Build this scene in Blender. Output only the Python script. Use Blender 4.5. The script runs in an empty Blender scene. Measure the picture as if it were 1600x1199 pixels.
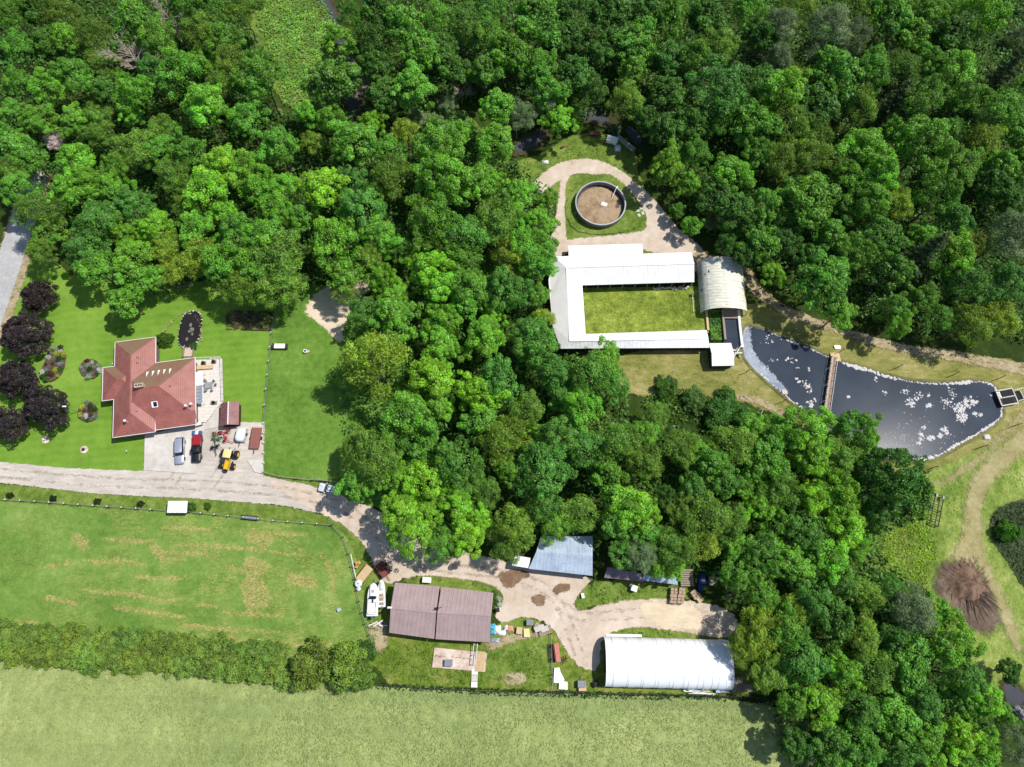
import bpy, math, random
import numpy as np
from mathutils import Vector, Matrix
random.seed(7)
rng = np.random.RandomState(11)
S = bpy.context.scene
PI = math.pi
# ------------------------------------------------------------------ camera, sky, sun, exposure
F = 1067.0; H = 145.0
_n = np.array([-25., -347., -F]); _n /= np.linalg.norm(_n)
_U = -_n; _E = np.array([1., 0, 0]) - _U[0]*_U; _E /= np.linalg.norm(_E); _N = np.cross(_U, _E)
ROT = np.array([_E, _N, _U])
cam = bpy.data.objects.new('camera', bpy.data.cameras.new('camera'))
S.collection.objects.link(cam); S.camera = cam
m4 = Matrix.Identity(4)
for i in range(3):
    for j in range(3): m4[i][j] = ROT[i, j]
m4[2][3] = H
cam.matrix_world = m4
cam.data.sensor_width = 36.0; cam.data.lens = 36.0*F/1600.0
cam.data.clip_start = 1.0; cam.data.clip_end = 6000.0
SUN = Vector((0.575, 0.205, 1.0)).normalized()
elev = math.asin(SUN.z); az = math.atan2(SUN.x, SUN.y)
W = bpy.data.worlds.new('World'); S.world = W; W.use_nodes = True
wt = W.node_tree; bg = wt.nodes['Background']
sky = wt.nodes.new('ShaderNodeTexSky'); sky.sky_type = 'NISHITA'; sky.sun_disc = False
sky.sun_elevation = elev; sky.sun_rotation = az; sky.altitude = 300
wt.links.new(sky.outputs[0], bg.inputs[0]); bg.inputs[1].default_value = 0.115
sl = bpy.data.lights.new('sun', 'SUN'); sl.energy = 4.4; sl.angle = math.radians(0.53); sl.color = (1.0, 0.965, 0.9)
so = bpy.data.objects.new('sun', sl); S.collection.objects.link(so)
so.rotation_euler = SUN.to_track_quat('Z', 'Y').to_euler(); so.location = (80, 40, 120)
S.view_settings.view_transform = 'Standard'; S.view_settings.look = 'None'
S.view_settings.exposure = 0.0; S.view_settings.gamma = 1.0; S.view_settings.use_curve_mapping = False
S.cycles.max_bounces = 6; S.cycles.diffuse_bounces = 2; S.cycles.transparent_max_bounces = 12
S.cycles.glossy_bounces = 2; S.cycles.transmission_bounces = 2

def G(px, py, z=0.0):
    """ground position (at height z) of a point measured in the 1600 px photograph"""
    d = ROT @ np.array([px-800., -(py-599.5), -F]); t = (z-H)/d[2]
    return (float(d[0]*t), float(d[1]*t))
def G3(px, py, z=0.0):
    x, y = G(px, py, z); return (x, y, z)
def mpp(px, py, z=0):
    a = G(px-5, py, z); b = G(px+5, py, z); return math.hypot(a[0]-b[0], a[1]-b[1])/10

def C(r, g, b, k=1.0):
    f = lambda c: ((c/255.0)/12.92 if c/255.0 <= 0.04045 else ((c/255.0+0.055)/1.055)**2.4)
    return (min(1, f(r)*k), min(1, f(g)*k), min(1, f(b)*k), 1.0)

# ------------------------------------------------------------------ noise on arrays
def vnoise(x, y, seed=0):
    x = np.asarray(x, float); y = np.asarray(y, float)
    xi = np.floor(x).astype(np.int64); yi = np.floor(y).astype(np.int64)
    fx = x-xi; fy = y-yi; fx = fx*fx*(3-2*fx); fy = fy*fy*(3-2*fy)
    def h(a, b):
        v = (a*374761393 + b*668265263 + seed*974711) & 0x7fffffff
        v = ((v ^ (v >> 13))*1274126177) & 0x7fffffff
        return ((v ^ (v >> 16)) & 0xffff)/65535.0
    return (h(xi, yi)*(1-fx)+h(xi+1, yi)*fx)*(1-fy)+(h(xi, yi+1)*(1-fx)+h(xi+1, yi+1)*fx)*fy
def fbm(x, y, seed=0, o=3):
    s = 0; a = .5; t = 0
    for k in range(o):
        s = s+a*vnoise(np.asarray(x)*2**k, np.asarray(y)*2**k, seed+k*17); t += a; a *= .5
    return s/t

# ------------------------------------------------------------------ materials
MATS = {}
def new_mat(name):
    m = bpy.data.materials.new(name); m.use_nodes = True; MATS[name] = m
    nt = m.node_tree; nt.nodes.clear()
    out = nt.nodes.new('ShaderNodeOutputMaterial'); b = nt.nodes.new('ShaderNodeBsdfPrincipled')
    nt.links.new(b.outputs[0], out.inputs[0])
    return m, nt, b, out
def N(nt, t, **kw):
    n = nt.nodes.new('ShaderNode'+t)
    for k, v in kw.items():
        if hasattr(n, k): setattr(n, k, v)
        else: n.inputs[k].default_value = v
    return n
def noise(nt, vec, scale, detail=3, rough=.55, dist=0):
    n = N(nt, 'TexNoise'); n.inputs['Scale'].default_value = scale; n.inputs['Detail'].default_value = detail
    n.inputs['Roughness'].default_value = rough; n.inputs['Distortion'].default_value = dist
    nt.links.new(vec, n.inputs['Vector']); return n.outputs['Fac']
def math_(nt, op, a, b=None, clamp=False):
    n = N(nt, 'Math', operation=op); n.use_clamp = clamp
    for i, v in enumerate((a, b)):
        if v is None: continue
        if isinstance(v, (int, float)): n.inputs[i].default_value = v
        else: nt.links.new(v, n.inputs[i])
    return n.outputs[0]
def ramp(nt, fac, stops):
    r = N(nt, 'ValToRGB'); e = r.color_ramp.elements
    while len(e) < len(stops): e.new(0.5)
    for i, (p, c) in enumerate(stops): e[i].position = p; e[i].color = c
    nt.links.new(fac, r.inputs[0]); return r.outputs[0]
def mixc(nt, fac, a, b, mode='MIX'):
    n = N(nt, 'Mix'); n.data_type = 'RGBA'; n.blend_type = mode
    for i, v in ((0, fac), (6, a), (7, b)):
        if isinstance(v, (int, float)): n.inputs[i].default_value = v
        elif isinstance(v, tuple): n.inputs[i].default_value = v
        else: nt.links.new(v, n.inputs[i])
    return n.outputs[2]
def objvec(nt, scale=None, rot=0):
    tc = N(nt, 'TexCoord'); v = tc.outputs['Object']
    if scale or rot:
        mp = N(nt, 'Mapping'); nt.links.new(v, mp.inputs[0])
        mp.inputs['Rotation'].default_value = (0, 0, rot)
        if scale: mp.inputs['Scale'].default_value = scale
        v = mp.outputs[0]
    return v
def bump(nt, b, h, strength, dist=.1):
    n = N(nt, 'Bump'); n.inputs['Strength'].default_value = strength; n.inputs['Distance'].default_value = dist
    nt.links.new(h, n.inputs['Height']); nt.links.new(n.outputs[0], b.inputs['Normal'])

def simple(name, col, rough=.6, metal=0, var=.15, scale=3.0, bmp=0, stretch=None):
    m, nt, b, out = new_mat(name)
    v = objvec(nt, stretch)
    n = noise(nt, v, scale, 4)
    dk = tuple(c*(1-var) for c in col[:3])+(1,); lt = tuple(min(1, c*(1+var)) for c in col[:3])+(1,)
    nt.links.new(ramp(nt, n, [(.32, dk), (.68, lt)]), b.inputs['Base Color'])
    b.inputs['Roughness'].default_value = rough; b.inputs['Metallic'].default_value = metal
    if bmp: bump(nt, b, n, bmp)
    return m

def ground(name, stops, s=(.06, .45, 2.2), w=(.4, .33, .27), stretch=None, rot=0, edge=0.0, esc=.9, rough=.95, bmp=.5, extra=None, dist=0, speckle=None, opac=1.0, soft=4.0):
    """layered-noise ground; edge>0 frays the sheet's rim over that many metres"""
    m, nt, b, out = new_mat(name)
    v = objvec(nt, stretch, rot); v0 = objvec(nt)
    f = None
    for sc, ww in zip(s, w):
        t = math_(nt, 'MULTIPLY', noise(nt, v if sc != s[0] else v0, sc, 5, .6, dist), ww)
        f = t if f is None else math_(nt, 'ADD', f, t)
    col = ramp(nt, f, stops)
    if extra: col = extra(nt, v0, col)
    nt.links.new(col, b.inputs['Base Color']); b.inputs['Roughness'].default_value = rough
    b.inputs['Specular IOR Level'].default_value = .15
    if bmp: bump(nt, b, noise(nt, v, 3.5, 5, .7), bmp, .15)
    if edge > 0:
        at = N(nt, 'Attribute'); at.attribute_name = 'edge'
        n1 = noise(nt, v0, esc, 5, .7)
        e = math_(nt, 'ADD', at.outputs['Fac'], math_(nt, 'MULTIPLY', math_(nt, 'SUBTRACT', n1, .5), edge*3.2))
        n2 = noise(nt, v0, 5.0, 3, .7)
        e = math_(nt, 'ADD', e, math_(nt, 'MULTIPLY', math_(nt, 'SUBTRACT', n2, .5), edge*2.2))
        a = math_(nt, 'MULTIPLY', math_(nt, 'MULTIPLY', e, soft/edge, clamp=True), opac)
        if speckle is not None:
            sc_, th_ = speckle; mp = N(nt, 'Mapping'); nt.links.new(v0, mp.inputs[0]); mp.inputs['Scale'].default_value = (.6, 1.2, 1)
            a = math_(nt, 'MULTIPLY', a, math_(nt, 'MULTIPLY', math_(nt, 'SUBTRACT', noise(nt, mp.outputs[0], sc_, 5, .75), th_), 9, clamp=True))
        tr = N(nt, 'BsdfTransparent'); mx = N(nt, 'MixShader')
        nt.links.new(a, mx.inputs[0]); nt.links.new(tr.outputs[0], mx.inputs[1]); nt.links.new(b.outputs[0], mx.inputs[2])
        nt.links.new(mx.outputs[0], out.inputs[0])
    return m

# ------------------------------------------------------------------ mesh helpers
def link(o): S.collection.objects.link(o); return o
def np_mesh(name, verts, faces, mats, k=4):
    """verts (n,3) array, faces (m,k) array -> mesh"""
    me = bpy.data.meshes.new(name)
    verts = np.asarray(verts, np.float32); faces = np.asarray(faces, np.int32)
    me.vertices.add(len(verts)); me.vertices.foreach_set('co', verts.ravel())
    me.loops.add(faces.size); me.loops.foreach_set('vertex_index', faces.ravel())
    me.polygons.add(len(faces)); me.polygons.foreach_set('loop_start', np.arange(0, faces.size, k, dtype=np.int32))
    me.update(calc_edges=True)
    for m in (mats if isinstance(mats, (list, tuple)) else [mats]): me.materials.append(m)
    return me

class MB:
    def __init__(s): s.v = []; s.f = []; s.uv = {}
    def add(s, vs, fs, uv=None):
        b = len(s.v); s.v += [tuple(v) for v in vs]
        for i, f in enumerate(fs):
            if uv: s.uv[len(s.f)] = uv[i]
            s.f.append(tuple(b+j for j in f))
        return s
    def box(s, c, d, rz=0, taper=1.0):
        x, y, z = c; a, b_, h = d[0]/2, d[1]/2, d[2]/2; co, si = math.cos(rz), math.sin(rz)
        vs = []
        for zz, k in ((-h, 1), (h, taper)):
            for sx, sy in ((-1, -1), (1, -1), (1, 1), (-1, 1)):
                u, w = sx*a*k, sy*b_*k; vs.append((x+u*co-w*si, y+u*si+w*co, z+zz))
        return s.add(vs, [(3, 2, 1, 0), (4, 5, 6, 7), (0, 1, 5, 4), (1, 2, 6, 5), (2, 3, 7, 6), (3, 0, 4, 7)])
    def tube(s, p, q, r0, r1=None, n=6, caps=True):
        r1 = r0 if r1 is None else r1
        p = Vector(p); q = Vector(q); d = (q-p)
        if d.length < 1e-6: return s
        d.normalize(); a = d.orthogonal().normalized(); b = d.cross(a)
        vs = [p+(a*math.cos(t)+b*math.sin(t))*r0 for t in [2*PI*i/n for i in range(n)]]
        vs += [q+(a*math.cos(t)+b*math.sin(t))*r1 for t in [2*PI*i/n for i in range(n)]]
        fs = [(i, (i+1) % n, n+(i+1) % n, n+i) for i in range(n)]
        if caps: fs += [tuple(range(n-1, -1, -1)), tuple(range(n, 2*n))]
        return s.add(vs, fs)
    def rings(s, rs, cap0=True, cap1=True):
        """loft through equal-length rings of points"""
        n = len(rs[0]); vs = [p for r in rs for p in r]; fs = []
        for k in range(len(rs)-1):
            for i in range(n): fs.append((k*n+i, k*n+(i+1) % n, (k+1)*n+(i+1) % n, (k+1)*n+i))
        if cap0: fs.append(tuple(range(n-1, -1, -1)))
        if cap1: fs.append(tuple(range((len(rs)-1)*n, len(rs)*n)))
        return s.add(vs, fs)
    def poly(s, pts, thick=0):
        if not thick: return s.add(pts, [tuple(range(len(pts)))])
        n = len(pts); lo = [(p[0], p[1], p[2]-thick) for p in pts]
        return s.rings([lo, pts])
    def build(s, name, mat, parent=None, smooth=False, loc=None, rz=0):
        me = bpy.data.meshes.new(name); me.from_pydata(s.v, [], s.f)
        me.materials.append(mat)
        if s.uv:
            ul = me.uv_layers.new(name='UVMap')
            for i, p in enumerate(me.polygons):
                if i in s.uv:
                    for li, uvv in zip(p.loop_indices, s.uv[i]): ul.data[li].uv = uvv
        if smooth: me.shade_smooth()
        o = link(bpy.data.objects.new(name, me))
        if parent: o.parent = parent
        if loc: o.location = loc
        if rz: o.rotation_euler.z = rz
        return o

def tag(o, label=None, cat=None, group=None, kind=None):
    if label: o['label'] = label
    if cat: o['category'] = cat
    if group: o['group'] = group
    if kind: o['kind'] = kind
    return o
def thing(name, label, cat, loc=(0, 0, 0), rz=0, group=None):
    o = link(bpy.data.objects.new(name, None)); o.location = loc; o.rotation_euler.z = rz
    o.empty_display_size = .5
    return tag(o, label, cat, group)
def child(name, me, parent, loc=(0, 0, 0), rz=0):
    o = link(bpy.data.objects.new(name, me)); o.parent = parent; o.location = loc; o.rotation_euler.z = rz
    return o
def copy_tree(o, parent=None):
    c = o.copy(); link(c)
    if parent: c.parent = parent
    for ch in list(o.children): copy_tree(ch, c)
    return c
def rrect(a, b, r, z, n=4, cx=0, cy=0, front=1.0):
    pts = []
    for qx, qy, t0 in ((1, 1, 0), (-1, 1, PI/2), (-1, -1, PI), (1, -1, 1.5*PI)):
        for k in range(n+1):
            t = t0+PI/2*k/n
            x = qx*(a-r)+r*math.cos(t); y = qy*(b-r)+r*math.sin(t)
            if qx > 0: y *= front
            pts.append((cx+x, cy+y, z))
    return pts

# signed-distance sheets -----------------------------------------------------
def sd_poly(X, Y, P):
    P = np.array(P, float); d = np.full(X.shape, 1e9); ins = np.zeros(X.shape, bool)
    n = len(P)
    for i in range(n):
        a = P[i]; b = P[(i+1) % n]; e = b-a
        t = np.clip(((X-a[0])*e[0]+(Y-a[1])*e[1])/(e@e+1e-12), 0, 1)
        d = np.minimum(d, (X-a[0]-t*e[0])**2+(Y-a[1]-t*e[1])**2)
        c = (a[1] > Y) != (b[1] > Y)
        with np.errstate(divide='ignore', invalid='ignore'):
            xi = a[0]+(Y-a[1])*e[0]/(e[1] if e[1] != 0 else 1e-12)
        ins ^= c & (X < xi)
    return np.where(ins, 1, -1)*np.sqrt(d)
def sd_line(X, Y, P, w):
    P = np.array(P, float); d = np.full(X.shape, -1e9)
    ws = np.array(w if isinstance(w, (list, tuple)) else [w]*len(P), float)/2
    for i in range(len(P)-1):
        a = P[i]; b = P[i+1]; e = b-a
        t = np.clip(((X-a[0])*e[0]+(Y-a[1])*e[1])/(e@e+1e-12), 0, 1)
        d = np.maximum(d, ws[i]*(1-t)+ws[i+1]*t-np.sqrt((X-a[0]-t*e[0])**2+(Y-a[1]-t*e[1])**2))
    return d
def smooth_closed(P, it=2):
    for _ in range(it):
        Q = []
        for i in range(len(P)):
            a = P[i]; b = P[(i+1) % len(P)]
            Q += [(a[0]*.75+b[0]*.25, a[1]*.75+b[1]*.25), (a[0]*.25+b[0]*.75, a[1]*.25+b[1]*.75)]
        P = Q
    return P
def smooth_open(P, it=2):
    for _ in range(it):
        Q = [P[0]]
        for a, b in zip(P[:-1], P[1:]):
            Q += [tuple(x*.75+y*.25 for x, y in zip(a, b)), tuple(x*.25+y*.75 for x, y in zip(a, b))]
        P = Q+[P[-1]]
    return P
def sheet(name, z, mat, polys=(), lines=(), holes=(), cell=.5, margin=1.0, hfun=None, smooth=1, kind='structure', label=None, cat=None):
    """one sheet made of every cell inside the union of polygons (px) and poly-lines (px, width m), minus holes"""
    PP = [[G(*p) for p in (smooth_closed(q, smooth) if smooth else q)] for q in polys]
    LL = [([G(p[0], p[1]) for p in smooth_open(q, 2)], w) for q, w in lines]
    allp = [p for q in PP for p in q]+[p for q, w in LL for p in q]
    pad = margin+max([0]+[max(w) if isinstance(w, (list, tuple)) else w for q, w in LL])
    x0 = min(p[0] for p in allp)-pad; x1 = max(p[0] for p in allp)+pad
    y0 = min(p[1] for p in allp)-pad; y1 = max(p[1] for p in allp)+pad
    xs = np.arange(x0, x1+cell, cell); ys = np.arange(y0, y1+cell, cell)
    X, Y = np.meshgrid(xs, ys)
    d = np.full(X.shape, -1e9)
    for q in PP: d = np.maximum(d, sd_poly(X, Y, q))
    for q, w in LL:
        d = np.maximum(d, sd_line(X, Y, q, w if not isinstance(w, (list, tuple)) else list(np.interp(np.linspace(0, 1, len(q)), np.linspace(0, 1, len(w)), w))))
    for q in holes: d = np.minimum(d, -sd_poly(X, Y, [G(*p) for p in smooth_closed(q, 1)]))
    ok = d > -margin
    c = ok[:-1, :-1] & ok[1:, :-1] & ok[:-1, 1:] & ok[1:, 1:]
    idx = np.arange(X.size).reshape(X.shape)
    q = np.stack([idx[:-1, :-1][c], idx[:-1, 1:][c], idx[1:, 1:][c], idx[1:, :-1][c]], 1)
    used, inv = np.unique(q, return_inverse=True); q = inv.reshape(q.shape)
    vx = X.ravel()[used]; vy = Y.ravel()[used]; dd = d.ravel()[used]
    vz = np.full(vx.shape, z) if hfun is None else z+hfun(vx, vy, dd)
    me = np_mesh(name, np.stack([vx, vy, vz], 1), q, mat)
    at = me.attributes.new('edge', 'FLOAT', 'POINT'); at.data.foreach_set('value', dd.astype(np.float32))
    me.shade_smooth()
    o = link(bpy.data.objects.new(name, me))
    return tag(o, label, cat, kind=kind)
def hard(name, z, mat, px, thick=0.0, kind='structure', label=None, cat=None, parent=None):
    mb = MB(); mb.poly([G3(p[0], p[1], z) for p in px][::-1], thick)
    o = mb.build(name, mat, parent)
    return tag(o, label, cat, kind=kind if not parent else None)

# ------------------------------------------------------------------ palette
def grass_stops(d, m, l): return [(.34, d), (.5, m), (.66, l)]
M_base = ground('forest_floor', [(.35, C(34, 48, 18)), (.5, C(54, 72, 26)), (.65, C(80, 96, 38))], bmp=.8)
def mowing(nt, v0, col):
    mp = N(nt, 'Mapping'); nt.links.new(v0, mp.inputs[0]); mp.inputs['Rotation'].default_value = (0, 0, -.12)
    sp = N(nt, 'SeparateXYZ'); nt.links.new(mp.outputs[0], sp.inputs[0])
    w = math_(nt, 'SINE', math_(nt, 'MULTIPLY', math_(nt, 'ADD', sp.outputs[1], math_(nt, 'MULTIPLY', noise(nt, v0, .08, 2), 3)), 3.6))
    k = math_(nt, 'ADD', math_(nt, 'MULTIPLY', w, .1), .12)
    col = mixc(nt, k, col, C(140, 162, 84))
    pa = noise(nt, v0, .3, 5, .7); k2 = math_(nt, 'MULTIPLY', math_(nt, 'SUBTRACT', pa, .56), 4, clamp=True)
    return mixc(nt, math_(nt, 'MULTIPLY', k2, .6), col, C(150, 150, 84))
M_lawn = ground('lawn_grass', [(.36, C(82, 120, 32)), (.46, C(102, 142, 42)), (.56, C(118, 156, 52)), (.66, C(146, 172, 72))], s=(.09, .5, 4), w=(.45, .25, .3), edge=.3, bmp=.5, extra=mowing)
M_paddock = ground('paddock_grass', [(.36, C(70, 100, 34)), (.48, C(94, 130, 48)), (.6, C(118, 150, 64)), (.7, C(160, 172, 92))], s=(.12, .8, 4.5), edge=.4, bmp=.5)
def straw(nt, v0, col):
    # tan runs of dry stalks: thresholded, stretched, distorted noise
    mp = N(nt, 'Mapping'); nt.links.new(v0, mp.inputs[0]); mp.inputs['Scale'].default_value = (.13, .75, 1); mp.inputs['Rotation'].default_value = (0, 0, .07)
    a = noise(nt, mp.outputs[0], 1.25, 6, .72, .9)
    ln = math_(nt, 'ABSOLUTE', math_(nt, 'SUBTRACT', a, .5))
    ln = math_(nt, 'SUBTRACT', 1.0, math_(nt, 'MULTIPLY', ln, 34.0), clamp=True)
    br = noise(nt, v0, 1.9, 5, .75)
    ln = math_(nt, 'MULTIPLY', ln, math_(nt, 'MULTIPLY', math_(nt, 'SUBTRACT', br, .43), 9, clamp=True))
    # flecks, denser to the east of the field
    sp = N(nt, 'SeparateXYZ'); nt.links.new(v0, sp.inputs[0])
    gx = math_(nt, 'MULTIPLY', math_(nt, 'ADD', sp.outputs[0], 122), .016, clamp=True)
    big = noise(nt, v0, .11, 4, .6)
    den = math_(nt, 'MULTIPLY', math_(nt, 'MULTIPLY', math_(nt, 'SUBTRACT', big, .45), 9, clamp=True), gx)
    mp2 = N(nt, 'Mapping'); nt.links.new(v0, mp2.inputs[0]); mp2.inputs['Scale'].default_value = (.55, 1.1, 1)
    fl = noise(nt, mp2.outputs[0], 2.6, 5, .8)
    fl = math_(nt, 'MULTIPLY', math_(nt, 'SUBTRACT', fl, .53), 12, clamp=True)
    k = math_(nt, 'MULTIPLY', math_(nt, 'MAXIMUM', math_(nt, 'MULTIPLY', ln, 1.0), fl), den)
    k = math_(nt, 'MULTIPLY', k, .6, clamp=True)
    return mixc(nt, k, col, C(196, 176, 108))
M_pasture = ground('pasture_grass', [(.36, C(78, 108, 44)), (.46, C(100, 132, 54)), (.55, C(118, 148, 68)), (.65, C(150, 166, 94))], s=(.07, .55, 3.6), edge=.5, bmp=.6, extra=straw)
M_verge = ground('verge_grass', [(.36, C(66, 90, 32)), (.47, C(98, 122, 46)), (.57, C(130, 146, 70)), (.66, C(168, 156, 100))], s=(.15, .8, 4), edge=.5, bmp=.6)
M_weeds = ground('rough_grass', [(.36, C(56, 82, 22)), (.47, C(96, 120, 40)), (.56, C(132, 140, 66)), (.66, C(170, 158, 108))], s=(.12, .8, 4), edge=.7, bmp=.8)
M_mown = ground('mown_grass', [(.36, C(76, 100, 38)), (.45, C(112, 134, 56)), (.54, C(144, 158, 80)), (.64, C(192, 190, 128))], s=(.07, .5, 2.6), w=(.36, .34, .30), edge=.9, bmp=.7, stretch=(1, .75, 1), rot=.9)
M_bank = ground('bank_grass', [(.37, C(86, 94, 44)), (.46, C(126, 128, 64)), (.54, C(150, 144, 86)), (.63, C(182, 168, 122))], s=(.1, .6, 4), edge=.6, bmp=.7, stretch=(.6, 1.5, 1), rot=.35)
M_court = ground('courtyard_grass', [(.36, C(78, 98, 32)), (.46, C(110, 128, 48)), (.55, C(146, 160, 66)), (.66, C(188, 196, 104))], s=(.1, .55, 2.6), w=(.35, .35, .3), edge=.2, bmp=.9)
M_gravel = ground('gravel', [(.34, C(166, 156, 144)), (.5, C(196, 186, 174)), (.66, C(220, 212, 200))], s=(.12, 1, 6), stretch=(.35, 1.6, 1), edge=.28, bmp=.3)
M_dirt = ground('dirt', [(.34, C(172, 152, 132)), (.46, C(200, 182, 162)), (.56, C(212, 195, 178)), (.66, C(226, 212, 198))], s=(.12, .7, 5), edge=.45, bmp=.5)
M_sand = ground('sand', [(.34, C(194, 174, 146)), (.5, C(218, 200, 172)), (.66, C(232, 218, 196))], s=(.15, .7, 3), stretch=(.4, 1.5, 1), edge=.8, bmp=.5)
M_track = ground('track_soil', [(.34, C(132, 120, 84)), (.5, C(168, 152, 118)), (.66, C(200, 186, 154))], s=(.2, 1, 5), edge=.7, bmp=.5, speckle=(1.2, .36))
M_worn = ground('worn_track_soil', [(.34, C(140, 132, 84)), (.5, C(176, 164, 116)), (.66, C(204, 192, 150))], s=(.2, 1, 5), edge=1.3, esc=.6, bmp=.5, opac=.8, soft=1.2)
M_mud = ground('mud', [(.34, C(96, 78, 58)), (.5, C(130, 106, 84)), (.66, C(156, 134, 112))], s=(.2, 1, 5), edge=.5, bmp=.4)
M_ash = ground('ash_ground', [(.34, C(74, 62, 54)), (.48, C(108, 92, 80)), (.6, C(138, 122, 104))], s=(.2, .9, 4), edge=1.6, esc=.5, bmp=.8, soft=1.2, opac=.95)
M_asphalt = ground('asphalt', [(.34, C(150, 150, 150)), (.5, C(176, 175, 174)), (.66, C(196, 195, 192))], s=(.2, 1.5, 6), edge=.15, bmp=.2)
M_conc = ground('concrete', [(.34, C(178, 170, 160)), (.5, C(204, 197, 188)), (.66, C(222, 216, 208))], s=(.2, 1, 6), edge=0, bmp=.15)
M_concr_old = ground('stained_concrete', [(.34, C(150, 120, 104)), (.46, C(198, 176, 160)), (.58, C(222, 206, 192)), (.68, C(236, 226, 216))], s=(.3, 1.1, 4), edge=0, bmp=.3)
def crop_rows(nt, v0, col):
    mp = N(nt, 'Mapping'); nt.links.new(v0, mp.inputs[0]); mp.inputs['Scale'].default_value = (.012, .21, 1)
    a = noise(nt, mp.outputs[0], 1.0, 4, .6, .3)
    k = math_(nt, 'MULTIPLY', math_(nt, 'SUBTRACT', a, .47), 5, clamp=True)
    return mixc(nt, math_(nt, 'MULTIPLY', k, .6), col, C(118, 138, 84))
M_crop = ground('crop_canopy', [(.34, C(122, 138, 78)), (.46, C(148, 162, 98)), (.56, C(164, 176, 110)), (.66, C(190, 196, 136))], s=(.05, .5, 3.2), w=(.4, .3, .3), stretch=(1.3, .5, 1), edge=.3, bmp=1.0, extra=crop_rows)
M_soil = ground('garden_soil', [(.34, C(66, 54, 46)), (.5, C(92, 76, 66)), (.66, C(118, 98, 86))], s=(.3, 1.2, 6), edge=.15, bmp=.7)
M_marsh = ground('marsh_floor', [(.34, C(46, 60, 36)), (.5, C(70, 84, 52)), (.66, C(98, 108, 76))], edge=.6, bmp=1)

M_white = simple('white_metal', C(244, 244, 244), .45, 0, .025, .5)
M_whiteold = simple('weathered_white_metal', C(226, 222, 220), .5, 0, .05, .6, stretch=(6, .4, 1))
M_cover = simple('white_fabric_cover', C(238, 240, 244), .5, 0, .03, .4)
M_dark = simple('dark_opening', C(30, 30, 32), .9)
M_darkwall = simple('dark_timber_wall', C(58, 50, 48), .85, 0, .3, 2, stretch=(1, 1, .2))
M_brick = simple('grey_brick_wall', C(112, 100, 92), .85, 0, .2, 5)
M_glass = simple('dark_glass', C(26, 32, 40), .08, 0, .05)
M_tyre = simple('tyre_rubber', C(34, 33, 33), .85)
M_steel = simple('galvanised_steel', C(176, 180, 184), .4, .5, .1)
M_grey = simple('grey_paint', C(128, 130, 134), .5)
M_silver = simple('silver_car_paint', C(176, 184, 198), .25, .35, .03)
M_wcar = simple('white_car_paint', C(226, 230, 234), .25, 0, .02)
M_black = simple('black_paint', C(34, 34, 37), .3, 0, .05)
M_redp = simple('red_paint', C(158, 34, 44), .4, 0, .1)
M_rust = simple('rusty_metal', C(126, 72, 60), .85, 0, .35, 5, .3)
M_redwood = simple('red_stained_planks', C(146, 92, 82), .8, 0, .15, 2, .3, stretch=(.4, 6, 1))
M_yellow = simple('yellow_paint', C(226, 176, 30), .35, 0, .06)
M_cream = simple('cream_cab_roof', C(240, 214, 150), .45, 0, .05)
M_green = simple('green_paint', C(44, 110, 62), .45, 0, .1)
M_blue = simple('blue_tarp', C(48, 96, 150), .45, 0, .25, 3, .5)
M_navy = simple('navy_tarp', C(34, 48, 104), .5, 0, .3, 3, .5)
M_teal = simple('teal_tarp', C(82, 172, 196), .45, 0, .25, 4, .5)
M_plastic = simple('white_plastic', C(234, 234, 230), .4, 0, .05)
M_wrap = simple('white_wrap', C(226, 228, 230), .35, 0, .12, 4, .6)
M_wood = simple('grey_timber', C(150, 136, 120), .85, 0, .2, 3, .3, stretch=(.5, 4, 1))
M_tan = simple('pale_timber', C(206, 178, 136), .8, 0, .15, 3)
M_orange = simple('orange_wood', C(214, 160, 84), .7, 0, .15, 3)
M_pallet = simple('pallet_timber', C(172, 148, 126), .85, 0, .25, 4, .3)
M_bark = simple('bark', C(96, 84, 70), .95, 0, .3, 3, .6)
M_dead = simple('dead_wood', C(176, 162, 148), .9, 0, .2, 2)
M_brown = None
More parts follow.
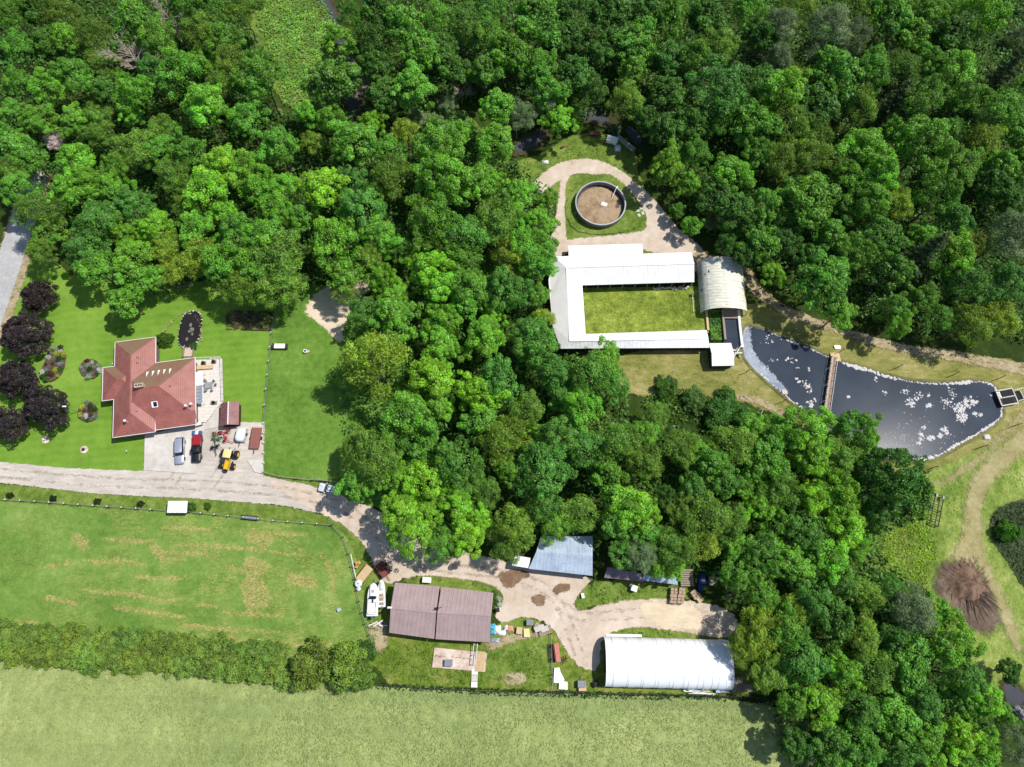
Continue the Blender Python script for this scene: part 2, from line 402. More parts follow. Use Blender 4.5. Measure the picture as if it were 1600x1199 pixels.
def roofmat(name, c1, c2, moss, course=2.6, ribs=0, mossamt=.5, ang=None):
    """profiled roof: courses across the slope from the face's own UV (metres), fine ribs up it"""
    m, nt, b, out = new_mat(name)
    uv = N(nt, 'UVMap'); sp = N(nt, 'SeparateXYZ'); nt.links.new(uv.outputs[0], sp.inputs[0])
    v = objvec(nt)
    n = noise(nt, v, .5, 5, .65); n2 = noise(nt, v, 4, 4, .6)
    f = math_(nt, 'ADD', math_(nt, 'MULTIPLY', n, .6), math_(nt, 'MULTIPLY', n2, .4))
    col = ramp(nt, f, [(.38, c1), (.62, c2)])
    if moss:
        # weather growth keeps to slopes that face away from the sun's side
        g = N(nt, 'NewGeometry'); dt = N(nt, 'VectorMath', operation='DOT_PRODUCT')
        nt.links.new(g.outputs['True Normal'], dt.inputs[0]); dt.inputs[1].default_value = (-.25, .97, 0)
        k = math_(nt, 'MULTIPLY', math_(nt, 'ADD', math_(nt, 'MULTIPLY', dt.outputs['Value'], 2.2), math_(nt, 'MULTIPLY', math_(nt, 'SUBTRACT', n, .5), 2.4)), 1.0, clamp=True)
        col = mixc(nt, math_(nt, 'MULTIPLY', k, mossamt), col, moss)
    hts = None
    if course:
        fr = math_(nt, 'FRACT', math_(nt, 'MULTIPLY', sp.outputs[1], course))
        ln = math_(nt, 'MULTIPLY', math_(nt, 'SUBTRACT', fr, .78), 8, clamp=True)
        col = mixc(nt, math_(nt, 'MULTIPLY', ln, .5), col, tuple(c*.45 for c in c1[:3])+(1,))
        hts = fr
    if ribs:
        w = math_(nt, 'SINE', math_(nt, 'MULTIPLY', sp.outputs[0], ribs*2*PI))
        r = math_(nt, 'POWER', math_(nt, 'ADD', math_(nt, 'MULTIPLY', w, .5), .5), 6)
        hts = r if hts is None else math_(nt, 'ADD', hts, r)
        col = mixc(nt, math_(nt, 'MULTIPLY', r, .06), col, tuple(c*.5 for c in c1[:3])+(1,))
    nt.links.new(col, b.inputs['Base Color']); b.inputs['Roughness'].default_value = .55
    if hts is not None: bump(nt, b, hts, .5, .05)
    return m
M_redroof = roofmat('red_tile_roof', C(142, 86, 78), C(170, 103, 93), C(132, 116, 86), 2.7, 0, .85)
M_whiteroof = roofmat('white_steel_roof', C(222, 224, 224), C(248, 248, 248), None, 0, 1.1)
M_oldwhite = roofmat('old_white_steel_roof', C(236, 230, 228), C(246, 243, 241), None, 0, 1.5)
M_mauveroof = roofmat('mauve_steel_roof', C(154, 132, 130), C(170, 148, 146), None, 0, 1.2)
M_bluegrey = roofmat('galvanised_roof', C(150, 168, 188), C(186, 200, 216), None, 0, 1.3)
M_slateroof = roofmat('dull_purple_roof', C(106, 94, 104), C(140, 126, 134), None, 0, 1.2)
M_shedroof = roofmat('worn_red_shed_roof', C(120, 74, 74), C(160, 108, 104), C(130, 120, 116), 3, 0, .5)

# leaves: the object's own colour, varied per clump and per leaf --------------
def leafmat(name, trans=.35):
    m, nt, b, out = new_mat(name)
    oi = N(nt, 'ObjectInfo'); at = N(nt, 'Attribute'); at.attribute_name = 'tint'
    sp = N(nt, 'SeparateColor'); nt.links.new(at.outputs['Color'], sp.inputs[0])
    hsv = N(nt, 'HueSaturation')
    nt.links.new(oi.outputs['Color'], hsv.inputs['Color'])
    hsv.inputs['Hue'].default_value = .5
    nt.links.new(math_(nt, 'ADD', .488, math_(nt, 'MULTIPLY', sp.outputs[0], .024)), hsv.inputs['Hue'])
    nt.links.new(math_(nt, 'ADD', .5, math_(nt, 'MULTIPLY', sp.outputs[1], 1.0)), hsv.inputs['Value'])
    nt.links.new(math_(nt, 'ADD', .82, math_(nt, 'MULTIPLY', sp.outputs[2], .3)), hsv.inputs['Saturation'])
    col = hsv.outputs[0]
    nt.links.new(col, b.inputs['Base Color']); b.inputs['Roughness'].default_value = .5
    b.inputs['Specular IOR Level'].default_value = .35
    tl = N(nt, 'BsdfTranslucent'); nt.links.new(mixc(nt, .5, col, C(120, 170, 20, 1.0), 'MULTIPLY') if False else col, tl.inputs[0])
    mx = N(nt, 'MixShader'); mx.inputs[0].default_value = trans
    nt.links.new(b.outputs[0], mx.inputs[1]); nt.links.new(tl.outputs[0], mx.inputs[2]); nt.links.new(mx.outputs[0], out.inputs[0])
    return m
M_leaf = leafmat('leaf')
M_purple = leafmat('purple_leaf', .1)

# ------------------------------------------------------------------ vegetation meshes
def leaf_mesh(name, cen, nor, size, tint, aspect=1.0, mat=None, seed=0):
    r = np.random.RandomState(seed+5); n = len(cen)
    nor = nor/np.maximum(np.linalg.norm(nor, axis=1, keepdims=True), 1e-6)
    a = r.normal(size=(n, 3)); a -= (a*nor).sum(1, keepdims=True)*nor; a /= np.linalg.norm(a, axis=1, keepdims=True)
    b = np.cross(nor, a); sz = np.asarray(size).reshape(-1, 1)*np.ones((n, 1))
    a = a*sz*.5*aspect; b = b*sz*.5/aspect
    fold = nor*sz*.12
    V = np.stack([cen-a, cen-b*.9+fold, cen+a, cen+b*.9+fold], 1).reshape(-1, 3)
    me = np_mesh(name, V, np.arange(4*n).reshape(n, 4), mat or M_leaf)
    ca = me.color_attributes.new('tint', 'FLOAT_COLOR', 'POINT')
    t = np.repeat(np.concatenate([tint, np.ones((n, 1))], 1), 4, axis=0).astype(np.float32)
    ca.data.foreach_set('color', t.ravel())
    return me
def rdir(r, n, zmin=-1.0):
    z = r.uniform(zmin, 1, n); t = r.uniform(0, 2*PI, n); q = np.sqrt(1-z*z)
    return np.stack([q*np.cos(t), q*np.sin(t), z], 1)
R0 = 5.5
def crown(name, seed, nsub=13, nlobe=9, nleaf=125, leaf=.42, flat=.95, rough=.35, asp=1.25, sub=2.0, lob=.95, mat=None, dome=900, wild=.25):
    r = np.random.RandomState(seed); cs, ns, sz, tn = [], [], [], []
    subs = rdir(r, nsub*3, -.45)
    keep = []
    for d in subs:
        if all(np.dot(d, k) < math.cos(.62) for k in keep): keep.append(d)
        if len(keep) >= nsub: break
    keep.append(np.array([0.05, 0, .95]))
    for d in keep:
        rad = (R0-sub)*r.uniform(.95-wild, 1.08+wild)
        c = d*rad*np.array([1, 1, flat]); sr = sub*r.uniform(.75, 1.25); stint = r.uniform(.25, .75); sh = r.uniform(.2, .8)
        for l in rdir(r, nlobe, -.4):
            if np.dot(l, d) < -.35: continue
            lc = c+l*sr*r.uniform(.6, 1.0)*np.array([1, 1, .85]); lr = lob*r.uniform(.65, 1.25)
            lt = np.clip(stint+r.uniform(-.25, .25), 0, 1); n = int(nleaf*lr*lr/(lob*lob)*r.uniform(.8, 1.1))
            dd = rdir(r, n, -.55)
            p = lc+dd*lr*(1-rough*r.uniform(0, 1, (n, 1))**2)*np.array([1, 1, .8])
            cs.append(p); ns.append(dd+r.normal(size=(n, 3))*.55+np.array([0, 0, .35]))
            sz.append(leaf*r.uniform(.6, 1.35, n))
            tn.append(np.stack([np.clip(sh+r.normal(size=n)*.25, 0, 1), np.clip(lt+r.normal(size=n)*.2, 0, 1), r.uniform(0, 1, n)], 1))
    # leaves between the lobes, so the crown closes into one dome
    n = dome; dd = rdir(r, n, -.35); k = R0*(.5+.55*fbm(dd[:, 0]*2.4+9, dd[:, 1]*2.4+dd[:, 2]*2, seed, 2)[:, None]) if n else 0
    if n:
        p = dd*k*np.array([1, 1, flat])*(1-.22*r.uniform(0, 1, (n, 1))**2)
        cs.append(p); ns.append(dd+r.normal(size=(n, 3))*.6+np.array([0, 0, .3])); sz.append(leaf*r.uniform(.6, 1.3, n))
        tn.append(np.stack([np.clip(.5+r.normal(size=n)*.3, 0, 1), np.clip(.45+r.normal(size=n)*.25, 0, 1), r.uniform(0, 1, n)], 1))
    return leaf_mesh(name, np.concatenate(cs), np.concatenate(ns), np.concatenate(sz), np.concatenate(tn), asp, mat, seed)
def pine_crown(name, seed):
    r = np.random.RandomState(seed); cs, ns, sz, tn = [], [], [], []
    for k in range(15):
        z = -5+k*.85; L = 5.4*(1-(k/15.5))**.8
        for j in range(9):
            a = r.uniform(0, 2*PI); ll = L*r.uniform(.7, 1.1); n = int(70*ll/3)
            t = r.uniform(.1, 1, n); w = (1-t*.6)*.55
            base = np.stack([t*ll*math.cos(a), t*ll*math.sin(a), z-t*ll*.12+t*t*.5], 1)
            p = base+r.normal(size=(n, 3))*np.stack([w, w, w*.25], 1)*.55
            cs.append(p); ns.append(np.tile([0, 0, 1.], (n, 1))+r.normal(size=(n, 3))*.5); sz.append(r.uniform(.22, .5, n))
            tn.append(np.stack([r.uniform(.2, .6, n), np.clip(r.normal(.45, .2, n), 0, 1), r.uniform(0, .7, n)], 1))
    return leaf_mesh(name, np.concatenate(cs), np.concatenate(ns), np.concatenate(sz), np.concatenate(tn), 1.9, None, seed)
CROWN = {
 'maple': [crown('crown', 100+i, 17, 9, 125, .33, .95, .45, 1.35, 1.8, .85) for i in range(5)],
 'round': [crown('crown', 200+i, 22, 7, 120, .31, 1.0, .4, 1.25, 1.55, .8, dome=1600, wild=.18) for i in range(4)],
 'clumpy': [crown('crown', 300+i, 13, 10, 90, .5, .95, .5, 1.3, 1.9, .95) for i in range(3)],
 'loose': [crown('crown', 400+i, 14, 9, 105, .32, .9, 1.0, 1.9, 1.9, 1.1, dome=800, wild=.3) for i in range(4)],
 'willow': [crown('crown', 500+i, 9, 9, 125, .3, .95, .7, 2.6, 2.3, 1.1) for i in range(2)],
 'pine': [pine_crown('crown', 600+i) for i in range(2)],
 'purple': [crown('crown', 700+i, 24, 8, 90, .36, .8, .4, 1.7, 1.4, .8, M_purple, dome=5000, wild=.12) for i in range(3)],
 'shrub': [crown('foliage', 800+i, 11, 9, 70, .48, .8, .6, 1.5, 1.9, 1.1, dome=1200) for i in range(4)],
 'cone': [crown('foliage', 900, 14, 8, 50, .6, 1.6, .4, 1.3, 1.6, .9)],
}
def limb_mesh(name, seed, h, branches=7, r0=.32, dead=False):
    r = random.Random(seed); mb = MB()
    pts = [Vector((0, 0, -.3))]
    for k in range(1, 6):
        pts.append(Vector((r.uniform(-.25, .25)*k*.4, r.uniform(-.25, .25)*k*.4, h*k/5)))
    for k in range(5): mb.tube(pts[k], pts[k+1], r0*(1-k/6.2), r0*(1-(k+1)/6.2), 7, k in (0, 4))
    for j in range(branches):
        z0 = r.uniform(.35, .95); k = min(4, int(z0*5)); p = pts[k].lerp(pts[k+1], z0*5-k)
        a = r.uniform(0, 2*PI); L = h*r.uniform(.25, .42); up = r.uniform(.35, .9)
        q = p+Vector((math.cos(a), math.sin(a), up))*L*.55; e = q+Vector((math.cos(a+r.uniform(-.4, .4)), math.sin(a+r.uniform(-.4, .4)), up*.9))*L*.5
        rb = r0*.42*(1.2-z0*.6); mb.tube(p, q, rb, rb*.65, 5, False); mb.tube(q, e, rb*.65, rb*.2, 5)
        if dead:
            for _ in range(16):
                t = r.random(); s0 = p.lerp(e, .3+.7*t); b = a+r.uniform(-1.2, 1.2); l2 = L*r.uniform(.2, .5)
                e2 = s0+Vector((math.cos(b), math.sin(b), r.uniform(.1, .8)))*l2; mb.tube(s0, e2, rb*.3, .03, 4)
                for __ in range(5):
                    b2 = b+r.uniform(-1, 1); s1 = s0.lerp(e2, r.uniform(.3, 1)); mb.tube(s1, s1+Vector((math.cos(b2), math.sin(b2), r.uniform(0, .7)))*l2*.5, .045, .015, 3)
    me = bpy.data.meshes.new(name); me.from_pydata(mb.v, [], mb.f); me.materials.append(M_dead if dead else M_bark); me.shade_smooth()
    return me
TRUNK = [limb_mesh('trunk', i, 1.0*11) for i in range(4)]
DEADM = [limb_mesh('trunk', 50+i, 11, 15, .26, True) for i in range(3)]

TREES = []
HUE = {  # leaf colours (albedo)
 'L': ((130, 196, 50), 'bright lime green'), 'B': ((114, 180, 56), 'bright green'), 'G': ((102, 164, 58), 'mid green'),
 'D': ((82, 134, 54), 'dark green'), 'T': ((96, 158, 68), 'bluish green'), 'Y': ((134, 172, 58), 'yellowish olive'),
 'O': ((112, 158, 62), 'dull olive green'), 'P': ((94, 120, 64), 'grey green'), 'W': ((126, 152, 100), 'silvery grey green'),
 'X': ((150, 140, 130), 'bare grey'), 'F': ((196, 184, 178), 'white blossoming')}
KIND = {'L': 'maple', 'B': 'maple', 'G': 'maple', 'D': 'clumpy', 'T': 'round', 'Y': 'loose', 'O': 'loose', 'P': 'pine', 'W': 'willow', 'F': 'loose'}
def add_tree(px, py, r, code, hf=1.0, name='broadleaf_tree', kind=None, col=None, hue=None):
    rr = random.Random(int(px*7919+py*104729))
    zc = 7.0*hf
    for _ in range(2):
        R = r*mpp(px, py, zc); h = max(3.0, min(19, (R*2.1+3.5)*hf)); zc = h-R*.9
    zc = max(zc, R*.8)
    x, y = G(px, py, zc); s = R/R0
    k = kind or KIND.get(code, 'maple')
    if code in 'GD' and rr.random() < .45 and not kind: k = rr.choice(['clumpy', 'round'])
    t = thing(name, None, 'tree', (x, y, 0), rr.uniform(0, 2*PI))
    if code == 'X':
        o = child('trunk', rr.choice(DEADM), t); o.scale = (R/3.6, R/3.6, (zc+R*1.1)/14.0)
        t.name = 'dead_tree'
    else:
        o = child('trunk', rr.choice(TRUNK), t); o.scale = (max(.6, s*.95), max(.6, s*.95), (zc+R*.25)/15.0)
        c = child('crown', rr.choice(CROWN[k]), t, (0, 0, zc))
        c.scale = (s*rr.uniform(.86, 1.2), s*rr.uniform(.86, 1.2), s*(rr.uniform(.95, 1.2) if k != 'pine' else 1.5))
        cc = C(*(col or HUE[code][0])); v = rr.uniform(.84, 1.18); hs = rr.uniform(-.08, .1)
        if code in 'FWXP': hs = -.08
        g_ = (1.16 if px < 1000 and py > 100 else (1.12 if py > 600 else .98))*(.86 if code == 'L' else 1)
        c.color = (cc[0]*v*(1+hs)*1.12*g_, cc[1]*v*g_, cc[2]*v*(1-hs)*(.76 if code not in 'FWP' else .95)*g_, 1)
        nmk = {'pine': 'pine_tree', 'loose': 'feathery_tree', 'willow': 'willow_tree', 'maple': 'maple_tree'}.get(k)
        if nmk: t.name = nmk
    TREES.append(dict(o=t, px=px, py=py, r=r, code=code, R=R, x=x, y=y, kind=k, hue=hue or HUE[code][1]))
    return t

# ================================================================== GROUND
hard('ground', 0.0, M_base, [(0, 0)]) if False else None
gm = MB(); gm.poly([(-900, -700, 0), (900, -700, 0), (900, 1300, 0), (-900, 1300, 0)])
tag(gm.build('ground', M_base), kind='structure')
LV = [.02]
def lvl():
    LV[0] += .012; return LV[0]
sheet('lawn', lvl(), M_lawn, [[(-60, 400), (20, 395), (45, 365), (110, 430), (260, 440), (430, 440), (430, 500), (424, 660), (420, 745), (110, 745), (-60, 735)]], smooth=0)
sheet('paddock', lvl(), M_paddock, [[(426, 470), (470, 450), (560, 440), (640, 560), (640, 800), (520, 785), (400, 752), (410, 660), (424, 540)]])
sheet('paddock_dust', lvl(), M_sand, [[(470, 486), (500, 450), (560, 430), (585, 445), (560, 470), (540, 500), (535, 540), (520, 528), (500, 506)]])
sheet('verge', lvl(), M_verge, [[(-60, 750), (150, 768), (300, 776), (440, 788), (540, 812), (575, 850), (620, 900), (615, 1000), (575, 1000), (560, 900), (530, 830), (400, 812), (250, 800), (-60, 785)], [(413, 740), (480, 752), (560, 770), (560, 786), (480, 766), (410, 754)]])
sheet('pasture', lvl(), M_pasture, [[(-80, 778), (0, 783), (150, 792), (280, 800), (400, 810), (520, 822), (548, 842), (562, 890), (574, 960), (588, 1010), (585, 1050), (450, 1040), (200, 1010), (-80, 985)]])
sheet('yard_grass', lvl(), M_weeds, [[(585, 940), (640, 980), (780, 1000), (860, 975), (930, 985), (945, 990), (1150, 990), (1190, 1070), (1190, 1088), (900, 1084), (700, 1075), (580, 1070)], [(892, 935), (915, 905), (1060, 905), (1100, 935), (1000, 945), (930, 945), (905, 960)], [(660, 890), (790, 905), (800, 940), (770, 950), (690, 925), (640, 912)], [(935, 985), (1000, 975), (1150, 990), (1150, 1000), (940, 1000)]])
sheet('shed_verge', lvl(), M_verge, [[(612, 908), (650, 903), (720, 905), (775, 918), (792, 940), (775, 955), (700, 925)], [(775, 975), (800, 962), (840, 966), (866, 1000), (870, 1075), (760, 1070), (755, 1010)], [(895, 930), (930, 905), (1000, 915), (1065, 925), (1060, 940), (990, 942), (930, 945), (903, 955)], [(940, 990), (1000, 980), (1100, 985), (1130, 1000), (945, 1002)]])
M_straw = ground('dry_straw', [(.36, C(160, 150, 88)), (.5, C(196, 176, 112)), (.66, C(214, 192, 132))], s=(.3, 1.2, 5), edge=.7, esc=1.2, bmp=.3, speckle=(5.0, .45), opac=.85)
SL = [[(250, 825), (290, 826), (332, 828)], [(273, 851), (320, 853), (375, 856), (420, 861), (473, 869)], [(367, 832), (414, 835), (488, 836)], [(242, 863), (290, 864), (344, 869)], [(242, 869), (262, 874), (289, 875)], [(129, 875), (156, 879), (191, 874), (234, 884)], [(66, 886), (90, 884), (113, 878)], [(129, 919), (152, 926), (203, 927), (250, 939), (289, 935)], [(62, 931), (95, 938), (121, 945)], [(308, 943), (348, 949)], [(172, 947), (234, 957), (289, 964)], [(305, 990), (352, 996), (410, 1003), (453, 1007)], [(0, 970), (40, 974), (86, 978)], [(500, 862), (512, 880), (519, 902), (523, 937)], [(340, 957), (390, 960), (449, 964)], [(351, 882), (391, 898), (414, 906)], [(273, 976), (360, 984), (449, 990)], [(160, 842), (210, 846), (246, 845)], [(205, 900), (260, 905), (300, 902)], [(440, 1004), (470, 1008), (520, 1006)]]
sheet('straw_runs', lvl(), M_straw, lines=[(q, [.2, .9, 1.1, .8, .3]) for q in SL]+[([(396, 838), (416, 845)], 3.2), ([(390, 880), (408, 886)], 3.0), ([(396, 905), (412, 938)], 3.4), ([(458, 904), (486, 912)], 2.6), ([(240, 855), (254, 872)], 2.0), ([(120, 842), (132, 852)], 2.2), ([(385, 915), (395, 950)], 2.6)], cell=.3, margin=.6, kind='stuff', label='straw-coloured runs of dry stalks across the green pasture', cat='straw')
# tall pale crop
sheet('crop_field', .32, M_crop, [[(-120, 1012), (0, 1018), (250, 1040), (450, 1058), (600, 1072), (900, 1084), (1200, 1092), (1300, 1150), (1320, 1330), (-200, 1330)]], cell=.55, hfun=lambda x, y, d: (fbm(x*1.1, y*1.1, 3)-.5)*.5+np.clip(d, -.4, 0)*.8+(fbm(x*.16, y*.3, 8)-.5)*.4)
sheet('courtyard', lvl(), M_court, [[(905, 450), (1095, 448), (1108, 520), (912, 524)]], smooth=0)
sheet('shed_meadow', lvl(), M_bank, [[(960, 548), (1110, 545), (1160, 560), (1200, 600), (1255, 645), (1230, 655), (1150, 625), (1050, 615), (985, 622), (960, 590)]])
sheet('lagoon_bank', lvl(), M_bank, [[(1165, 470), (1230, 480), (1300, 515), (1400, 545), (1500, 560), (1600, 560), (1640, 640), (1600, 690), (1540, 720), (1440, 740), (1380, 740), (1200, 640), (1150, 560), (1140, 500)]])
sheet('mown_clearing', lvl(), M_mown, [[(1440, 740), (1480, 725), (1560, 690), (1640, 660), (1660, 780), (1660, 1120), (1540, 1090), (1480, 1010), (1440, 900), (1400, 850), (1420, 790)]])
sheet('weedy_glade', lvl(), M_verge, [[(1330, 800), (1400, 820), (1470, 810), (1480, 870), (1450, 920), (1400, 900), (1340, 880)], [(800, 255), (850, 240), (900, 205), (990, 215), (1000, 290), (1040, 330), (1060, 360), (1010, 420), (870, 400), (868, 290), (820, 290)], [(400, -20), (500, -20), (530, 40), (520, 120), (470, 180), (430, 150), (380, 60)], [(640, 160), (720, 165), (760, 210), (690, 215), (640, 200)]])
# roads
sheet('road', lvl(), M_asphalt, lines=[([(55, 285), (30, 365), (-5, 470), (-60, 620)], [5.5, 6, 6])], cell=.6)
sheet('road_shoulder', LV[0]-.006, M_track, lines=[([(55, 285), (33, 370), (0, 475), (-55, 620)], [7.6, 8, 8])], cell=.6)
sheet('gravel_drive', lvl(), M_gravel, [[(-80, 718), (0, 722), (110, 732), (225, 736), (228, 690), (300, 660), (414, 660), (412, 744), (480, 757), (560, 785), (500, 803), (440, 790), (400, 787), (300, 779), (150, 772), (0, 755), (-80, 748)]], cell=.45, smooth=0)
sheet('farm_lane', lvl(), M_dirt, [[(400, 748), (480, 757), (540, 776), (600, 800), (660, 850), (760, 870), (830, 885), (930, 900), (915, 918), (895, 940), (905, 958), (960, 938), (1060, 935), (1140, 950), (1160, 985), (1130, 1000), (1080, 990), (1000, 978), (940, 990), (938, 1050), (905, 1045), (885, 1020), (860, 975), (820, 962), (785, 975), (770, 960), (790, 935), (770, 912), (700, 902), (640, 900), (608, 915), (590, 900), (575, 860), (545, 825), (500, 802), (470, 790), (440, 768)]], cell=.45)
M_rut = ground('wheel_rut_soil', [(.36, C(150, 134, 116)), (.5, C(178, 162, 144)), (.64, C(204, 190, 172))], s=(.2, 1, 5), edge=.45, bmp=.4, speckle=(.9, .44), opac=.5)
def ruts(q, off):
    P = []
    for i, p in enumerate(q):
        a = q[max(0, i-1)]; b = q[min(len(q)-1, i+1)]; dx, dy = b[0]-a[0], b[1]-a[1]; L = math.hypot(dx, dy); P.append((p[0]-dy/L*off, p[1]+dx/L*off))
    return P
RL = [[(-60, 735), (0, 738), (110, 750), (225, 756), (300, 757), (400, 764), (480, 774), (540, 792), (585, 826), (620, 866), (680, 886), (760, 893), (830, 905), (870, 935), (890, 980), (905, 1020)], [(860, 930), (900, 965), (950, 962), (1030, 955), (1110, 965)], [(330, 757), (350, 730), (352, 700)], [(270, 752), (282, 735), (295, 720)]]
sheet('wheel_ruts', lvl(), M_rut, lines=[(ruts(q, o), .62) for q in RL for o in (-6, 7)], cell=.35, margin=.6)
sheet('sand_pad', lvl(), M_sand, [[(998, 945), (1010, 938), (1035, 937), (1050, 946), (1080, 940), (1100, 960), (1095, 985), (1070, 984), (1030, 984), (1000, 965)]])
sheet('shed_path', lvl(), M_track, [[(770, 1000), (800, 988), (860, 986), (865, 992), (800, 1002), (775, 1016), (757, 1020), (757, 1005)], [(786, 1050), (822, 1050), (824, 1066), (800, 1072), (786, 1066)]], lines=[([(588, 985), (600, 1000), (590, 1010)], 2.5)])
sheet('puddle_mud', lvl(), M_mud, [[(775, 895), (810, 888), (835, 898), (812, 908), (798, 922), (785, 915)], [(828, 932), (838, 928), (850, 930), (853, 940), (845, 950), (833, 945)], [(862, 918), (880, 910), (897, 915), (885, 926), (866, 930)]])
M_puddle = simple('muddy_water', C(128, 98, 74), .12, 0, .1)
tag(sheet('puddle', lvl(), M_puddle, [[(790, 896), (800, 892), (803, 902), (800, 918), (793, 916), (782, 906)]], margin=0, cell=.25), kind='structure')
sheet('tank_track', lvl(), M_dirt, lines=[([(845, 292), (865, 273), (890, 262), (925, 260), (960, 275), (985, 296), (1010, 322), (1030, 350), (1045, 372), (1075, 392), (1088, 408)], [4.2, 4.4, 4.8, 6.5, 6]), ([(884, 275), (878, 295), (877, 330), (872, 375)], [2.2, 1.4, 2.4, 4.2]), ([(866, 395), (885, 385), (960, 378), (1010, 375)], [4, 3.4, 3.4, 5])], polys=[[(1000, 372), (1016, 345), (1040, 350), (1070, 385), (1080, 398), (1000, 396)]])
sheet('lagoon_track', lvl(), M_track, lines=[([(1090, 405), (1160, 420), (1180, 455), (1230, 490), (1320, 520), (1400, 545), (1480, 555), (1600, 578)], [3.6, 3.4, 2.2, 2.4, 3.2]), ([(1140, 620), (1190, 628), (1225, 650)], [1.2, 2.4])])
sheet('worn_track', lvl(), M_worn, lines=[([(1640, 650), (1560, 720), (1530, 752), (1518, 790), (1522, 830), (1505, 875)], [5.5, 5, 4.5, 6]), ([(1600, 640), (1560, 690), (1500, 742), (1440, 765)], [2, 2.2, 1.5]), ([(1520, 830), (1540, 900), (1570, 960), (1590, 1010)], [3, 4, 3])], margin=2)
sheet('burn_patch', lvl(), M_ash, [[(1452, 895), (1475, 872), (1512, 874), (1535, 898), (1556, 930), (1570, 970), (1545, 1002), (1500, 975), (1462, 935)]], margin=2)
sheet('marsh', lvl(), M_marsh, [[(1545, 805), (1570, 785), (1640, 775), (1640, 930), (1600, 925), (1575, 880), (1550, 850)]])
# paving near the house and sheds
hard('parking_pad', lvl(), M_conc, [(226, 680), (262, 672), (304, 663), (306, 740), (225, 735)], 0)
hard('garden_walk', lvl(), M_conc, [(300, 664), (306, 655), (323, 660), (343, 632), (344, 666), (320, 672), (303, 690)], 0)
hard('loading_slab', lvl(), M_conc, [(386, 719), (411, 718), (412, 741), (398, 738)], 0)
M_water = None
def water(name, col, rough, bsc=1.2, bst=.12):
    m, nt, b, out = new_mat(name); v = objvec(nt)
    n = noise(nt, v, .12, 4, .6)
    nt.links.new(ramp(nt, n, [(.35, tuple(c*.85 for c in col[:3])+(1,)), (.65, tuple(c*1.15 for c in col[:3])+(1,))]), b.inputs['Base Color'])
    b.inputs['Roughness'].default_value = rough; b.inputs['IOR'].default_value = 1.33; b.inputs['Specular IOR Level'].default_value = .025
    bump(nt, b, noise(nt, v, bsc, 4, .6), bst, .05)
    return m
M_lagoon = water('lagoon_water', C(60, 68, 80), .17, 6, .05)  # blue-grey base colour carries the sky reflection that the weak specular leaves out
M_creekbank = ground('creek_bank_soil', [(.36, C(50, 48, 32)), (.5, C(72, 68, 44)), (.66, C(100, 92, 62))], edge=.8)
M_creek = water('creek_water', C(78, 80, 84), .15)
sheet('creek', lvl(), M_creek, lines=[([(500, -10), (520, 30), (545, 90), (552, 160), (555, 190), (600, 215)], 3.5), ([(812, 232), (830, 222), (848, 212)], [3, 4, 2]), ([(905, 182), (925, 180), (948, 190)], [2, 4, 2]), ([(985, 206), (996, 222)], [3, 3]), ([(1574, 1072), (1586, 1088), (1582, 1104)], [2, 4, 2])], margin=0)
sheet('creek_bank', LV[0]-.008, M_creekbank, lines=[([(500, -10), (520, 30), (545, 90), (552, 160), (555, 190), (600, 215)], 5.5), ([(806, 236), (830, 222), (852, 208)], [4, 6, 4]), ([(900, 182), (925, 180), (952, 192)], [4, 6, 4]), ([(1573, 1070), (1586, 1088), (1582, 1106)], [3, 5, 3])])
# lagoon ------------------------------------------------------------
POND = [(1159, 508), (1185, 511), (1222, 526), (1250, 537), (1285, 553), (1312, 565), (1340, 572), (1366, 580), (1400, 591), (1440, 598), (1490, 598), (1520, 594), (1545, 597), (1557, 606), (1562, 622), (1568, 641), (1564, 656), (1545, 670), (1525, 682), (1500, 695), (1478, 709), (1460, 717), (1432, 723), (1400, 722), (1360, 712), (1320, 690), (1285, 668), (1255, 643), (1238, 631), (1222, 618), (1208, 606), (1190, 590), (1172, 573), (1159, 555)]
PW = [G(*p) for p in smooth_closed(POND, 2)]
mb = MB(); mb.poly([(x, y, .26) for x, y in PW][::-1]); tag(mb.build('lagoon_water', M_lagoon), kind='structure')
def offset_ring(P, d):
    out = []; n = len(P); cx = sum(p[0] for p in P)/n; cy = sum(p[1] for p in P)/n
    for i in range(n):
        a = P[i-1]; b = P[(i+1) % n]; t = Vector((b[0]-a[0], b[1]-a[1])).normalized(); nn = Vector((-t.y, t.x))
        out.append((P[i][0]+nn.x*d, P[i][1]+nn.y*d))
    return out
sgn = 1
o1 = offset_ring(PW, 1.0)
def area(P): return abs(sum(P[i-1][0]*P[i][1]-P[i][0]*P[i-1][1] for i in range(len(P)))/2)
sgn = 1 if area(o1) > area(PW) else -1
mb = MB(); n = len(PW)
prof = [(-.5, .0), (-.1, .28), (.15, .36), (.4, .3), (.8, .02)]
rs = [[(x, y, z) for x, y in offset_ring(PW, sgn*d)] for d, z in prof]
mb.rings(rs, False, False)
M_liner = ground('liner_bank', [(.36, C(84, 82, 50)), (.5, C(118, 116, 68)), (.64, C(146, 140, 96))], bmp=.5)
tag(mb.build('lagoon_rim', M_liner, smooth=True), kind='structure')
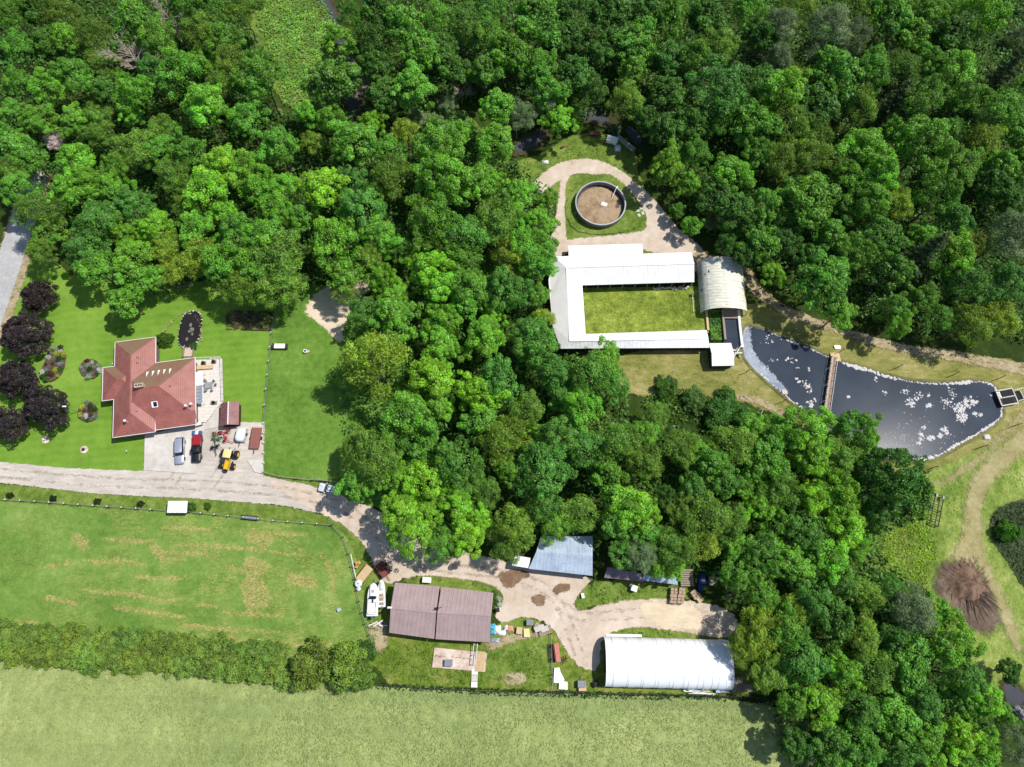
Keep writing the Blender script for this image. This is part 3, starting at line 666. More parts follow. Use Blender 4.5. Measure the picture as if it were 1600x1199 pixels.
# foam, as low lumpy crusts floating on the water
M_foam = simple('foam', C(206, 202, 200), .9, 0, .12, 5, .8)
M_scum = ground('scum', [(.4, C(120, 130, 146)), (.6, C(176, 182, 192))], edge=.9, bmp=.4, esc=1.6)
fv, ff = [], []
def foam_blob(x, y, r, z=.262, seed=0):
    n = 9; b = len(fv); rr = random.Random(seed); ph = rr.random()*6
    fv.append((x, y, z+r*.22+.02))
    for k in range(n):
        a = ph+2*PI*k/n; q = r*rr.uniform(.55, 1.25); fv.append((x+q*.6*math.cos(a), y+q*.6*math.sin(a), z+r*.15+.02))
    for k in range(n):
        a = ph+2*PI*k/n; q = r*rr.uniform(.8, 1.2); fv.append((x+q*math.cos(a), y+q*math.sin(a), z-.02))
    for k in range(n):
        j = (k+1) % n; ff.append((b, b+1+k, b+1+j)); ff.append((b+1+k, b+1+n+k, b+1+n+j, b+1+j))
inner = offset_ring(PW, -sgn*.35)
acc = 0
for i in range(n):
    a = inner[i]; b = inner[(i+1) % n]; L = math.hypot(b[0]-a[0], b[1]-a[1]); pxm = P0 = None
    st = 0
    while st < L:
        t = st/L; x = a[0]+(b[0]-a[0])*t; y = a[1]+(b[1]-a[1])*t
        # amount of foam varies round the shore: thick on the right half, broken and thin to the left
        w = .27 if x > 72 else (.1 if y > 50 and x < 66 else .2)
        w *= .5+vnoise(x*.35, y*.35, 4)*1.3
        if random.random() < (1 if x > 72 else .75):
            dx = random.uniform(-1, 1)*w*.8; foam_blob(x+dx, y+dx*.5+random.uniform(-1, 1)*w*.6, w*random.uniform(.6, 1.25), seed=random.random())
        st += .32
for cx, cy, nn, sp in [(1422, 630, 26, 6), (1432, 622, 10, 6), (1451, 634, 22, 4), (1414, 612, 10, 5), (1437, 617, 5, 4), (1450, 618, 5, 3), (1478, 628, 16, 8), (1485, 615, 14, 7), (1497, 640, 60, 9), (1510, 630, 46, 9), (1500, 652, 34, 8), (1520, 628, 20, 6), (1522, 648, 10, 3), (1530, 648, 14, 3), (1503, 657, 14, 4), (1474, 672, 16, 5), (1479, 678, 12, 4), (1468, 681, 14, 4), (1454, 685, 20, 4), (1437, 678, 9, 4), (1442, 668, 8, 4), (1438, 688, 9, 4), (1434, 692, 10, 4), (1548, 618, 6, 2), (1367, 593, 4, 3), (1383, 614, 5, 4), (1325, 621, 4, 1.5), (1262, 603, 24, 5), (1265, 611, 10, 4), (1256, 600, 8, 4), (1264, 578, 9, 3), (1246, 575, 4, 2), (1243, 592, 6, 3), (1248, 597, 7, 4), (1267, 632, 34, 5), (1272, 625, 8, 4), (1197, 575, 10, 8), (1205, 565, 7, 6), (1200, 531, 14, 10), (1235, 565, 10, 9), (1510, 700, 3, 4), (1401, 690, 60, 30), (1430, 670, 44, 36), (1480, 690, 24, 20)]:
    for k in range(int(nn*1.7*(.6 if cx < 1290 else 1)) if sp < 15 else nn):
        gx, gy = G(random.gauss(cx, sp*.55), random.gauss(cy, sp*.45))
        if sd_poly(np.array([gx]), np.array([gy]), PW)[0] > .3:
            foam_blob(gx, gy, random.uniform(.05, .14) if sp > 15 else random.choice((1, 1, 1.7))*random.uniform(.07, .2), seed=k)
me = bpy.data.meshes.new('foam'); me.from_pydata(fv, [], ff); me.materials.append(M_foam); me.shade_smooth()
tag(link(bpy.data.objects.new('foam', me)), 'white foam lining the lagoon shore and drifting in clots', 'foam', kind='stuff')
sheet('scum', .268, M_scum, lines=[([(1164, 515), (1164, 548), (1176, 567), (1195, 584), (1212, 600), (1228, 614)], [2.2, 3.4, 2.6, 1.2])], margin=.4, kind='stuff', label='pale scum film along the left shore of the lagoon', cat='scum')
# ================================================================== BUILDINGS
def slope(mb, pts):
    """one roof face with metric uv: v runs up the slope, u along the eave"""
    a, b, c = Vector(pts[0]), Vector(pts[1]), Vector(pts[2]); nr = (b-a).cross(c-a)
    if nr.z < 0: pts = pts[::-1]; nr = -nr
    nr.normalize(); up = Vector((0, 0, 1)); sd = up-nr*up.dot(nr)
    sd = sd.normalized() if sd.length > 1e-4 else Vector((0, 1, 0)); ud = sd.cross(nr)
    mb.add(pts, [tuple(range(len(pts)))], [[(Vector(p).dot(ud), Vector(p).dot(sd)) for p in pts]])
    return mb
def roof_part(name, pts, mat, parent, thick=.12):
    mb = MB(); slope(mb, [tuple(p) for p in pts])
    lo = [(p[0], p[1], p[2]-thick) for p in pts]; n = len(pts)
    for i in range(n):
        j = (i+1) % n; mb.add([pts[i], pts[j], lo[j], lo[i]], [(0, 1, 2, 3)], [[(0, 0), (.1, 0), (.1, .1), (0, .1)]])
    mb.add(lo, [tuple(range(n))], [[(0, 0)]*n])
    return mb.build(name, mat, parent)
def strip(mb, p, q, w=.16, h=.14):
    p = Vector(p); q = Vector(q); d = (q-p).normalized(); s = d.cross(Vector((0, 0, 1))).normalized()*w/2; u = Vector((0, 0, h/2))
    vs = [p-s-u, p+s-u, p+s+u, p-s+u, q-s-u, q+s-u, q+s+u, q-s+u]
    return mb.add(vs, [(0, 1, 2, 3), (7, 6, 5, 4), (0, 4, 5, 1), (1, 5, 6, 2), (2, 6, 7, 3), (3, 7, 4, 0)])

# ---- the red-roofed house (frame: u east along the eaves, s south) ----------
hu = (math.cos(.153), math.sin(.153)); HO = (-84.23, 55.15)
def HP(u, s, z): return (HO[0]+u*hu[0]+s*hu[1], HO[1]+u*hu[1]-s*hu[0], z)
house = thing('house', 'brick bungalow with a many-hipped red tile roof beside the pale gravel parking area', 'house', (0, 0, 0))
EV = 2.9; PT = .43
def hip(u0, u1, s0, s1, ev=EV, cutE=False):
    hw = min(u1-u0, s1-s0)/2; z = ev+hw*PT
    A, B, Cc, D = HP(u0, s0, ev), HP(u1, s0, ev), HP(u1, s1, ev), HP(u0, s1, ev)
    if s1-s0 > u1-u0:
        r0 = HP(u0+hw, s0+hw, z); r1 = HP(u0+hw, s1-hw, z)
        F_ = [[A, B, r0], [B, Cc, r1, r0], [Cc, D, r1], [D, A, r0, r1]]
    else:
        r0 = HP(u0+hw, s0+hw, z); r1 = HP(u1-hw, s0+hw, z)
        F_ = [[A, B, r1, r0], [B, Cc, r1], [Cc, D, r0, r1], [D, A, r0]]
    mb = MB()
    for f in F_: slope(mb, f)
    mb.add([(p[0], p[1], p[2]-.02) for p in (A, B, Cc, D)], [(0, 1, 2, 3)], [[(0, 0)]*4])
    o = mb.build('roof', M_redroof, house)
    # ridge and hip caps
    cp = MB(); strip(cp, r0, r1, .22, .1)
    for p, q in zip((A, B, Cc, D), ((r0, r0, r1, r1) if s1-s0 > u1-u0 else (r0, r1, r1, r0))): strip(cp, p, q, .18, .08)
    cp.build('ridge_cap', M_redroof, o)
    return o
hip(0, 8.75, 0, 21.8)
hip(.45, 17.2, 6.15, 19.2, EV-.02)
hip(-2.45, 6.2, 5.65, 13.3, EV-.04)
roof_part('porch_roof', [HP(8.8, 18.3, 3.32), HP(17.25, 18.3, 3.32), HP(17.25, 21.35, 2.72), HP(8.8, 21.35, 2.72)], M_redroof, house)
mb = MB()
for p, q in [((0, 0), (8.75, 0)), ((8.75, 0), (8.75, 6.1)), ((8.75, 6.15), (17.2, 6.15)), ((17.2, 6.15), (17.2, 21.3)), ((0, 21.8), (8.75, 21.8)), ((8.75, 18.3), (8.75, 21.8)), ((0, 13.3), (0, 21.8)), ((-2.45, 5.65), (-2.45, 13.3)), ((-2.45, 5.65), (0, 5.65)), ((-2.45, 13.3), (0, 13.3)), ((0, 0), (0, 5.65)), ((8.75, 21.38), (17.2, 21.38))]:
    zz = EV-.03 if p[1] < 21.35 or p[1] > 21.5 else 2.68
    strip(mb, HP(p[0], p[1], zz), HP(q[0], q[1], zz), .09, .18)
mb.build('fascia', M_white, house)
mb = MB()
def hwall(u0, s0, u1, s1, z1=2.84):
    mb.poly([HP(u0, s0, 0), HP(u1, s1, 0), HP(u1, s1, z1), HP(u0, s0, z1)])
W_ = [(.5, .5), (8.25, .5), (8.25, 6.7), (16.7, 6.7), (16.7, 20.6), (8.25, 20.6), (8.25, 21.3), (.5, 21.3), (.5, 12.8), (-1.95, 12.8), (-1.95, 6.2), (.5, 6.2)]
for a, b in zip(W_, W_[1:]+W_[:1]): hwall(a[0], a[1], b[0], b[1], 2.84 if b[1] < 20 else 2.6)
mb.build('wall', M_brick, house)
def hwin(u0, u1, s, z0=.9, z1=2.2, nm='window'):
    f = MB()
    for a, b in ((HP(u0, s, z0), HP(u1, s, z0)), (HP(u0, s, z1), HP(u1, s, z1)), (HP(u0, s, z0), HP(u0+.01, s, z1)), (HP(u1, s, z0), HP(u1+.01, s, z1))): strip(f, a, b, .1, .1)
    o = f.build(nm, M_white, house)
    MB().poly([HP(u0, s+.03, z0), HP(u1, s+.03, z0), HP(u1, s+.03, z1), HP(u0, s+.03, z1)]).build('pane', M_glass, o)
for u0, u1 in ((9.2, 11.6), (12.2, 13.4), (14, 16.2)): hwin(u0, u1, 20.64, .7, 2.3)
for u0, u1 in ((1.2, 3), (4.6, 7.4)): hwin(u0, u1, 21.34)
hwin(-1.6, 0, 12.84)
ch = MB(); ch.box((0, 0, 0), (1.7, .75, 1.3)); ch.box((0, 0, .7), (1.9, .95, .12)); 
o = ch.build('chimney', simple('chimney_stone', C(176, 158, 140), .85, 0, .2), house, loc=HP(6.9, 12.2, 5.7), rz=.153)
for x in (-.45, .1, .55): MB().tube((x, 0, .7), (x, 0, 1.0), .13).build('flue', M_dark, o)
M_glow = simple('roof_tube_plastic', C(238, 238, 234), .4, 0, .03)
for k in range(5):                      # the row of pale snow guards on the mossy slope
    s0, u0 = 9.1, 7.5+k*1.2; zz = EV+(s0-6.15)*PT+.05
    m_ = MB(); a = Vector(HP(u0, s0+.7, zz+.3)); b1 = Vector(HP(u0-.3, s0-.7, zz-.25)); b2 = Vector(HP(u0+.3, s0-.7, zz-.25)); t2 = Vector(HP(u0, s0-.5, zz+.12))
    m_.add([a, b1, b2, t2], [(0, 1, 3), (0, 3, 2), (1, 2, 3), (0, 2, 1)]); m_.build('snow_guard', M_glow, house)
m_ = MB(); zz = EV+(19.2-16.2)*PT+.12
m_.add([HP(8.6, 15.6, zz+.3), HP(9.9, 15.6, zz+.3), HP(9.9, 16.8, zz-.2), HP(8.6, 16.8, zz-.2)], [(0, 1, 2, 3)])
o = m_.build('skylight', M_white, house)
m_ = MB(); m_.add([HP(9.0, 15.75, zz+.29), HP(9.75, 15.75, zz+.29), HP(9.75, 16.65, zz-.1), HP(9.0, 16.65, zz-.1)], [(0, 1, 2, 3)]); m_.build('pane', M_glass, o)
for u, s, z in ((3.6, 19.2, 4.0), (15.9, 17.6, 3.6), (16.8, 17.2, 3.2)):
    m_ = MB(); m_.tube(HP(u, s, z), HP(u, s, z+1.15), .07); m_.tube(HP(u, s, z+1.15), HP(u, s, z+1.45), .26, .26, 8); m_.build('vent_pipe', M_plastic, house)
for u, s, z in ((4.9+.7, 5.0, 4.4), (5.6, 6.2, 4.4), (12.8, 12.8, 5.1), (5.6, 17.2, 4.3)):
    m_ = MB(); m_.tube(HP(u, s, z-.1), HP(u, s, z+.3), .09); m_.build('roof_vent', M_redroof, house)

# deck and its furniture
deck = thing('deck', 'pale timber deck on stilts joining the right side of the red-roofed house', 'deck')
dz = .5; DK = [(306, 562), (347, 560), (349, 628), (337, 640), (322, 660), (307, 662)]
tc = [G3(p[0], p[1], dz) for p in DK]
MB().poly(tc[::-1], .12).build('skirt', M_wood, deck)
ax, ay = G(306, 561, dz); bx, by = G(347.5, 560, dz); L_ = math.hypot(bx-ax, by-ay)
# boards clipped to the deck outline
nb = 46
mdeck = simple('deck_board', C(222, 214, 204), .8, 0, .12, 3)
y_top = max(p[1] for p in tc); y_bot = min(p[1] for p in tc)
for k in range(nb):
    y = y_top-(k+.5)*(y_top-y_bot)/nb; xs = []
    for a, b in zip(tc, tc[1:]+tc[:1]):
        if (a[1] > y) != (b[1] > y): xs.append(a[0]+(y-a[1])/(b[1]-a[1])*(b[0]-a[0]))
    if len(xs) == 2:
        xs.sort(); MB().box(((xs[0]+xs[1])/2, y, dz+.02), (xs[1]-xs[0], (y_top-y_bot)/nb-.03, .04)).build('board', mdeck, deck)
def rail(pts, z, h, mat, parent, posts=True, name='railing'):
    for a, b in zip(pts[:-1], pts[1:]):
        m_ = MB(); strip(m_, (a[0], a[1], z+h), (b[0], b[1], z+h), .07, .06); strip(m_, (a[0], a[1], z+h*.5), (b[0], b[1], z+h*.5), .04, .04)
        d = math.hypot(b[0]-a[0], b[1]-a[1]); k = max(2, int(d/1.6))
        for i in range(k+1): m_.box((a[0]+(b[0]-a[0])*i/k, a[1]+(b[1]-a[1])*i/k, z+h/2), (.08, .08, h))
        m_.build(name, mat, parent)
rail([G(306.5, 561, dz), G(347, 560, dz), G(349, 627, dz)], dz, .95, M_whiteold, deck)
def chair(px, py, rz, z, label, mat=M_grey):
    x, y = G(px, py, z); t = thing('chair', label, 'chair', (x, y, z), rz, 'patio chairs on the deck')
    MB().box((0, 0, .42), (.5, .5, .06)).build('seat', mat, t); MB().box((-.25, 0, .7), (.06, .5, .55)).build('backrest', mat, t)
    for sx in (-1, 1):
        for sy in (-1, 1): MB().tube((sx*.21, sy*.21, .04), (sx*.2, sy*.2, .4), .03).build('leg', mat, t)
tx, ty = G(326, 602, dz+.7)
t = thing('patio_table', 'slatted grey patio table ringed by chairs on the deck', 'table', (tx, ty, dz+.04), .1)
for k in range(7): MB().box((0, -.54+k*.18, .72), (1.7, .15, .04)).build('slat', M_steel, t)
for sx in (-1, 1):
    for sy in (-1, 1): MB().tube((sx*.7, sy*.45, 0), (sx*.7, sy*.45, .7), .035).build('leg', M_steel, t)
for k, (dx, dy) in enumerate([(1.3, .2), (.8, 1.0), (-.9, 1.0), (-1.35, -.1), (-.5, -1.05), (.7, -1.1)]):
    chairlab = ['patio chair at the right end of the slatted deck table', 'patio chair on the far right side of the deck table', 'patio chair on the far left side of the deck table', 'patio chair at the left end of the deck table', 'patio chair on the near left side of the deck table', 'patio chair on the near right side of the deck table'][k]
    q = P2 = (tx+dx, ty+dy); tt = thing('chair', chairlab, 'chair', (q[0], q[1], dz+.04), math.atan2(-dy, -dx), 'patio chairs on the deck')
    MB().box((0, 0, .42), (.5, .5, .06)).build('seat', M_grey, tt); MB().box((-.26, 0, .68), (.06, .5, .55)).build('backrest', M_grey, tt)
    for sx in (-1, 1):
        for sy in (-1, 1): MB().tube((sx*.2, sy*.2, 0), (sx*.2, sy*.2, .4), .03).build('leg', M_grey, tt)
def planter(px, py, z, label, col, w=.9):
    x, y = G(px, py, z); t = thing('planter', label, 'planter', (x, y, z))
    MB().box((0, 0, .2), (w, .6, .4), 0, 1.1).build('pot', M_wood, t)
    c = child('foliage', CROWN['shrub'][0], t, (0, 0, .55)); c.scale = (.085, .06, .07); c.color = C(*col)
planter(319, 568, dz+.04, 'dark leafed planter box on the left of the deck top rail', (60, 80, 40))
planter(335, 566, dz+.04, 'grey planter box at the top right corner of the deck', (70, 60, 50))
planter(335, 630, dz+.04, 'large planter of dark foliage at the lower right of the deck', (50, 70, 36), 1.2)
o = MB().box((0, 0, 0), (4.6, .9, .1)).build('bench_seat', M_tan, None, loc=G3(318, 575, dz+.5), rz=.08); bb = o
t = thing('bench', 'long tan built-in bench across the top of the deck', 'bench', G3(318, 575, dz+.04), .08); o.parent = t; o.location = (0, 0, .42); o.rotation_euler.z = 0
for x in (-2, 0, 2): MB().box((x, 0, .19), (.1, .7, .36)).build('leg', M_wood, t)
x, y = G(312, 606, 2.2)
t = thing('awning', 'narrow white awning with glass panes over the deck beside the house wall', 'awning', (x, y, dz+.04), .153)
for k in range(9): MB().box((0, 3.2-k*.8, 1.9), (1.4, .72, .05)).build('pane', M_steel if k > 3 else M_cover, t)
for sy in (-3.4, 0, 3.4): MB().box((.66, sy, .95), (.08, .08, 1.84)).build('post', M_white, t)
MB().box((.74, -.1, 1.94), (.06, 7.2, .1)).build('beam', M_white, t)

# small red garden shed
def gable(name, label, cat, cx, cy, L, Wd, hw, hr, rz, rmat, wmat, over=.25, capmat=None, openend=None, trim=None):
    """ridge along local x"""
    t = thing(name, label, cat, (cx, cy, 0), rz)
    a, b = L/2, Wd/2
    roof_part('roof', [(-a-over, -b-over, hw), (a+over, -b-over, hw), (a+over, 0, hr), (-a-over, 0, hr)], rmat, t)
    roof_part('roof', [(-a-over, b+over, hw), (-a-over, 0, hr-.003), (a+over, 0, hr-.003), (a+over, b+over, hw)], rmat, t)
    sl_ = (hr-hw)/(b+over)
    w = MB(); hh = hw+over*sl_-.13
    for sx in (-1, 1): w.add([(sx*a, -b, 0), (sx*a, b, 0), (sx*a, b, hh), (sx*a, 0, hr-.13), (sx*a, -b, hh)], [(0, 1, 2, 3, 4)])
    for sy in (-1, 1): w.add([(-a, sy*b, 0), (a, sy*b, 0), (a, sy*b, hh), (-a, sy*b, hh)], [(0, 1, 2, 3)])
    w.build('wall', wmat, t)
    c = MB(); strip(c, (-a-over, 0, hr+.02), (a+over, 0, hr+.02), .24, .08); c.build('ridge_cap', capmat or rmat, t)
    return t
x, y = G(358.5, 647, 2.2)
gs = gable('garden_shed', 'small garden shed with a worn red gable roof and pale ridge beside the parked equipment', 'shed', x, y, 4.6, 3.4, 2.1, 3.0, PI/2+.1, M_shedroof, M_darkwall, .25, M_whiteold)
MB().box((-2.34, 0, .95), (.06, 1.7, 1.9)).build('door', M_dark, gs)
MB().box((-2.38, 0, 1.0), (.05, 1.0, .9)).build('window', M_glass, gs)
# white heat pump/bin at the house corner
x, y = G(312, 665); t = thing('gas_grill', 'white-lidded barbecue by the lower right corner of the red-roofed house', 'barbecue', (x, y, 0), .3)
MB().box((0, 0, .45), (1.5, .8, .8)).build('cabinet', M_black, t); MB().box((0, .05, .95), (1.5, .7, .3), 0, .8).build('lid', M_plastic, t)

# ---- garden pond -------------------------------------------------------------
gp = thing('garden_pond', 'oval black-lined garden pond with pale stone edging above the house', 'pond', (0, 0, 0))
cx, cy = G(298, 515.5); el = []
for k in range(28):
    t = 2*PI*k/28; ex = 2.25*math.copysign(abs(math.cos(t))**.75, math.cos(t)); ey = 4.25*math.copysign(abs(math.sin(t))**.75, math.sin(t)); el.append((cx+ex+.02*ey, cy+ey))
M_pond = water('pond_water', C(44, 42, 44), .12); MB().poly([(x, y, .3) for x, y in el]).build('water', M_pond, gp)
mb = MB(); cc = (cx, cy)
mb.rings([[(cc[0]+(x-cc[0])*k, cc[1]+(y-cc[1])*k, z) for x, y in el] for k, z in ((.97, .28), (1.0, .42), (1.05, .42), (1.08, 0))], False, False)
mb.build('liner', M_black, gp)
for k, (x, y) in enumerate(el):
    s_ = random.uniform(.22, .4); MB().box((cc[0]+(x-cc[0])*1.07, cc[1]+(y-cc[1])*1.05, .38), (s_, s_*1.3, .18), k*.8, .7).build('edging_stone', M_conc if k % 3 else M_wood, gp)
M_alg = simple('algae', C(118, 112, 100), .8, 0, .3, 5)
for k in range(5):
    px, py = [(298, 508), (300, 515), (296, 518), (300, 522), (292, 530)][k]; x, y = G(px, py, .3)
    MB().rings([rrect(random.uniform(.15, .5), random.uniform(.2, .5), .2, z, 2, x, y) for z in (.3, .36)]).build('algae_patch', M_alg, gp)
sheet('pond_border', lvl(), M_track, lines=[([(256, 520), (268, 505), (280, 492), (297, 488), (312, 500), (316, 520), (315, 540), (306, 548)], .5)], margin=.3)
x, y = G(296, 550); t = thing('footbridge', 'little pink paved ramp between two rails below the garden pond', 'bridge', (x, y, 0), 0)
MB().box((0, 0, .15), (1.9, 2.4, .3)).build('slab', simple('pink_pavers', C(206, 178, 166), .85, 0, .15, 6), t)
for sx in (-1, 1): MB().box((sx*1.05, 0, .35), (.12, 2.8, .7)).build('rail', M_wood, t)

# ---- U-shaped white steel barn ----------------------------------------------
ub = thing('cattle_barn', 'long white steel barn bent in a U round a grassy courtyard', 'barn')
E_, Rg = 3.0, 4.7
def W3(px, py, z): return G3(px, py, z)
nw, ne, nre, nse, nsw, nrw = W3(865, 401, E_), W3(1081, 394, E_), W3(1085, 412, Rg), W3(1085, 441, E_), W3(910, 446, E_), W3(885, 418.5, Rg)
def split_panels(nm, A, B, Cc, D, k, mat, par):
    """roof slope eave A-B, ridge D-C, cut into k sheets side by side"""
    A, B, Cc, D = map(Vector, (A, B, Cc, D))
    for i in range(k):
        t0, t1 = i/k, (i+1)/k-.0008
        roof_part(nm, [A.lerp(B, t0), A.lerp(B, t1), D.lerp(Cc, t1), D.lerp(Cc, t0)], mat, par, .1)
split_panels('roof_panel', nw, ne, nre, nrw, 8, M_whiteroof, ub)
split_panels('roof_panel', nsw, nse, nre, nrw, 8, M_whiteroof, ub)
wr1 = W3(890, 533, 4.2); wso = W3(876, 545, 2.9); wmid = W3(857, 438, 2.7); wlow = W3(863, 508, 2.7)
roof_part('roof_panel', [nw, nrw, W3(887.5, 475, 4.65), W3(860, 473, 2.7), wmid], M_oldwhite, ub)
roof_part('roof_panel', [W3(887.5, 475, 4.65), wr1, wso, wlow, W3(860, 473, 2.7)], M_oldwhite, ub)
roof_part('roof_panel', [nrw, nsw, W3(915, 522, 3.0), wr1], M_whiteroof, ub)
sr = W3(1107, 529, 3.45); split_panels('roof_panel', W3(915, 522, 3.0), W3(1104.5, 516, 3.0), sr, wr1, 7, M_whiteroof, ub)
split_panels('roof_panel', wso, W3(1109, 543.5, 2.9), sr, wr1, 7, M_whiteroof, ub)
mb = MB()
for a, b in ((nrw, nre), (nrw, nsw), (nrw, wr1), (wr1, sr), (wr1, W3(915, 522, 3.0))): strip(mb, (a[0], a[1], a[2]+.04), (b[0], b[1], b[2]+.04), .3, .06)
mb.build('ridge_cap', M_whiteold, ub)
mb = MB()
def wl(a, b, z1, z0=0): mb.add([(a[0], a[1], z0), (b[0], b[1], z0), (b[0], b[1], z1), (a[0], a[1], z1)], [(0, 1, 2, 3)])
ins = lambda p, dx, dy: (p[0]+dx, p[1]+dy)
wl(ins(nw, .3, -.3), ins(ne, -.3, -.3), 2.9); wl(ins(ne, -.3, -.3), ins(nse, -.3, .4), 2.9); wl(ins(nse, -.3, 1.2), ins(nsw, -1, 1.2), 2.9)
wl(ins(nsw, -1, 1.2), ins(W3(915, 522, 3), -1, -.6), 2.9); wl(ins(W3(915, 522, 3), -1, -.6), ins(W3(1104, 516, 3), -.3, -.6), 2.9)
wl(ins(W3(1104, 516, 3), -.3, -.6), ins(W3(1109, 543, 3), -.3, .4), 2.8); wl(ins(wso, .3, .5), ins(W3(1109, 543, 3), -.3, .5), 2.7)
wl(ins(wmid, .4, 0), ins(wlow, .4, 0), 2.5); wl(ins(wmid, .4, 0), ins(nw, .3, -.3), 2.6); wl(ins(wlow, .4, 0), ins(wso, .3, .5), 2.5)
mb.build('wall', M_darkwall, ub)
for k in range(9):
    f = (k+.3)/9; x = nsw[0]+(nse[0]-nsw[0])*f; y = nsw[1]+(nse[1]-nsw[1])*f; MB().box((x, y+.15, 1.43), (.16, .16, 2.86)).build('post', M_wood, ub)
# low lean-to north of it
t = thing('lean_to_shed', 'low shed with weathered ribbed white roof against the top of the U-shaped barn', 'shed')
split_panels('roof_panel', W3(888, 384, 2.5), W3(1003.5, 381, 2.5), W3(1005.5, 401, 3.2), W3(888.5, 404, 3.2), 9, M_oldwhite, t)
mb = MB(); a, b = W3(889, 386, 2.4), W3(1002.5, 383, 2.4); wl(a, b, 2.3); wl(b, W3(1003.5, 400, 2.9), 2.3); wl(a, W3(889, 402, 2.9), 2.3); mb.build('wall', M_darkwall, t)
# white poultry resting along the shaded edge of the yard
dk = None
for k in range(30):
    px, py = 1020+k*1.9+random.uniform(-.8, .8), 452.5-k*.06+random.uniform(-1.6, 1.6)
    x, y = G(px, py)
    if dk is None:
        dk = thing('duck', 'white duck resting in the row under the eave of the U-shaped barn', 'duck', (x, y, .1), 0, 'white ducks in a row along the courtyard edge')
        b = MB(); b.rings([[(cx_, r*math.cos(t)*.8, .2+r*math.sin(t)) for t in [2*PI*i/8 for i in range(8)]] for cx_, r in ((-.32, .03), (-.22, .13), (0, .19), (.2, .15), (.28, .07))]); b.build('body', M_plastic, dk, True)
        b = MB(); b.rings([[(.26+h*.15+r*math.cos(t), r*math.sin(t), .26+h) for t in [2*PI*i/6 for i in range(6)]] for h, r in ((0, .06), (.14, .05), (.2, .075), (.28, .05))]); b.build('head', M_plastic, dk, True)
        b = MB(); b.box((.42, 0, .48), (.13, .06, .03)); b.build('beak', M_orange, dk); d_ = dk
    else: d_ = copy_tree(dk); d_.location = (x, y, .1)
    d_.rotation_euler.z = random.uniform(0, 6.28)
    if k == 0: dk = d_
# ---- arched greenhouse ------------------------------------------------------
M_poly, nt, b, out = new_mat('translucent_sheeting')
nt.links.new(ramp(nt, noise(nt, objvec(nt, (.5, 3, 1)), 1.2, 4), [(.35, C(216, 212, 186)), (.65, C(250, 248, 234))]), b.inputs['Base Color']); b.inputs['Roughness'].default_value = .35
tl = N(nt, 'BsdfTranslucent'); tl.inputs[0].default_value = C(200, 190, 150); mx = N(nt, 'MixShader'); mx.inputs[0].default_value = .1
nt.links.new(b.outputs[0], mx.inputs[1]); nt.links.new(tl.outputs[0], mx.inputs[2])
tr = N(nt, 'BsdfTransparent'); mx2 = N(nt, 'MixShader'); mx2.inputs[0].default_value = .03
nt.links.new(mx.outputs[0], mx2.inputs[1]); nt.links.new(tr.outputs[0], mx2.inputs[2]); nt.links.new(mx2.outputs[0], out.inputs[0])
gx, gy = 52.2, 70.6
gh = thing('greenhouse', 'arched greenhouse of yellowed translucent sheets at the right end of the U-shaped barn', 'greenhouse', (gx, gy, 0), -.015)
def arch_pt(t, hw, h, p=.85): a = PI*t; return (-hw*math.copysign(abs(math.cos(a))**p, math.cos(a)), h*math.sin(a)**p)
def arch_panels(parent, L, hw, h, z0, nlen, narc, mat, cross=1, gap=.0, r_=.85, lap=.012, nm='panel'):
    for i in range(nlen):
        y0 = -L/2+L*i/nlen; y1 = y0+L/nlen-gap
        for s in range(cross):
            m_ = MB(); k0 = s*narc//cross; k1 = (s+1)*narc//cross; vs = []
            for k in range(k0, k1+1):
                x, z = arch_pt(k/narc, hw, h, r_); off = 1+lap*((i+s) % 2)*.5
                vs += [(x*off, y0, z0+z*off), (x*off, y1, z0+z*off)]
            m = k1-k0; m_.add(vs, [(2*q, 2*q+1, 2*q+3, 2*q+2) for q in range(m)]); m_.build(nm, mat, parent, True)
arch_panels(gh, 13.0, 5.3, 3.6, .9, 17, 20, M_poly, 4, .03)
for k in range(18):
    m_ = MB(); y = -6.5+13*k/17
    pts = [arch_pt(q/12, 5.28, 3.58) for q in range(13)]
    for a, b_ in zip(pts[:-1], pts[1:]): m_.tube((a[0], y, .9+a[1]), (b_[0], y, .9+b_[1]), .05, n=4, caps=False)
    m_.build('hoop', M_wood, gh)
for sx in (-1, 1):
    for k in range(7): MB().box((sx*5.3, -6.4+12.8*k/6, .45), (.14, .14, .9)).build('post', M_wood, gh)
for px, py, w, d in ((1110, 424, .9, .6), (1105, 427, .8, .4), (1093, 450, 1.0, .5), (1101, 449, .9, .5)):
    x, y = G(px, py, 4.0); lx, ly = x-gx, y-gy; zz = .9+3.6*math.sqrt(max(.05, 1-(lx/5.3)**2))
    MB().rings([rrect(w*.5, d*.5, .15, zz+q, 2, lx, ly) for q in (-.05, .14)]).build('torn_patch', M_dark, gh)
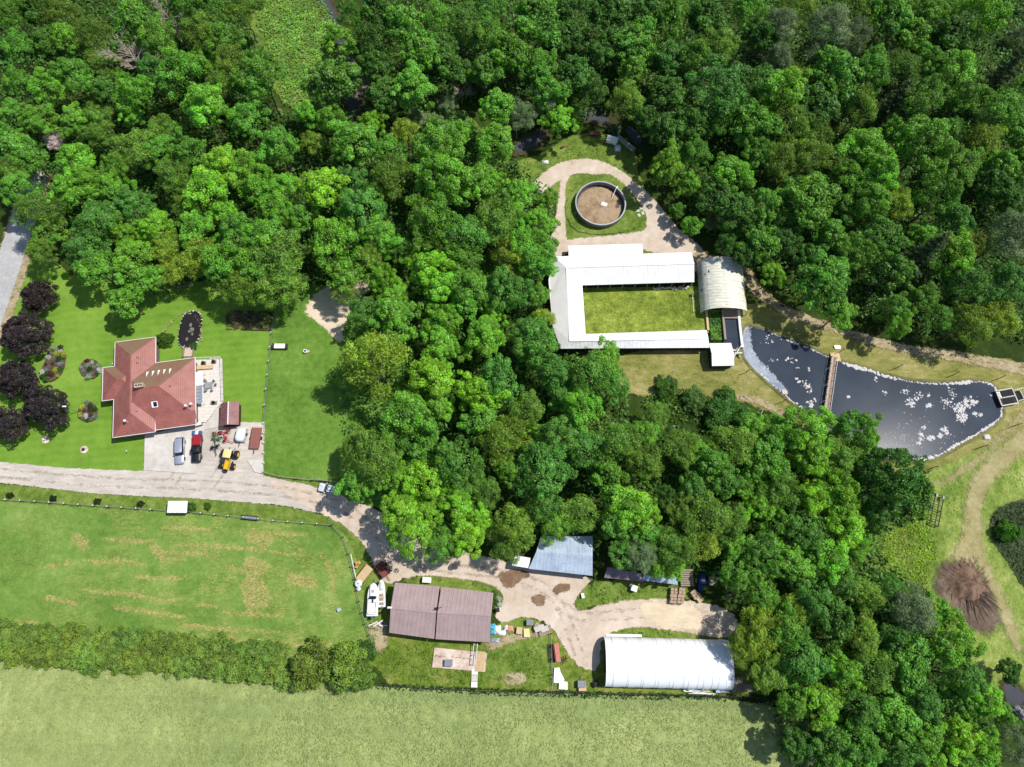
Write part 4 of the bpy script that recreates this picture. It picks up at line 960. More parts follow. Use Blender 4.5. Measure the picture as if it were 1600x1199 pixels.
# runs below the greenhouse: planted bed, concrete channel, curbs, gate
def kerb(nm, label, cat, pts, w, h, mat, z=0):
    m_ = MB()
    for a, b_ in zip(pts[:-1], pts[1:]): strip(m_, (*G(*a), z+h/2), (*G(*b_), z+h/2), w, h)
    return tag(m_.build(nm, mat), label, cat)
kerb('concrete_curb', 'pale curb between the courtyard and the planted run', 'curb', [(1102.5, 487), (1105.5, 518)], .5, .7, M_tan)
kerb('channel_wall', 'dark wall between the planted run and the water channel', 'wall', [(1127, 487), (1131.5, 533)], .5, 1.0, M_wood)
kerb('channel_wall', 'pale wall between the water channel and the lagoon', 'wall', [(1152, 487), (1154, 512), (1158, 545)], .55, 1.0, M_whiteold)
sheet('planted_run', lvl(), M_paddock, [[(1106, 485), (1126, 485), (1130, 535), (1108, 535)]], smooth=0, margin=.1)
sheet('channel_floor', lvl(), M_concr_old, [[(1130, 508), (1150, 508), (1156, 552), (1134, 552)]], smooth=0, margin=.1)
hard('channel_water', .5, M_lagoon, [(1128.5, 487), (1150.5, 487), (1152, 500), (1155, 540), (1150, 546), (1142, 544), (1131, 536)])
x, y = G(1140, 492); t = thing('catwalk', 'slatted grey catwalk over the channel at the mouth of the greenhouse', 'catwalk', (x, y, 0))
for k in range(7): MB().box((0, 1.2-k*.4, .95), (3.0, .3, .06)).build('slat', M_wood, t)
for sx in (-1, 1): MB().box((sx*1.5, 0, .46), (.12, 2.8, .92)).build('beam', M_wood, t)
x, y = G(1160, 549, 1); t = thing('pipe_barrier', 'white pipe barrier propped over the left bank of the lagoon', 'barrier', (0, 0, 0))
for a, b_ in (((1145, 561), (1160, 537)), ((1147, 552), (1160, 552)), ((1151, 551), (1160, 551)), ((1143, 563), (1149, 550))):
    MB().tube(G3(a[0], a[1], .9), G3(b_[0], b_[1], 1.1), .09).build('pipe', M_plastic, t)
for px, py in ((1145, 561), (1160, 537)): xx, yy = G(px, py, .9); MB().tube((xx, yy, 0), (xx, yy, 1), .07).build('leg', M_plastic, t)
ps = gable('pump_shed', 'small white-roofed shed at the lower right corner of the U-shaped barn', 'shed', *G(1128, 553.5, 2.8), 4.6, 5.0, 2.6, 3.4, .03, M_whiteroof, M_darkwall, .2)
# courtyard fence by the greenhouse
t = thing('pipe_gate', 'pale pipe rail at the right edge of the courtyard beside the greenhouse', 'gate')
for z in (.5, .95): MB().tube(G3(1082, 460, z), G3(1084, 488, z), .05).build('rail', M_plastic, t)
for py in (460, 474, 488): x, y = G(1082+(py-460)/14, py); MB().tube((x, y, 0), (x, y, 1.1), .06).build('post', M_plastic, t)

# ---- round slurry tank -------------------------------------------------------
tx, ty = G(938.5, 317.5, 2.0); TR = 6.05
tk = thing('slurry_tank', 'round open-topped concrete tank with a crust of dried muck on the mown island', 'tank', (tx, ty, 0))
def circ(r, z, n=64): return [(r*math.cos(2*PI*k/n), r*math.sin(2*PI*k/n), z) for k in range(n)]
M_tankwall = simple('stained_tank_wall', C(122, 118, 112), .8, 0, .3, 1.2, .2, stretch=(1, 1, .3))
NP = 22
for k in range(NP):
    m_ = MB(); q = 4; a0 = 2*PI*k/NP+.004; a1 = 2*PI*(k+1)/NP-.004; v = []
    for i in range(q+1):
        a = a0+(a1-a0)*i/q
        for r in (TR, TR-.13):
            for z in (0, 2.0): v.append((r*math.cos(a), r*math.sin(a), z))
    f = []
    for i in range(q): b0 = 4*i; f += [(b0, b0+4, b0+5, b0+1), (b0+3, b0+7, b0+6, b0+2), (b0+1, b0+5, b0+7, b0+3)]
    m_.add(v, f); m_.build('wall_panel', M_tankwall, tk)
m_ = MB(); rs = [circ(TR+.1, 1.95), circ(TR+.1, 2.1), circ(TR-.2, 2.1), circ(TR-.2, 1.95)]; m_.rings(rs, False, False); m_.build('rim', M_steel, tk)
m_ = MB(); rs = [circ(TR-.15, .18), circ(TR-.7, .3), circ(TR-1.4, .5), circ(TR-3, .45), circ(.8, .5), circ(.05, .52)]
rr = random.Random(4); rs = [[(x, y, z+rr.uniform(-.07, .07)) for x, y, z in r] for r in rs]; rs = [[(x, y, z+.3) for x, y, z in r] for r in rs]; m_.rings(rs, False, True)
M_crust = ground('muck_crust', [(.34, C(104, 84, 64)), (.44, C(150, 126, 98)), (.56, C(178, 154, 124)), (.66, C(150, 130, 108))], s=(.25, .9, 4), bmp=.9)
m_.build('crust', M_crust, tk, True)
m_ = MB(); m_.rings([circ(TR-.16, .58), circ(TR-.4, .62), circ(TR-.6, .6)], False, False); m_.build('wet_edge', simple('wet_muck', C(74, 70, 74), .35, 0, .3, 2), tk)
sw = tag(MB().box((0, 0, 0), (1.4, 1.0, .3), -.35).build('float_board', M_plastic), 'small white board lying on the muck inside the round tank', 'board'); sw.location = (*G(944, 319.5, .7), .7)
mp_ = thing('agitator_pipe', 'thin white pipe reaching over the top right rim of the round tank', 'pipe')
MB().tube(G3(963, 294, 2.2), G3(955, 312, .8), .09).build('pipe', M_plastic, mp_); MB().tube(G3(963, 294, 2.2), G3(965, 291, 2.2), .12).build('bracket', M_steel, mp_)
gv = [(895, 300), (905, 285), (930, 272), (960, 275), (980, 295), (1000, 320), (1012, 342), (1005, 355), (960, 368), (910, 368), (886, 350), (880, 320)]
sheet('tank_island', lvl(), M_verge, [gv])
for px, py in ((996, 331), (1001, 327), (1004, 335), (998, 338)):
    x, y = G(px, py); tag(MB().box((x, y, .25), (1.2, .9, .5), px, .7).build('rubble_block', M_conc), 'pale concrete rubble block on the verge right of the round tank', 'rubble', 'rubble blocks right of the round tank')

# ---- brown twin shed ---------------------------------------------------------
bs = thing('machine_shed', 'wide machine shed with mauve metal roof in two halves split by a dark gap', 'shed')
zr, ze = 4.6, 3.2
for (a, b_, c, d, e, f) in [((617, 910.5), (687, 916.5), (681.5, 957.5), (610.5, 949.5), (678.5, 998.5), (608, 989)), ((689.5, 917), (771, 926.5), (767.5, 962), (683.5, 957), (765, 1004), (680.5, 999))]:
    A, B, Cc, D, E2, F2 = W3(*a, ze), W3(*b_, ze), W3(*c, zr), W3(*d, zr), W3(*e, ze), W3(*f, ze)
    split_panels('roof_panel', A, B, Cc, D, 5, M_mauveroof, bs); split_panels('roof_panel', F2, E2, Cc, D, 5, M_mauveroof, bs)
    mb = MB(); strip(mb, (D[0], D[1], D[2]+.05), (Cc[0], Cc[1], Cc[2]+.05), .35, .06); mb.build('ridge_cap', M_mauveroof, bs)
    mb = MB(); A_, B_, E_2, F_2 = ins(A, .4, -.4), ins(B, -.1, -.4), ins(E2, -.1, .3), ins(F2, .4, .3)
    wl(A_, B_, 3.0); wl(F_2, E_2, 3.0)
    for p, q, r in ((A_, D, F_2), (B_, Cc, E_2)): mb.add([(p[0], p[1], 0), (r[0], r[1], 0), (r[0], r[1], 3.0), ((p[0]+r[0])/2, (p[1]+r[1])/2, 4.4), (p[0], p[1], 3.0)], [(0, 1, 2, 3, 4)])
    mb.build('wall', M_darkwall, bs)
MB().tube((*G(611, 949, 5)[:2], 3), (*G(611, 949, 5)[:2], 5.4), .08).build('vent_pipe', M_steel, bs)
MB().box((*G(609, 949.5, 5.4), 5.4), (.9, .35, .3)).build('pipe_cap', M_plastic, bs)
m_ = MB(); p0 = W3(683, 951, 4.9); m_.box(p0, (.5, .5, .35)); m_.box((p0[0]+.1, p0[1], p0[2]), (1.6, .12, .12), .3); m_.build('ridge_clamp', M_dark, bs)

# ---- galvanised barn half under the trees ------------------------------------
gb = thing('tool_barn', 'blue-grey galvanised barn roof half hidden under the trees above the dirt yard', 'barn')
split_panels('roof_panel', W3(826, 889, 3), W3(926, 900, 3), W3(926, 869, 4.4), W3(838, 862, 4.4), 7, M_bluegrey, gb)
split_panels('roof_panel', W3(845, 838, 3), W3(926, 838, 3), W3(926, 869, 4.4), W3(838, 862, 4.4), 7, M_bluegrey, gb)
split_panels('roof_panel', W3(800, 884, 2.7), W3(826, 888, 2.7), W3(829, 872, 3.1), W3(805, 868, 3.1), 2, M_whiteroof, gb)
mb = MB(); q = lambda px, py, z=2.8: G(px, py, z)
wl(q(829, 886), q(923, 897), 2.8); wl(q(923, 897), q(923, 842), 2.8); wl(q(829, 886), q(846, 842), 2.8); wl(q(803, 881), q(829, 885), 2.5); mb.build('wall', M_darkwall, gb)
for k in range(5): x, y = q(829+k*23, 887.5+k*2.6); MB().box((x, y, 1.4), (.15, .15, 2.8)).build('post', M_wood, gb)
# low sheds east of it
ls = thing('low_shed', 'low shed with dull purple-grey roof in the shade right of the galvanised barn', 'shed')
split_panels('roof_panel', W3(944, 903, 2.3), W3(1005, 909, 2.3), W3(1003, 897, 2.8), W3(949, 886, 2.8), 5, M_slateroof, ls)
mb = MB(); wl(q(946, 901, 2.2), q(1003, 907, 2.2), 2.2); wl(q(946, 901, 2.2), q(950, 888, 2.7), 2.2); mb.build('wall', M_darkwall, ls)
ls = thing('tin_shelter', 'narrow shelter with pale blue tin roof edge below the low purple shed', 'shelter')
split_panels('roof_panel', W3(1004, 907, 2.4), W3(1059, 914, 2.4), W3(1058, 902, 2.8), W3(1006, 898, 2.8), 5, M_bluegrey, ls)
mb = MB(); wl(q(1006, 905, 2.3), q(1057, 911, 2.3), 2.3); mb.build('wall', M_darkwall, ls)
for px in (1008, 1032, 1056): x, y = q(px, 912, 2); MB().box((x, y, 1.1), (.12, .12, 2.2)).build('post', M_wood, ls)

# ---- arched fabric barn ------------------------------------------------------
ab = thing('hoop_barn', 'long white fabric-covered arched barn beside the pale crop field', 'barn', (33.55, -10.75, 0), PI/2-.025)
arch_panels(ab, 24.6, 4.55, 3.3, .8, 17, 18, M_cover, 1, .0, .8, .022, 'cover_panel')
# local y runs along the barn, so after the turn +y is west
for sx in (-1, 1): MB().box((sx*4.5, 0, .4), (.2, 24.4, .8)).build('base_wall', M_wood, ab)
m_ = MB(); pts = [arch_pt(q_/18, 4.4, 3.2, .8) for q_ in range(19)]
for yy in (12.0, -12.0):
    m_.add([(x, yy, .8+z) for x, z in pts]+[(4.4, yy, 0), (-4.4, yy, 0)], [tuple(range(21))])
m_.build('end_wall', simple('end_fabric', C(120, 118, 112), .7, 0, .2), ab)
MB().box((0, 12.06, 1.3), (4, .08, 2.6)).build('door', M_dark, ab)
for k in range(19):
    m_ = MB(); y = -12.3+24.6*k/18; pp = [arch_pt(q_/14, 4.58, 3.34, .8) for q_ in range(15)]
    for a, b_ in zip(pp[:-1], pp[1:]): m_.tube((a[0], y, .8+a[1]), (b_[0], y, .8+b_[1]), .035, n=4, caps=False)
    m_.build('hoop', M_cover, ab)
tag(kerb('white_board', 'long white board lying along the upper side of the arched barn', 'board', [(946, 992.5), (1002, 993.5)], .5, .35, M_plastic))
# ================================================================== VEHICLES AND MACHINES
def wheel(parent, x, y, r, w, mat=M_tyre, rim=M_steel, nm='wheel'):
    h = MB(); h.tube((x, y-w/2-.01, r), (x, y+w/2+.01, r), r*.55, n=10); t_ = h.build(nm, rim, parent)
    o = MB()
    n = 16
    rs = [[(x+q*math.cos(2*PI*i/n), y+yy, r+q*math.sin(2*PI*i/n)) for i in range(n)] for q, yy in ((r*.6, -w/2), (r*.93, -w/2), (r, -w/4), (r, w/4), (r*.93, w/2), (r*.6, w/2))]
    o.rings(rs, False, False).build('tyre', mat, t_, True)
def car(label, rear, front, Wd, Hh, paint, kind='suv', z=.0):
    x0, y0 = G(*rear, .8); x1, y1 = G(*front, .8); L = math.hypot(x1-x0, y1-y0); rz = math.atan2(y1-y0, x1-x0)
    t = thing('pickup_truck' if kind == 'pickup' else 'parked_car', label, 'pickup' if kind == 'pickup' else 'car', ((x0+x1)/2, (y0+y1)/2, .25), rz)
    a, b = L/2, Wd/2
    bd = MB(); rs = []
    for zz, k, f in ((.28, .96, .9), (.45, 1, .93), (.75, 1, .93), (.93, .985, .9), (1.0, .95, .86)): rs.append(rrect(a*(.975 if zz > .9 else 1)*(1 if k > .97 else .985), b*k, .28, zz, 4, 0, 0, f))
    bd.rings(rs).build('body', paint, t, True)
    def cab(xa, xb, hb, ht, kx, nm='cabin_glass', mat=M_glass):
        g = MB(); cx = (xa+xb)/2; hl = (xb-xa)/2
        g.rings([rrect(hl, b*.9, .18, .99, 3, cx), rrect(hl-kx, b*.78, .18, ht, 3, cx-(.1 if kind != 'pickup' else 0))]).build(nm, mat, t, True)
        r = MB(); r.rings([rrect(hl-kx-.02, b*.775, .18, ht+.004, 3, cx-(.1 if kind != 'pickup' else 0)), rrect(hl-kx-.08, b*.7, .16, ht+.06, 3, cx-(.1 if kind != 'pickup' else 0))])
        return r
    if kind == 'suv':
        r = cab(-a*.93, a*.42, .99, Hh, .36); r.build('roof', paint, t, True)
        for sy in (-1, 1): MB().box((-a*.25, sy*b*.68, Hh+.1), (a*.95, .05, .05)).build('roof_rail', M_steel, t)
    elif kind == 'sedan':
        r = cab(-a*.8, a*.42, .99, Hh, .55); r.build('roof', paint, t, True)
        MB().box((-a*.12, 0, Hh+.075), (a*.36, b*.95, .012)).build('sunroof', M_glass, t)
        MB().box((-a*.13, 0, Hh+.085), (a*.25, b*.6, .012)).build('sunroof_blind', paint, t)
    else:
        r = cab(-a*.18, a*.42, .99, Hh, .3); r.build('roof', paint, t, True)
        MB().rings([rrect(a*.36, b*.86, .06, 1.01, 2, -a*.6), rrect(a*.35, b*.84, .06, 1.09, 2, -a*.6)]).build('bed_cover', M_redp, t)
        MB().box((-a*.985, 0, .75), (.08, b*1.7, .5)).build('tailgate', M_redp, t)
    for sy in (-1, 1):
        for xx in (-a*.62, a*.62): wheel(t, xx, sy*(b-.08), .36, .24)
        MB().box((a*.93, sy*b*.62, .72), (.22, .32, .14)).build('headlight', M_plastic, t)
        MB().box((-a*.965, sy*b*.7, .8), (.1, .25, .16)).build('tail_light', M_redp, t)
        MB().box((a*.3, sy*(b+.1), 1.05), (.16, .2, .13)).build('mirror', paint, t)
        MB().box((a*.05, sy*(b*.985), .8), (a*.5, .03, .02)).build('door_trim', M_dark, t)
    MB().box((a*.985, 0, .45), (.08, b*1.1, .16)).build('grille', M_black, t)
    return t
car('silver SUV parked nose down on the pad beside the dark pickup', (282, 683.5), (281, 725.5), 1.95, 1.62, M_silver)
car('dark pickup with a red bed cover parked right of the silver SUV', (309, 680), (307, 723), 2.05, 1.75, M_black, 'pickup')
car('white sedan with dark sunroof parked on the farm lane beside the paddock fence', (530.5, 768), (498.5, 761), 1.85, 1.42, M_wcar, 'sedan')
for px, py, m_, lb in ((304.5, 678, M_blue, 'blue sack lying behind the pickup bed'), (309, 677.5, M_wrap, 'white sack lying behind the pickup bed'), (314, 678, M_blue, 'blue crate standing behind the right corner of the pickup')):
    x, y = G(px, py); b_ = MB(); b_.rings([rrect(.4*k, .5*k, .15, z, 2, x, y) for z, k in ((0.2, 1), (.55, 1.05), (.8, .6))]); tag(b_.build('sack' if 'sack' in lb else 'crate', m_, None, 'sack' in lb), lb, 'sack' if 'sack' in lb else 'crate')
# tractor
def tractor():
    x, y = G(357.5, 717, 1.2); t = thing('tractor', 'yellow tractor with cream cab roof parked in front of the hay rakes', 'tractor', (x, y, .25), -PI/2-.13+.35*0)
    for sy in (-1, 1):
        wheel(t, -1.1, sy*1.35, .86, .72, M_tyre, M_yellow); wheel(t, 1.5, sy*1.25, .66, .66, M_tyre, M_yellow)
        MB().box((2.35, sy*.32, 1.2), (.06, .24, .16)).build('headlight', M_plastic, t)
    b_ = MB(); b_.rings([rrect(1.25, .44, .12, z, 3, 1.15) for z in (.75, 1.4)]+[rrect(1.2, .36, .1, 1.62, 3, 1.15)]); b_.build('hood', M_yellow, t, False)
    MB().box((2.5, 0, .95), (.5, .7, .5)).build('front_weight', M_dark, t)
    MB().box((0, 0, .7), (3.6, .7, .5)).build('chassis', M_black, t)
    g = MB(); g.rings([rrect(.82, .7, .08, 1.2, 2, -.8), rrect(.74, .68, .08, 2.45, 2, -.8)]); g.build('cab_glass', M_glass, t)
    g = MB(); g.rings([rrect(.92, .82, .2, 2.45, 4, -.8), rrect(.95, .86, .2, 2.58, 4, -.8), rrect(.8, .72, .2, 2.68, 4, -.8)]); g.build('cab_roof', M_cream, t, True)
    MB().tube((.4, .5, 1.5), (.4, .5, 2.5), .06).build('exhaust', M_dark, t)
    for sy in (-1, 1): MB().tube((-1.9, sy*.5, .6), (-2.5, sy*.6, .5), .06).build('lift_arm', M_dark, t)
    MB().box((0.9, .95, .8), (.9, .35, .1)).build('step', M_dark, t)
tractor()
# hay implements
def tedder(px, py, rz, col, label, n=2, wide=2.6):
    x, y = G(px, py); t = thing('hay_rake', label, 'hay rake', (x, y, .25), rz)
    MB().tube((-wide/2, 0, .8), (wide/2, 0, .8), .08).build('toolbar', col, t); MB().tube((0, 0, .8), (0, -1.7, .6), .08).build('drawbar', col, t)
    for k in range(n):
        cx_ = -wide/2+wide*(k+.5)/n; b_ = MB(); b_.tube((cx_, .2, .35), (cx_, .2, .85), .1)
        for a in range(8):
            an = a*PI/4+.3*k; e = (cx_+.75*math.cos(an), .2+.75*math.sin(an), .45); b_.tube((cx_, .2, .6), e, .03, n=4); b_.tube(e, (e[0], e[1], .1), .02, n=3)
        b_.tube((cx_, .2, .84), (cx_, .2, .9), .32, n=10); b_.build('rotor', col, t)
    for sx in (-1, 1): wheel(t, sx*wide*.36, .55, .28, .16)
tedder(353, 678, .2, M_redp, 'red hay rake with spoked rotors left of the small white trailer')
tedder(340.5, 688, -.1, M_green, 'green hay tedder parked above the tractor cab', 2, 2.2)
tedder(356, 689, 1.2, M_redp, 'small red rake standing directly above the tractor cab', 1, 1.4)
tedder(338.5, 701.5, .3, M_black, 'black harrow lying left of the tractor cab', 2, 1.9)
tedder(339, 681, .05, M_rust, 'rusty orange bar rake nearest the garden shed door', 1, 1.6)
# covered trailer
x, y = G(376.5, 680, .9); t = thing('covered_trailer', 'rounded white covered trailer between the hay rake and the red flat trailer', 'trailer', (x, y, .25), -PI/2-.1)
b_ = MB(); b_.rings([rrect(1.55*k, 1.0*k, .75*k, z, 5) for z, k in ((.45, .92), (.9, 1), (1.25, .96), (1.5, .8), (1.6, .5))]); b_.build('cover', M_wrap, t, True)
MB().box((0, .9, .42), (3.0, .5, .12)).build('frame', M_steel, t)
for sy in (-1, 1): wheel(t, -.3, sy*1.1, .33, .2)
MB().tube((1.4, 0, .42), (2.5, 0, .42), .07).build('tongue', M_rust, t)
def flatbed(px, py, rz, L, Wd, mat, label, planks=7, wheels=True, name='flat_trailer', cat='trailer'):
    x, y = G(px, py, .7); t = thing(name, label, cat, (x, y, .25), rz)
    for k in range(planks): MB().box((0, -Wd/2+Wd*(k+.5)/planks, .66), (L, Wd/planks-.03, .06)).build('plank', mat, t)
    MB().box((0, 0, .55), (L, .5, .14)).build('chassis', M_rust, t)
    for s in (-1, 1): MB().box((0, s*(Wd/2+.03), .7), (L, .06, .16)).build('side_rail', M_rust, t)
    MB().tube((L/2, 0, .55), (L/2+1.1, 0, .5), .07).build('tongue', M_rust, t)
    if wheels:
        for s in (-1, 1): wheel(t, -.1, s*(Wd/2+.16), .34, .22)
    return t
flatbed(400, 685, -PI/2-.03, 4.6, 2.0, M_redwood, 'reddish plank flat trailer at the right edge of the gravel')
flatbed(569.5, 897, .93, 3.5, 1.7, M_tan, 'tan plank box trailer beside the two round white tanks', 5, False, 'box_trailer')
# rusty spreader
x, y = G(598, 890, 1); t = thing('manure_spreader', 'rusty brown farm wagon at the bend of the dirt lane', 'wagon', (x, y, .25), -.95)
b_ = MB(); b_.box((0, 0, .6), (3.0, 1.7, .12)); b_.build('floor', M_rust, t)
for s in (-1, 1): MB().box((0, s*.86, .95), (3.0, .08, .7)).build('side_panel', M_rust, t); wheel(t, -.5, s*1.1, .45, .3, M_tyre, M_rust); wheel(t, .9, s*1.1, .4, .25, M_tyre, M_rust)
for k in range(6): MB().tube((-1.3+k*.5, -.8, 1.1+.2*(k % 2)), (-1.0+k*.5, .8, 1.0), .09).build('beater', M_rust, t)
MB().tube((1.5, 0, .6), (2.7, 0, .4), .07).build('tongue', M_rust, t)
# boats
def hull(L, b, h, n=14):
    prof = []
    for k in range(n+1):
        f = k/n; w = b*(1 if f < .55 else math.sqrt(max(0, 1-((f-.55)/.45)**2.2))); prof.append((-L/2+L*f, max(w, .03)))
    top = [(x, w, h+.12*(x/L+.5)) for x, w in prof]+[(x, -w, h+.12*(x/L+.5)) for x, w in prof[::-1]]
    mid = [(x*.97, w*.9, h*.5) for x, w in prof]+[(x*.97, -w*.9, h*.5) for x, w in prof[::-1]]
    bot = [(x*.9, w*.35, .1) for x, w in prof]+[(x*.9, -w*.35, .1) for x, w in prof[::-1]]
    return bot, mid, top
def boat(px0, px1, b, label, big=True):
    x0, y0 = G(*px0, 1.3); x1, y1 = G(*px1, 1.3); L = math.hypot(x1-x0, y1-y0); rz = math.atan2(y1-y0, x1-x0)
    t = thing('motor_boat', label, 'boat', ((x0+x1)/2, (y0+y1)/2, .6), rz)
    bot, mid, top = hull(L, b, 1.1)
    MB().rings([bot, mid, top], True, False).build('hull', M_plastic, t, True)
    sc = lambda r, k, z: [(x*k, y*k, zz+z) for x, y, zz in r]
    MB().rings([top, sc(top, .95, .06), sc(top, .88, .04)], False, True).build('deck', M_plastic, t)
    if big:
        b_ = MB(); b_.rings([rrect(L*.2, b*.62, .35, z, 4, L*.2) for z in (1.2, 1.5)]+[rrect(L*.15, b*.5, .3, 1.68, 4, L*.19)]); b_.build('foredeck_cabin', M_plastic, t, True)
        MB().box((L*.24, 0, 1.72), (.5, .5, .05)).build('hatch', M_steel, t)
        g = MB(); g.add([(L*.08, -b*.7, 1.3), (L*.08, b*.7, 1.3), (L*.01, b*.62, 1.95), (L*.01, -b*.62, 1.95), (L*.16, b*.4, 1.5), (L*.16, -b*.4, 1.5)], [(0, 5, 4, 1), (5, 3, 2, 4), (0, 3, 5), (1, 4, 2)]); g.build('windshield', M_glass, t)
        MB().box((-L*.22, 0, 1.235), (L*.48, b*1.45, .03)).build('cockpit_floor', M_whiteold, t)
        for s in (-1, 1):
            MB().box((-L*.04, s*b*.42, 1.45), (.7, .55, .4)).build('seat', M_wcar, t); MB().box((-L*.2, s*b*.72, 1.4), (L*.4, .28, .32)).build('gunwale_locker', M_plastic, t)
        MB().box((-L*.03, .1, 1.3), (.9, .35, .1)).build('mat', M_dark, t)
        MB().box((-L*.3, 0, 1.45), (.9, 1.2, .42)).build('engine_box', M_plastic, t); MB().box((-L*.42, 0, 1.4), (.35, b*1.3, .3)).build('stern_bench', M_whiteold, t)
        b_ = MB(); b_.box((-L*.5-.25, 0, 1.1), (.45, .5, .6), 0, .8); b_.box((-L*.5-.2, 0, .4), (.15, .2, .9)); b_.build('outboard_motor', M_blue, t)
    else:
        b_ = MB(); b_.rings([rrect(L*.16, b*.6, .2, z, 4, L*.26) for z in (1.18, 1.34)]); b_.build('bow_cover', M_wrap, t, True)
        for k, xx in enumerate((.02, -.14, -.3)): MB().box((xx*L, 0, 1.3), (.3, b*1.6, .08)).build('thwart', M_tan if k == 1 else M_plastic, t)
        MB().box((-L*.22, .1, 1.22), (L*.4, b*1.2, .03)).build('bilge', M_wood, t)
        MB().box((-L*.5, 0, 1.1), (.4, .35, .5)).build('outboard_motor', M_grey, t)
    for s in (-1, 1):
        MB().box((0, s*b*.4, .02), (L*.85, .1, .1)).build('trailer_rail', M_steel, t)
    MB().tube((L*.4, 0, .0), (L*.5+.9, 0, -.1), .06).build('trailer_tongue', M_steel, t)
    for s in (-1, 1):
        h = MB(); h.tube((-L*.15, s*(b*.75)-.1, -.05), (-L*.15, s*(b*.75)+.1, -.05), .3, n=12); h.build('wheel', M_tyre, t)
boat((582, 963), (584.5, 911), 1.12, 'large white cabin motor boat on a trailer beside the mauve-roofed shed')
boat((597.5, 949), (596.5, 906), .72, 'narrower open white boat between the big boat and the mauve-roofed shed', False)
# round white tanks
for (px, py, r, h, lb) in ((560, 912, .72, .9, 'larger round white tank beside the tan box trailer'), (560.5, 920.5, .42, .6, 'smaller round white tub just below the larger white tank')):
    x, y = G(px, py, h); t = thing('water_tank', lb, 'tank', (x, y, .15))
    b_ = MB(); b_.rings([circ(r, 0, 16), circ(r, h, 16), circ(r*.8, h+.1, 16)]); b_.build('shell', M_wrap, t, True); MB().rings([circ(r*.28, h+.1, 12), circ(r*.28, h+.18, 12)]).build('lid', M_steel, t)
def rod(nm, lb, cat, a, b_, r, m, z=.35): return tag(MB().tube(G3(*a, z), G3(*b_, z), r).build(nm, m), lb, cat)
rod('white_pole', 'long white pole leaning along the pasture corner fence above the round tanks', 'pole', (548, 866), (556, 903), .07, M_plastic, .8)
def boxy(nm, lb, cat, px, py, d, m, rz=0, z=0, lid=None, group=None):
    x, y = G(px, py, z+d[2]); t = thing(nm, lb, cat, (x, y, .2+z), rz, group)
    MB().box((0, 0, d[2]/2), (d[0], d[1], d[2])).build('body', m, t)
    MB().box((0, 0, d[2]+.03), (d[0]+.08, d[1]+.08, .06)).build('lid', lid or m, t); return t
def seat_thing(nm, lb, px, py, m, rz):
    x, y = G(px, py); t = thing(nm, lb, 'chair', (x, y, .15), rz)
    for k in range(4): MB().box((-.3+k*.2, 0, .4), (.16, .7, .05)).build('slat', m, t)
    MB().box((-.45, 0, .75), (.08, .7, .8)).build('backrest', m, t)
    for sx in (-1, 1):
        for sy in (-1, 1): MB().box((sx*.34, sy*.3, .19), (.08, .08, .37)).build('leg', m, t)
seat_thing('garden_chair', 'orange wooden garden chair on the grass above the box trailer', 561, 880, M_orange, .4)
seat_thing('garden_chair', 'small orange folding seat between the chair and the pasture fence', 558, 884, M_orange, 1.4)
boxy('freezer_chest', 'white chest freezer standing at the upper wall of the mauve-roofed shed', 'freezer', 667, 906.5, (1.7, 1.0, .95), M_plastic, -.06)
boxy('white_cabinet', 'white cabinet on the grass in front of the purple-grey low shed', 'cabinet', 991, 919.5, (1.1, 1.1, 1.1), M_plastic, -.35)
boxy('utility_box', 'dark grey box standing on the rectangular concrete slab', 'box', 701, 1036, (1.5, 1.2, .9), M_grey, 0)
boxy('hutch', 'small grey hutch with open white front beside the crop field edge', 'hutch', 909, 1069, (1.5, 1.2, 1.0), M_grey, 0)
boxy('white_bin', 'white bin attached to the front of the small grey hutch', 'bin', 910, 1075.5, (1.4, .9, .5), M_plastic, 0, 0, M_tan)
boxy('black_box', 'black and grey box among the junk row right of the mauve shed', 'box', 828, 973, (1.3, 1.0, .9), M_grey, 0, 0, M_grey)
boxy('plywood_box', 'grey-tan box left of the yellow crate in the junk row', 'box', 811.5, 985.5, (1.1, 1.2, .6), M_wood, -.1, 0, M_tan)
boxy('yellow_crate', 'pale yellow crate in the junk row beside the stone slabs', 'crate', 823, 989, (1.1, 1.5, .6), M_tan, .05, 0, simple('pale_yellow', C(222, 208, 150), .8))
boxy('feed_box', 'greenish-grey box under the trees at the right of the pallets', 'box', 1114, 908, (1.5, 1.7, .8), M_wood, 0)
boxy('small_cabinet', 'pale grey stump-like box at the left of the white cabinet', 'box', 986.5, 915.5, (.6, .6, .6), M_whiteold, .3)
boxy('post_box', 'short pale box on the green verge below the galvanised barn', 'box', 910.5, 931, (.5, .9, .5), M_plastic, .2)
boxy('meter_box', 'purple-black barrel-like box by the lower right corner of the mauve shed drive', 'box', 777.5, 953.5, (.7, .7, .9), M_navy, .2, 0, M_black)
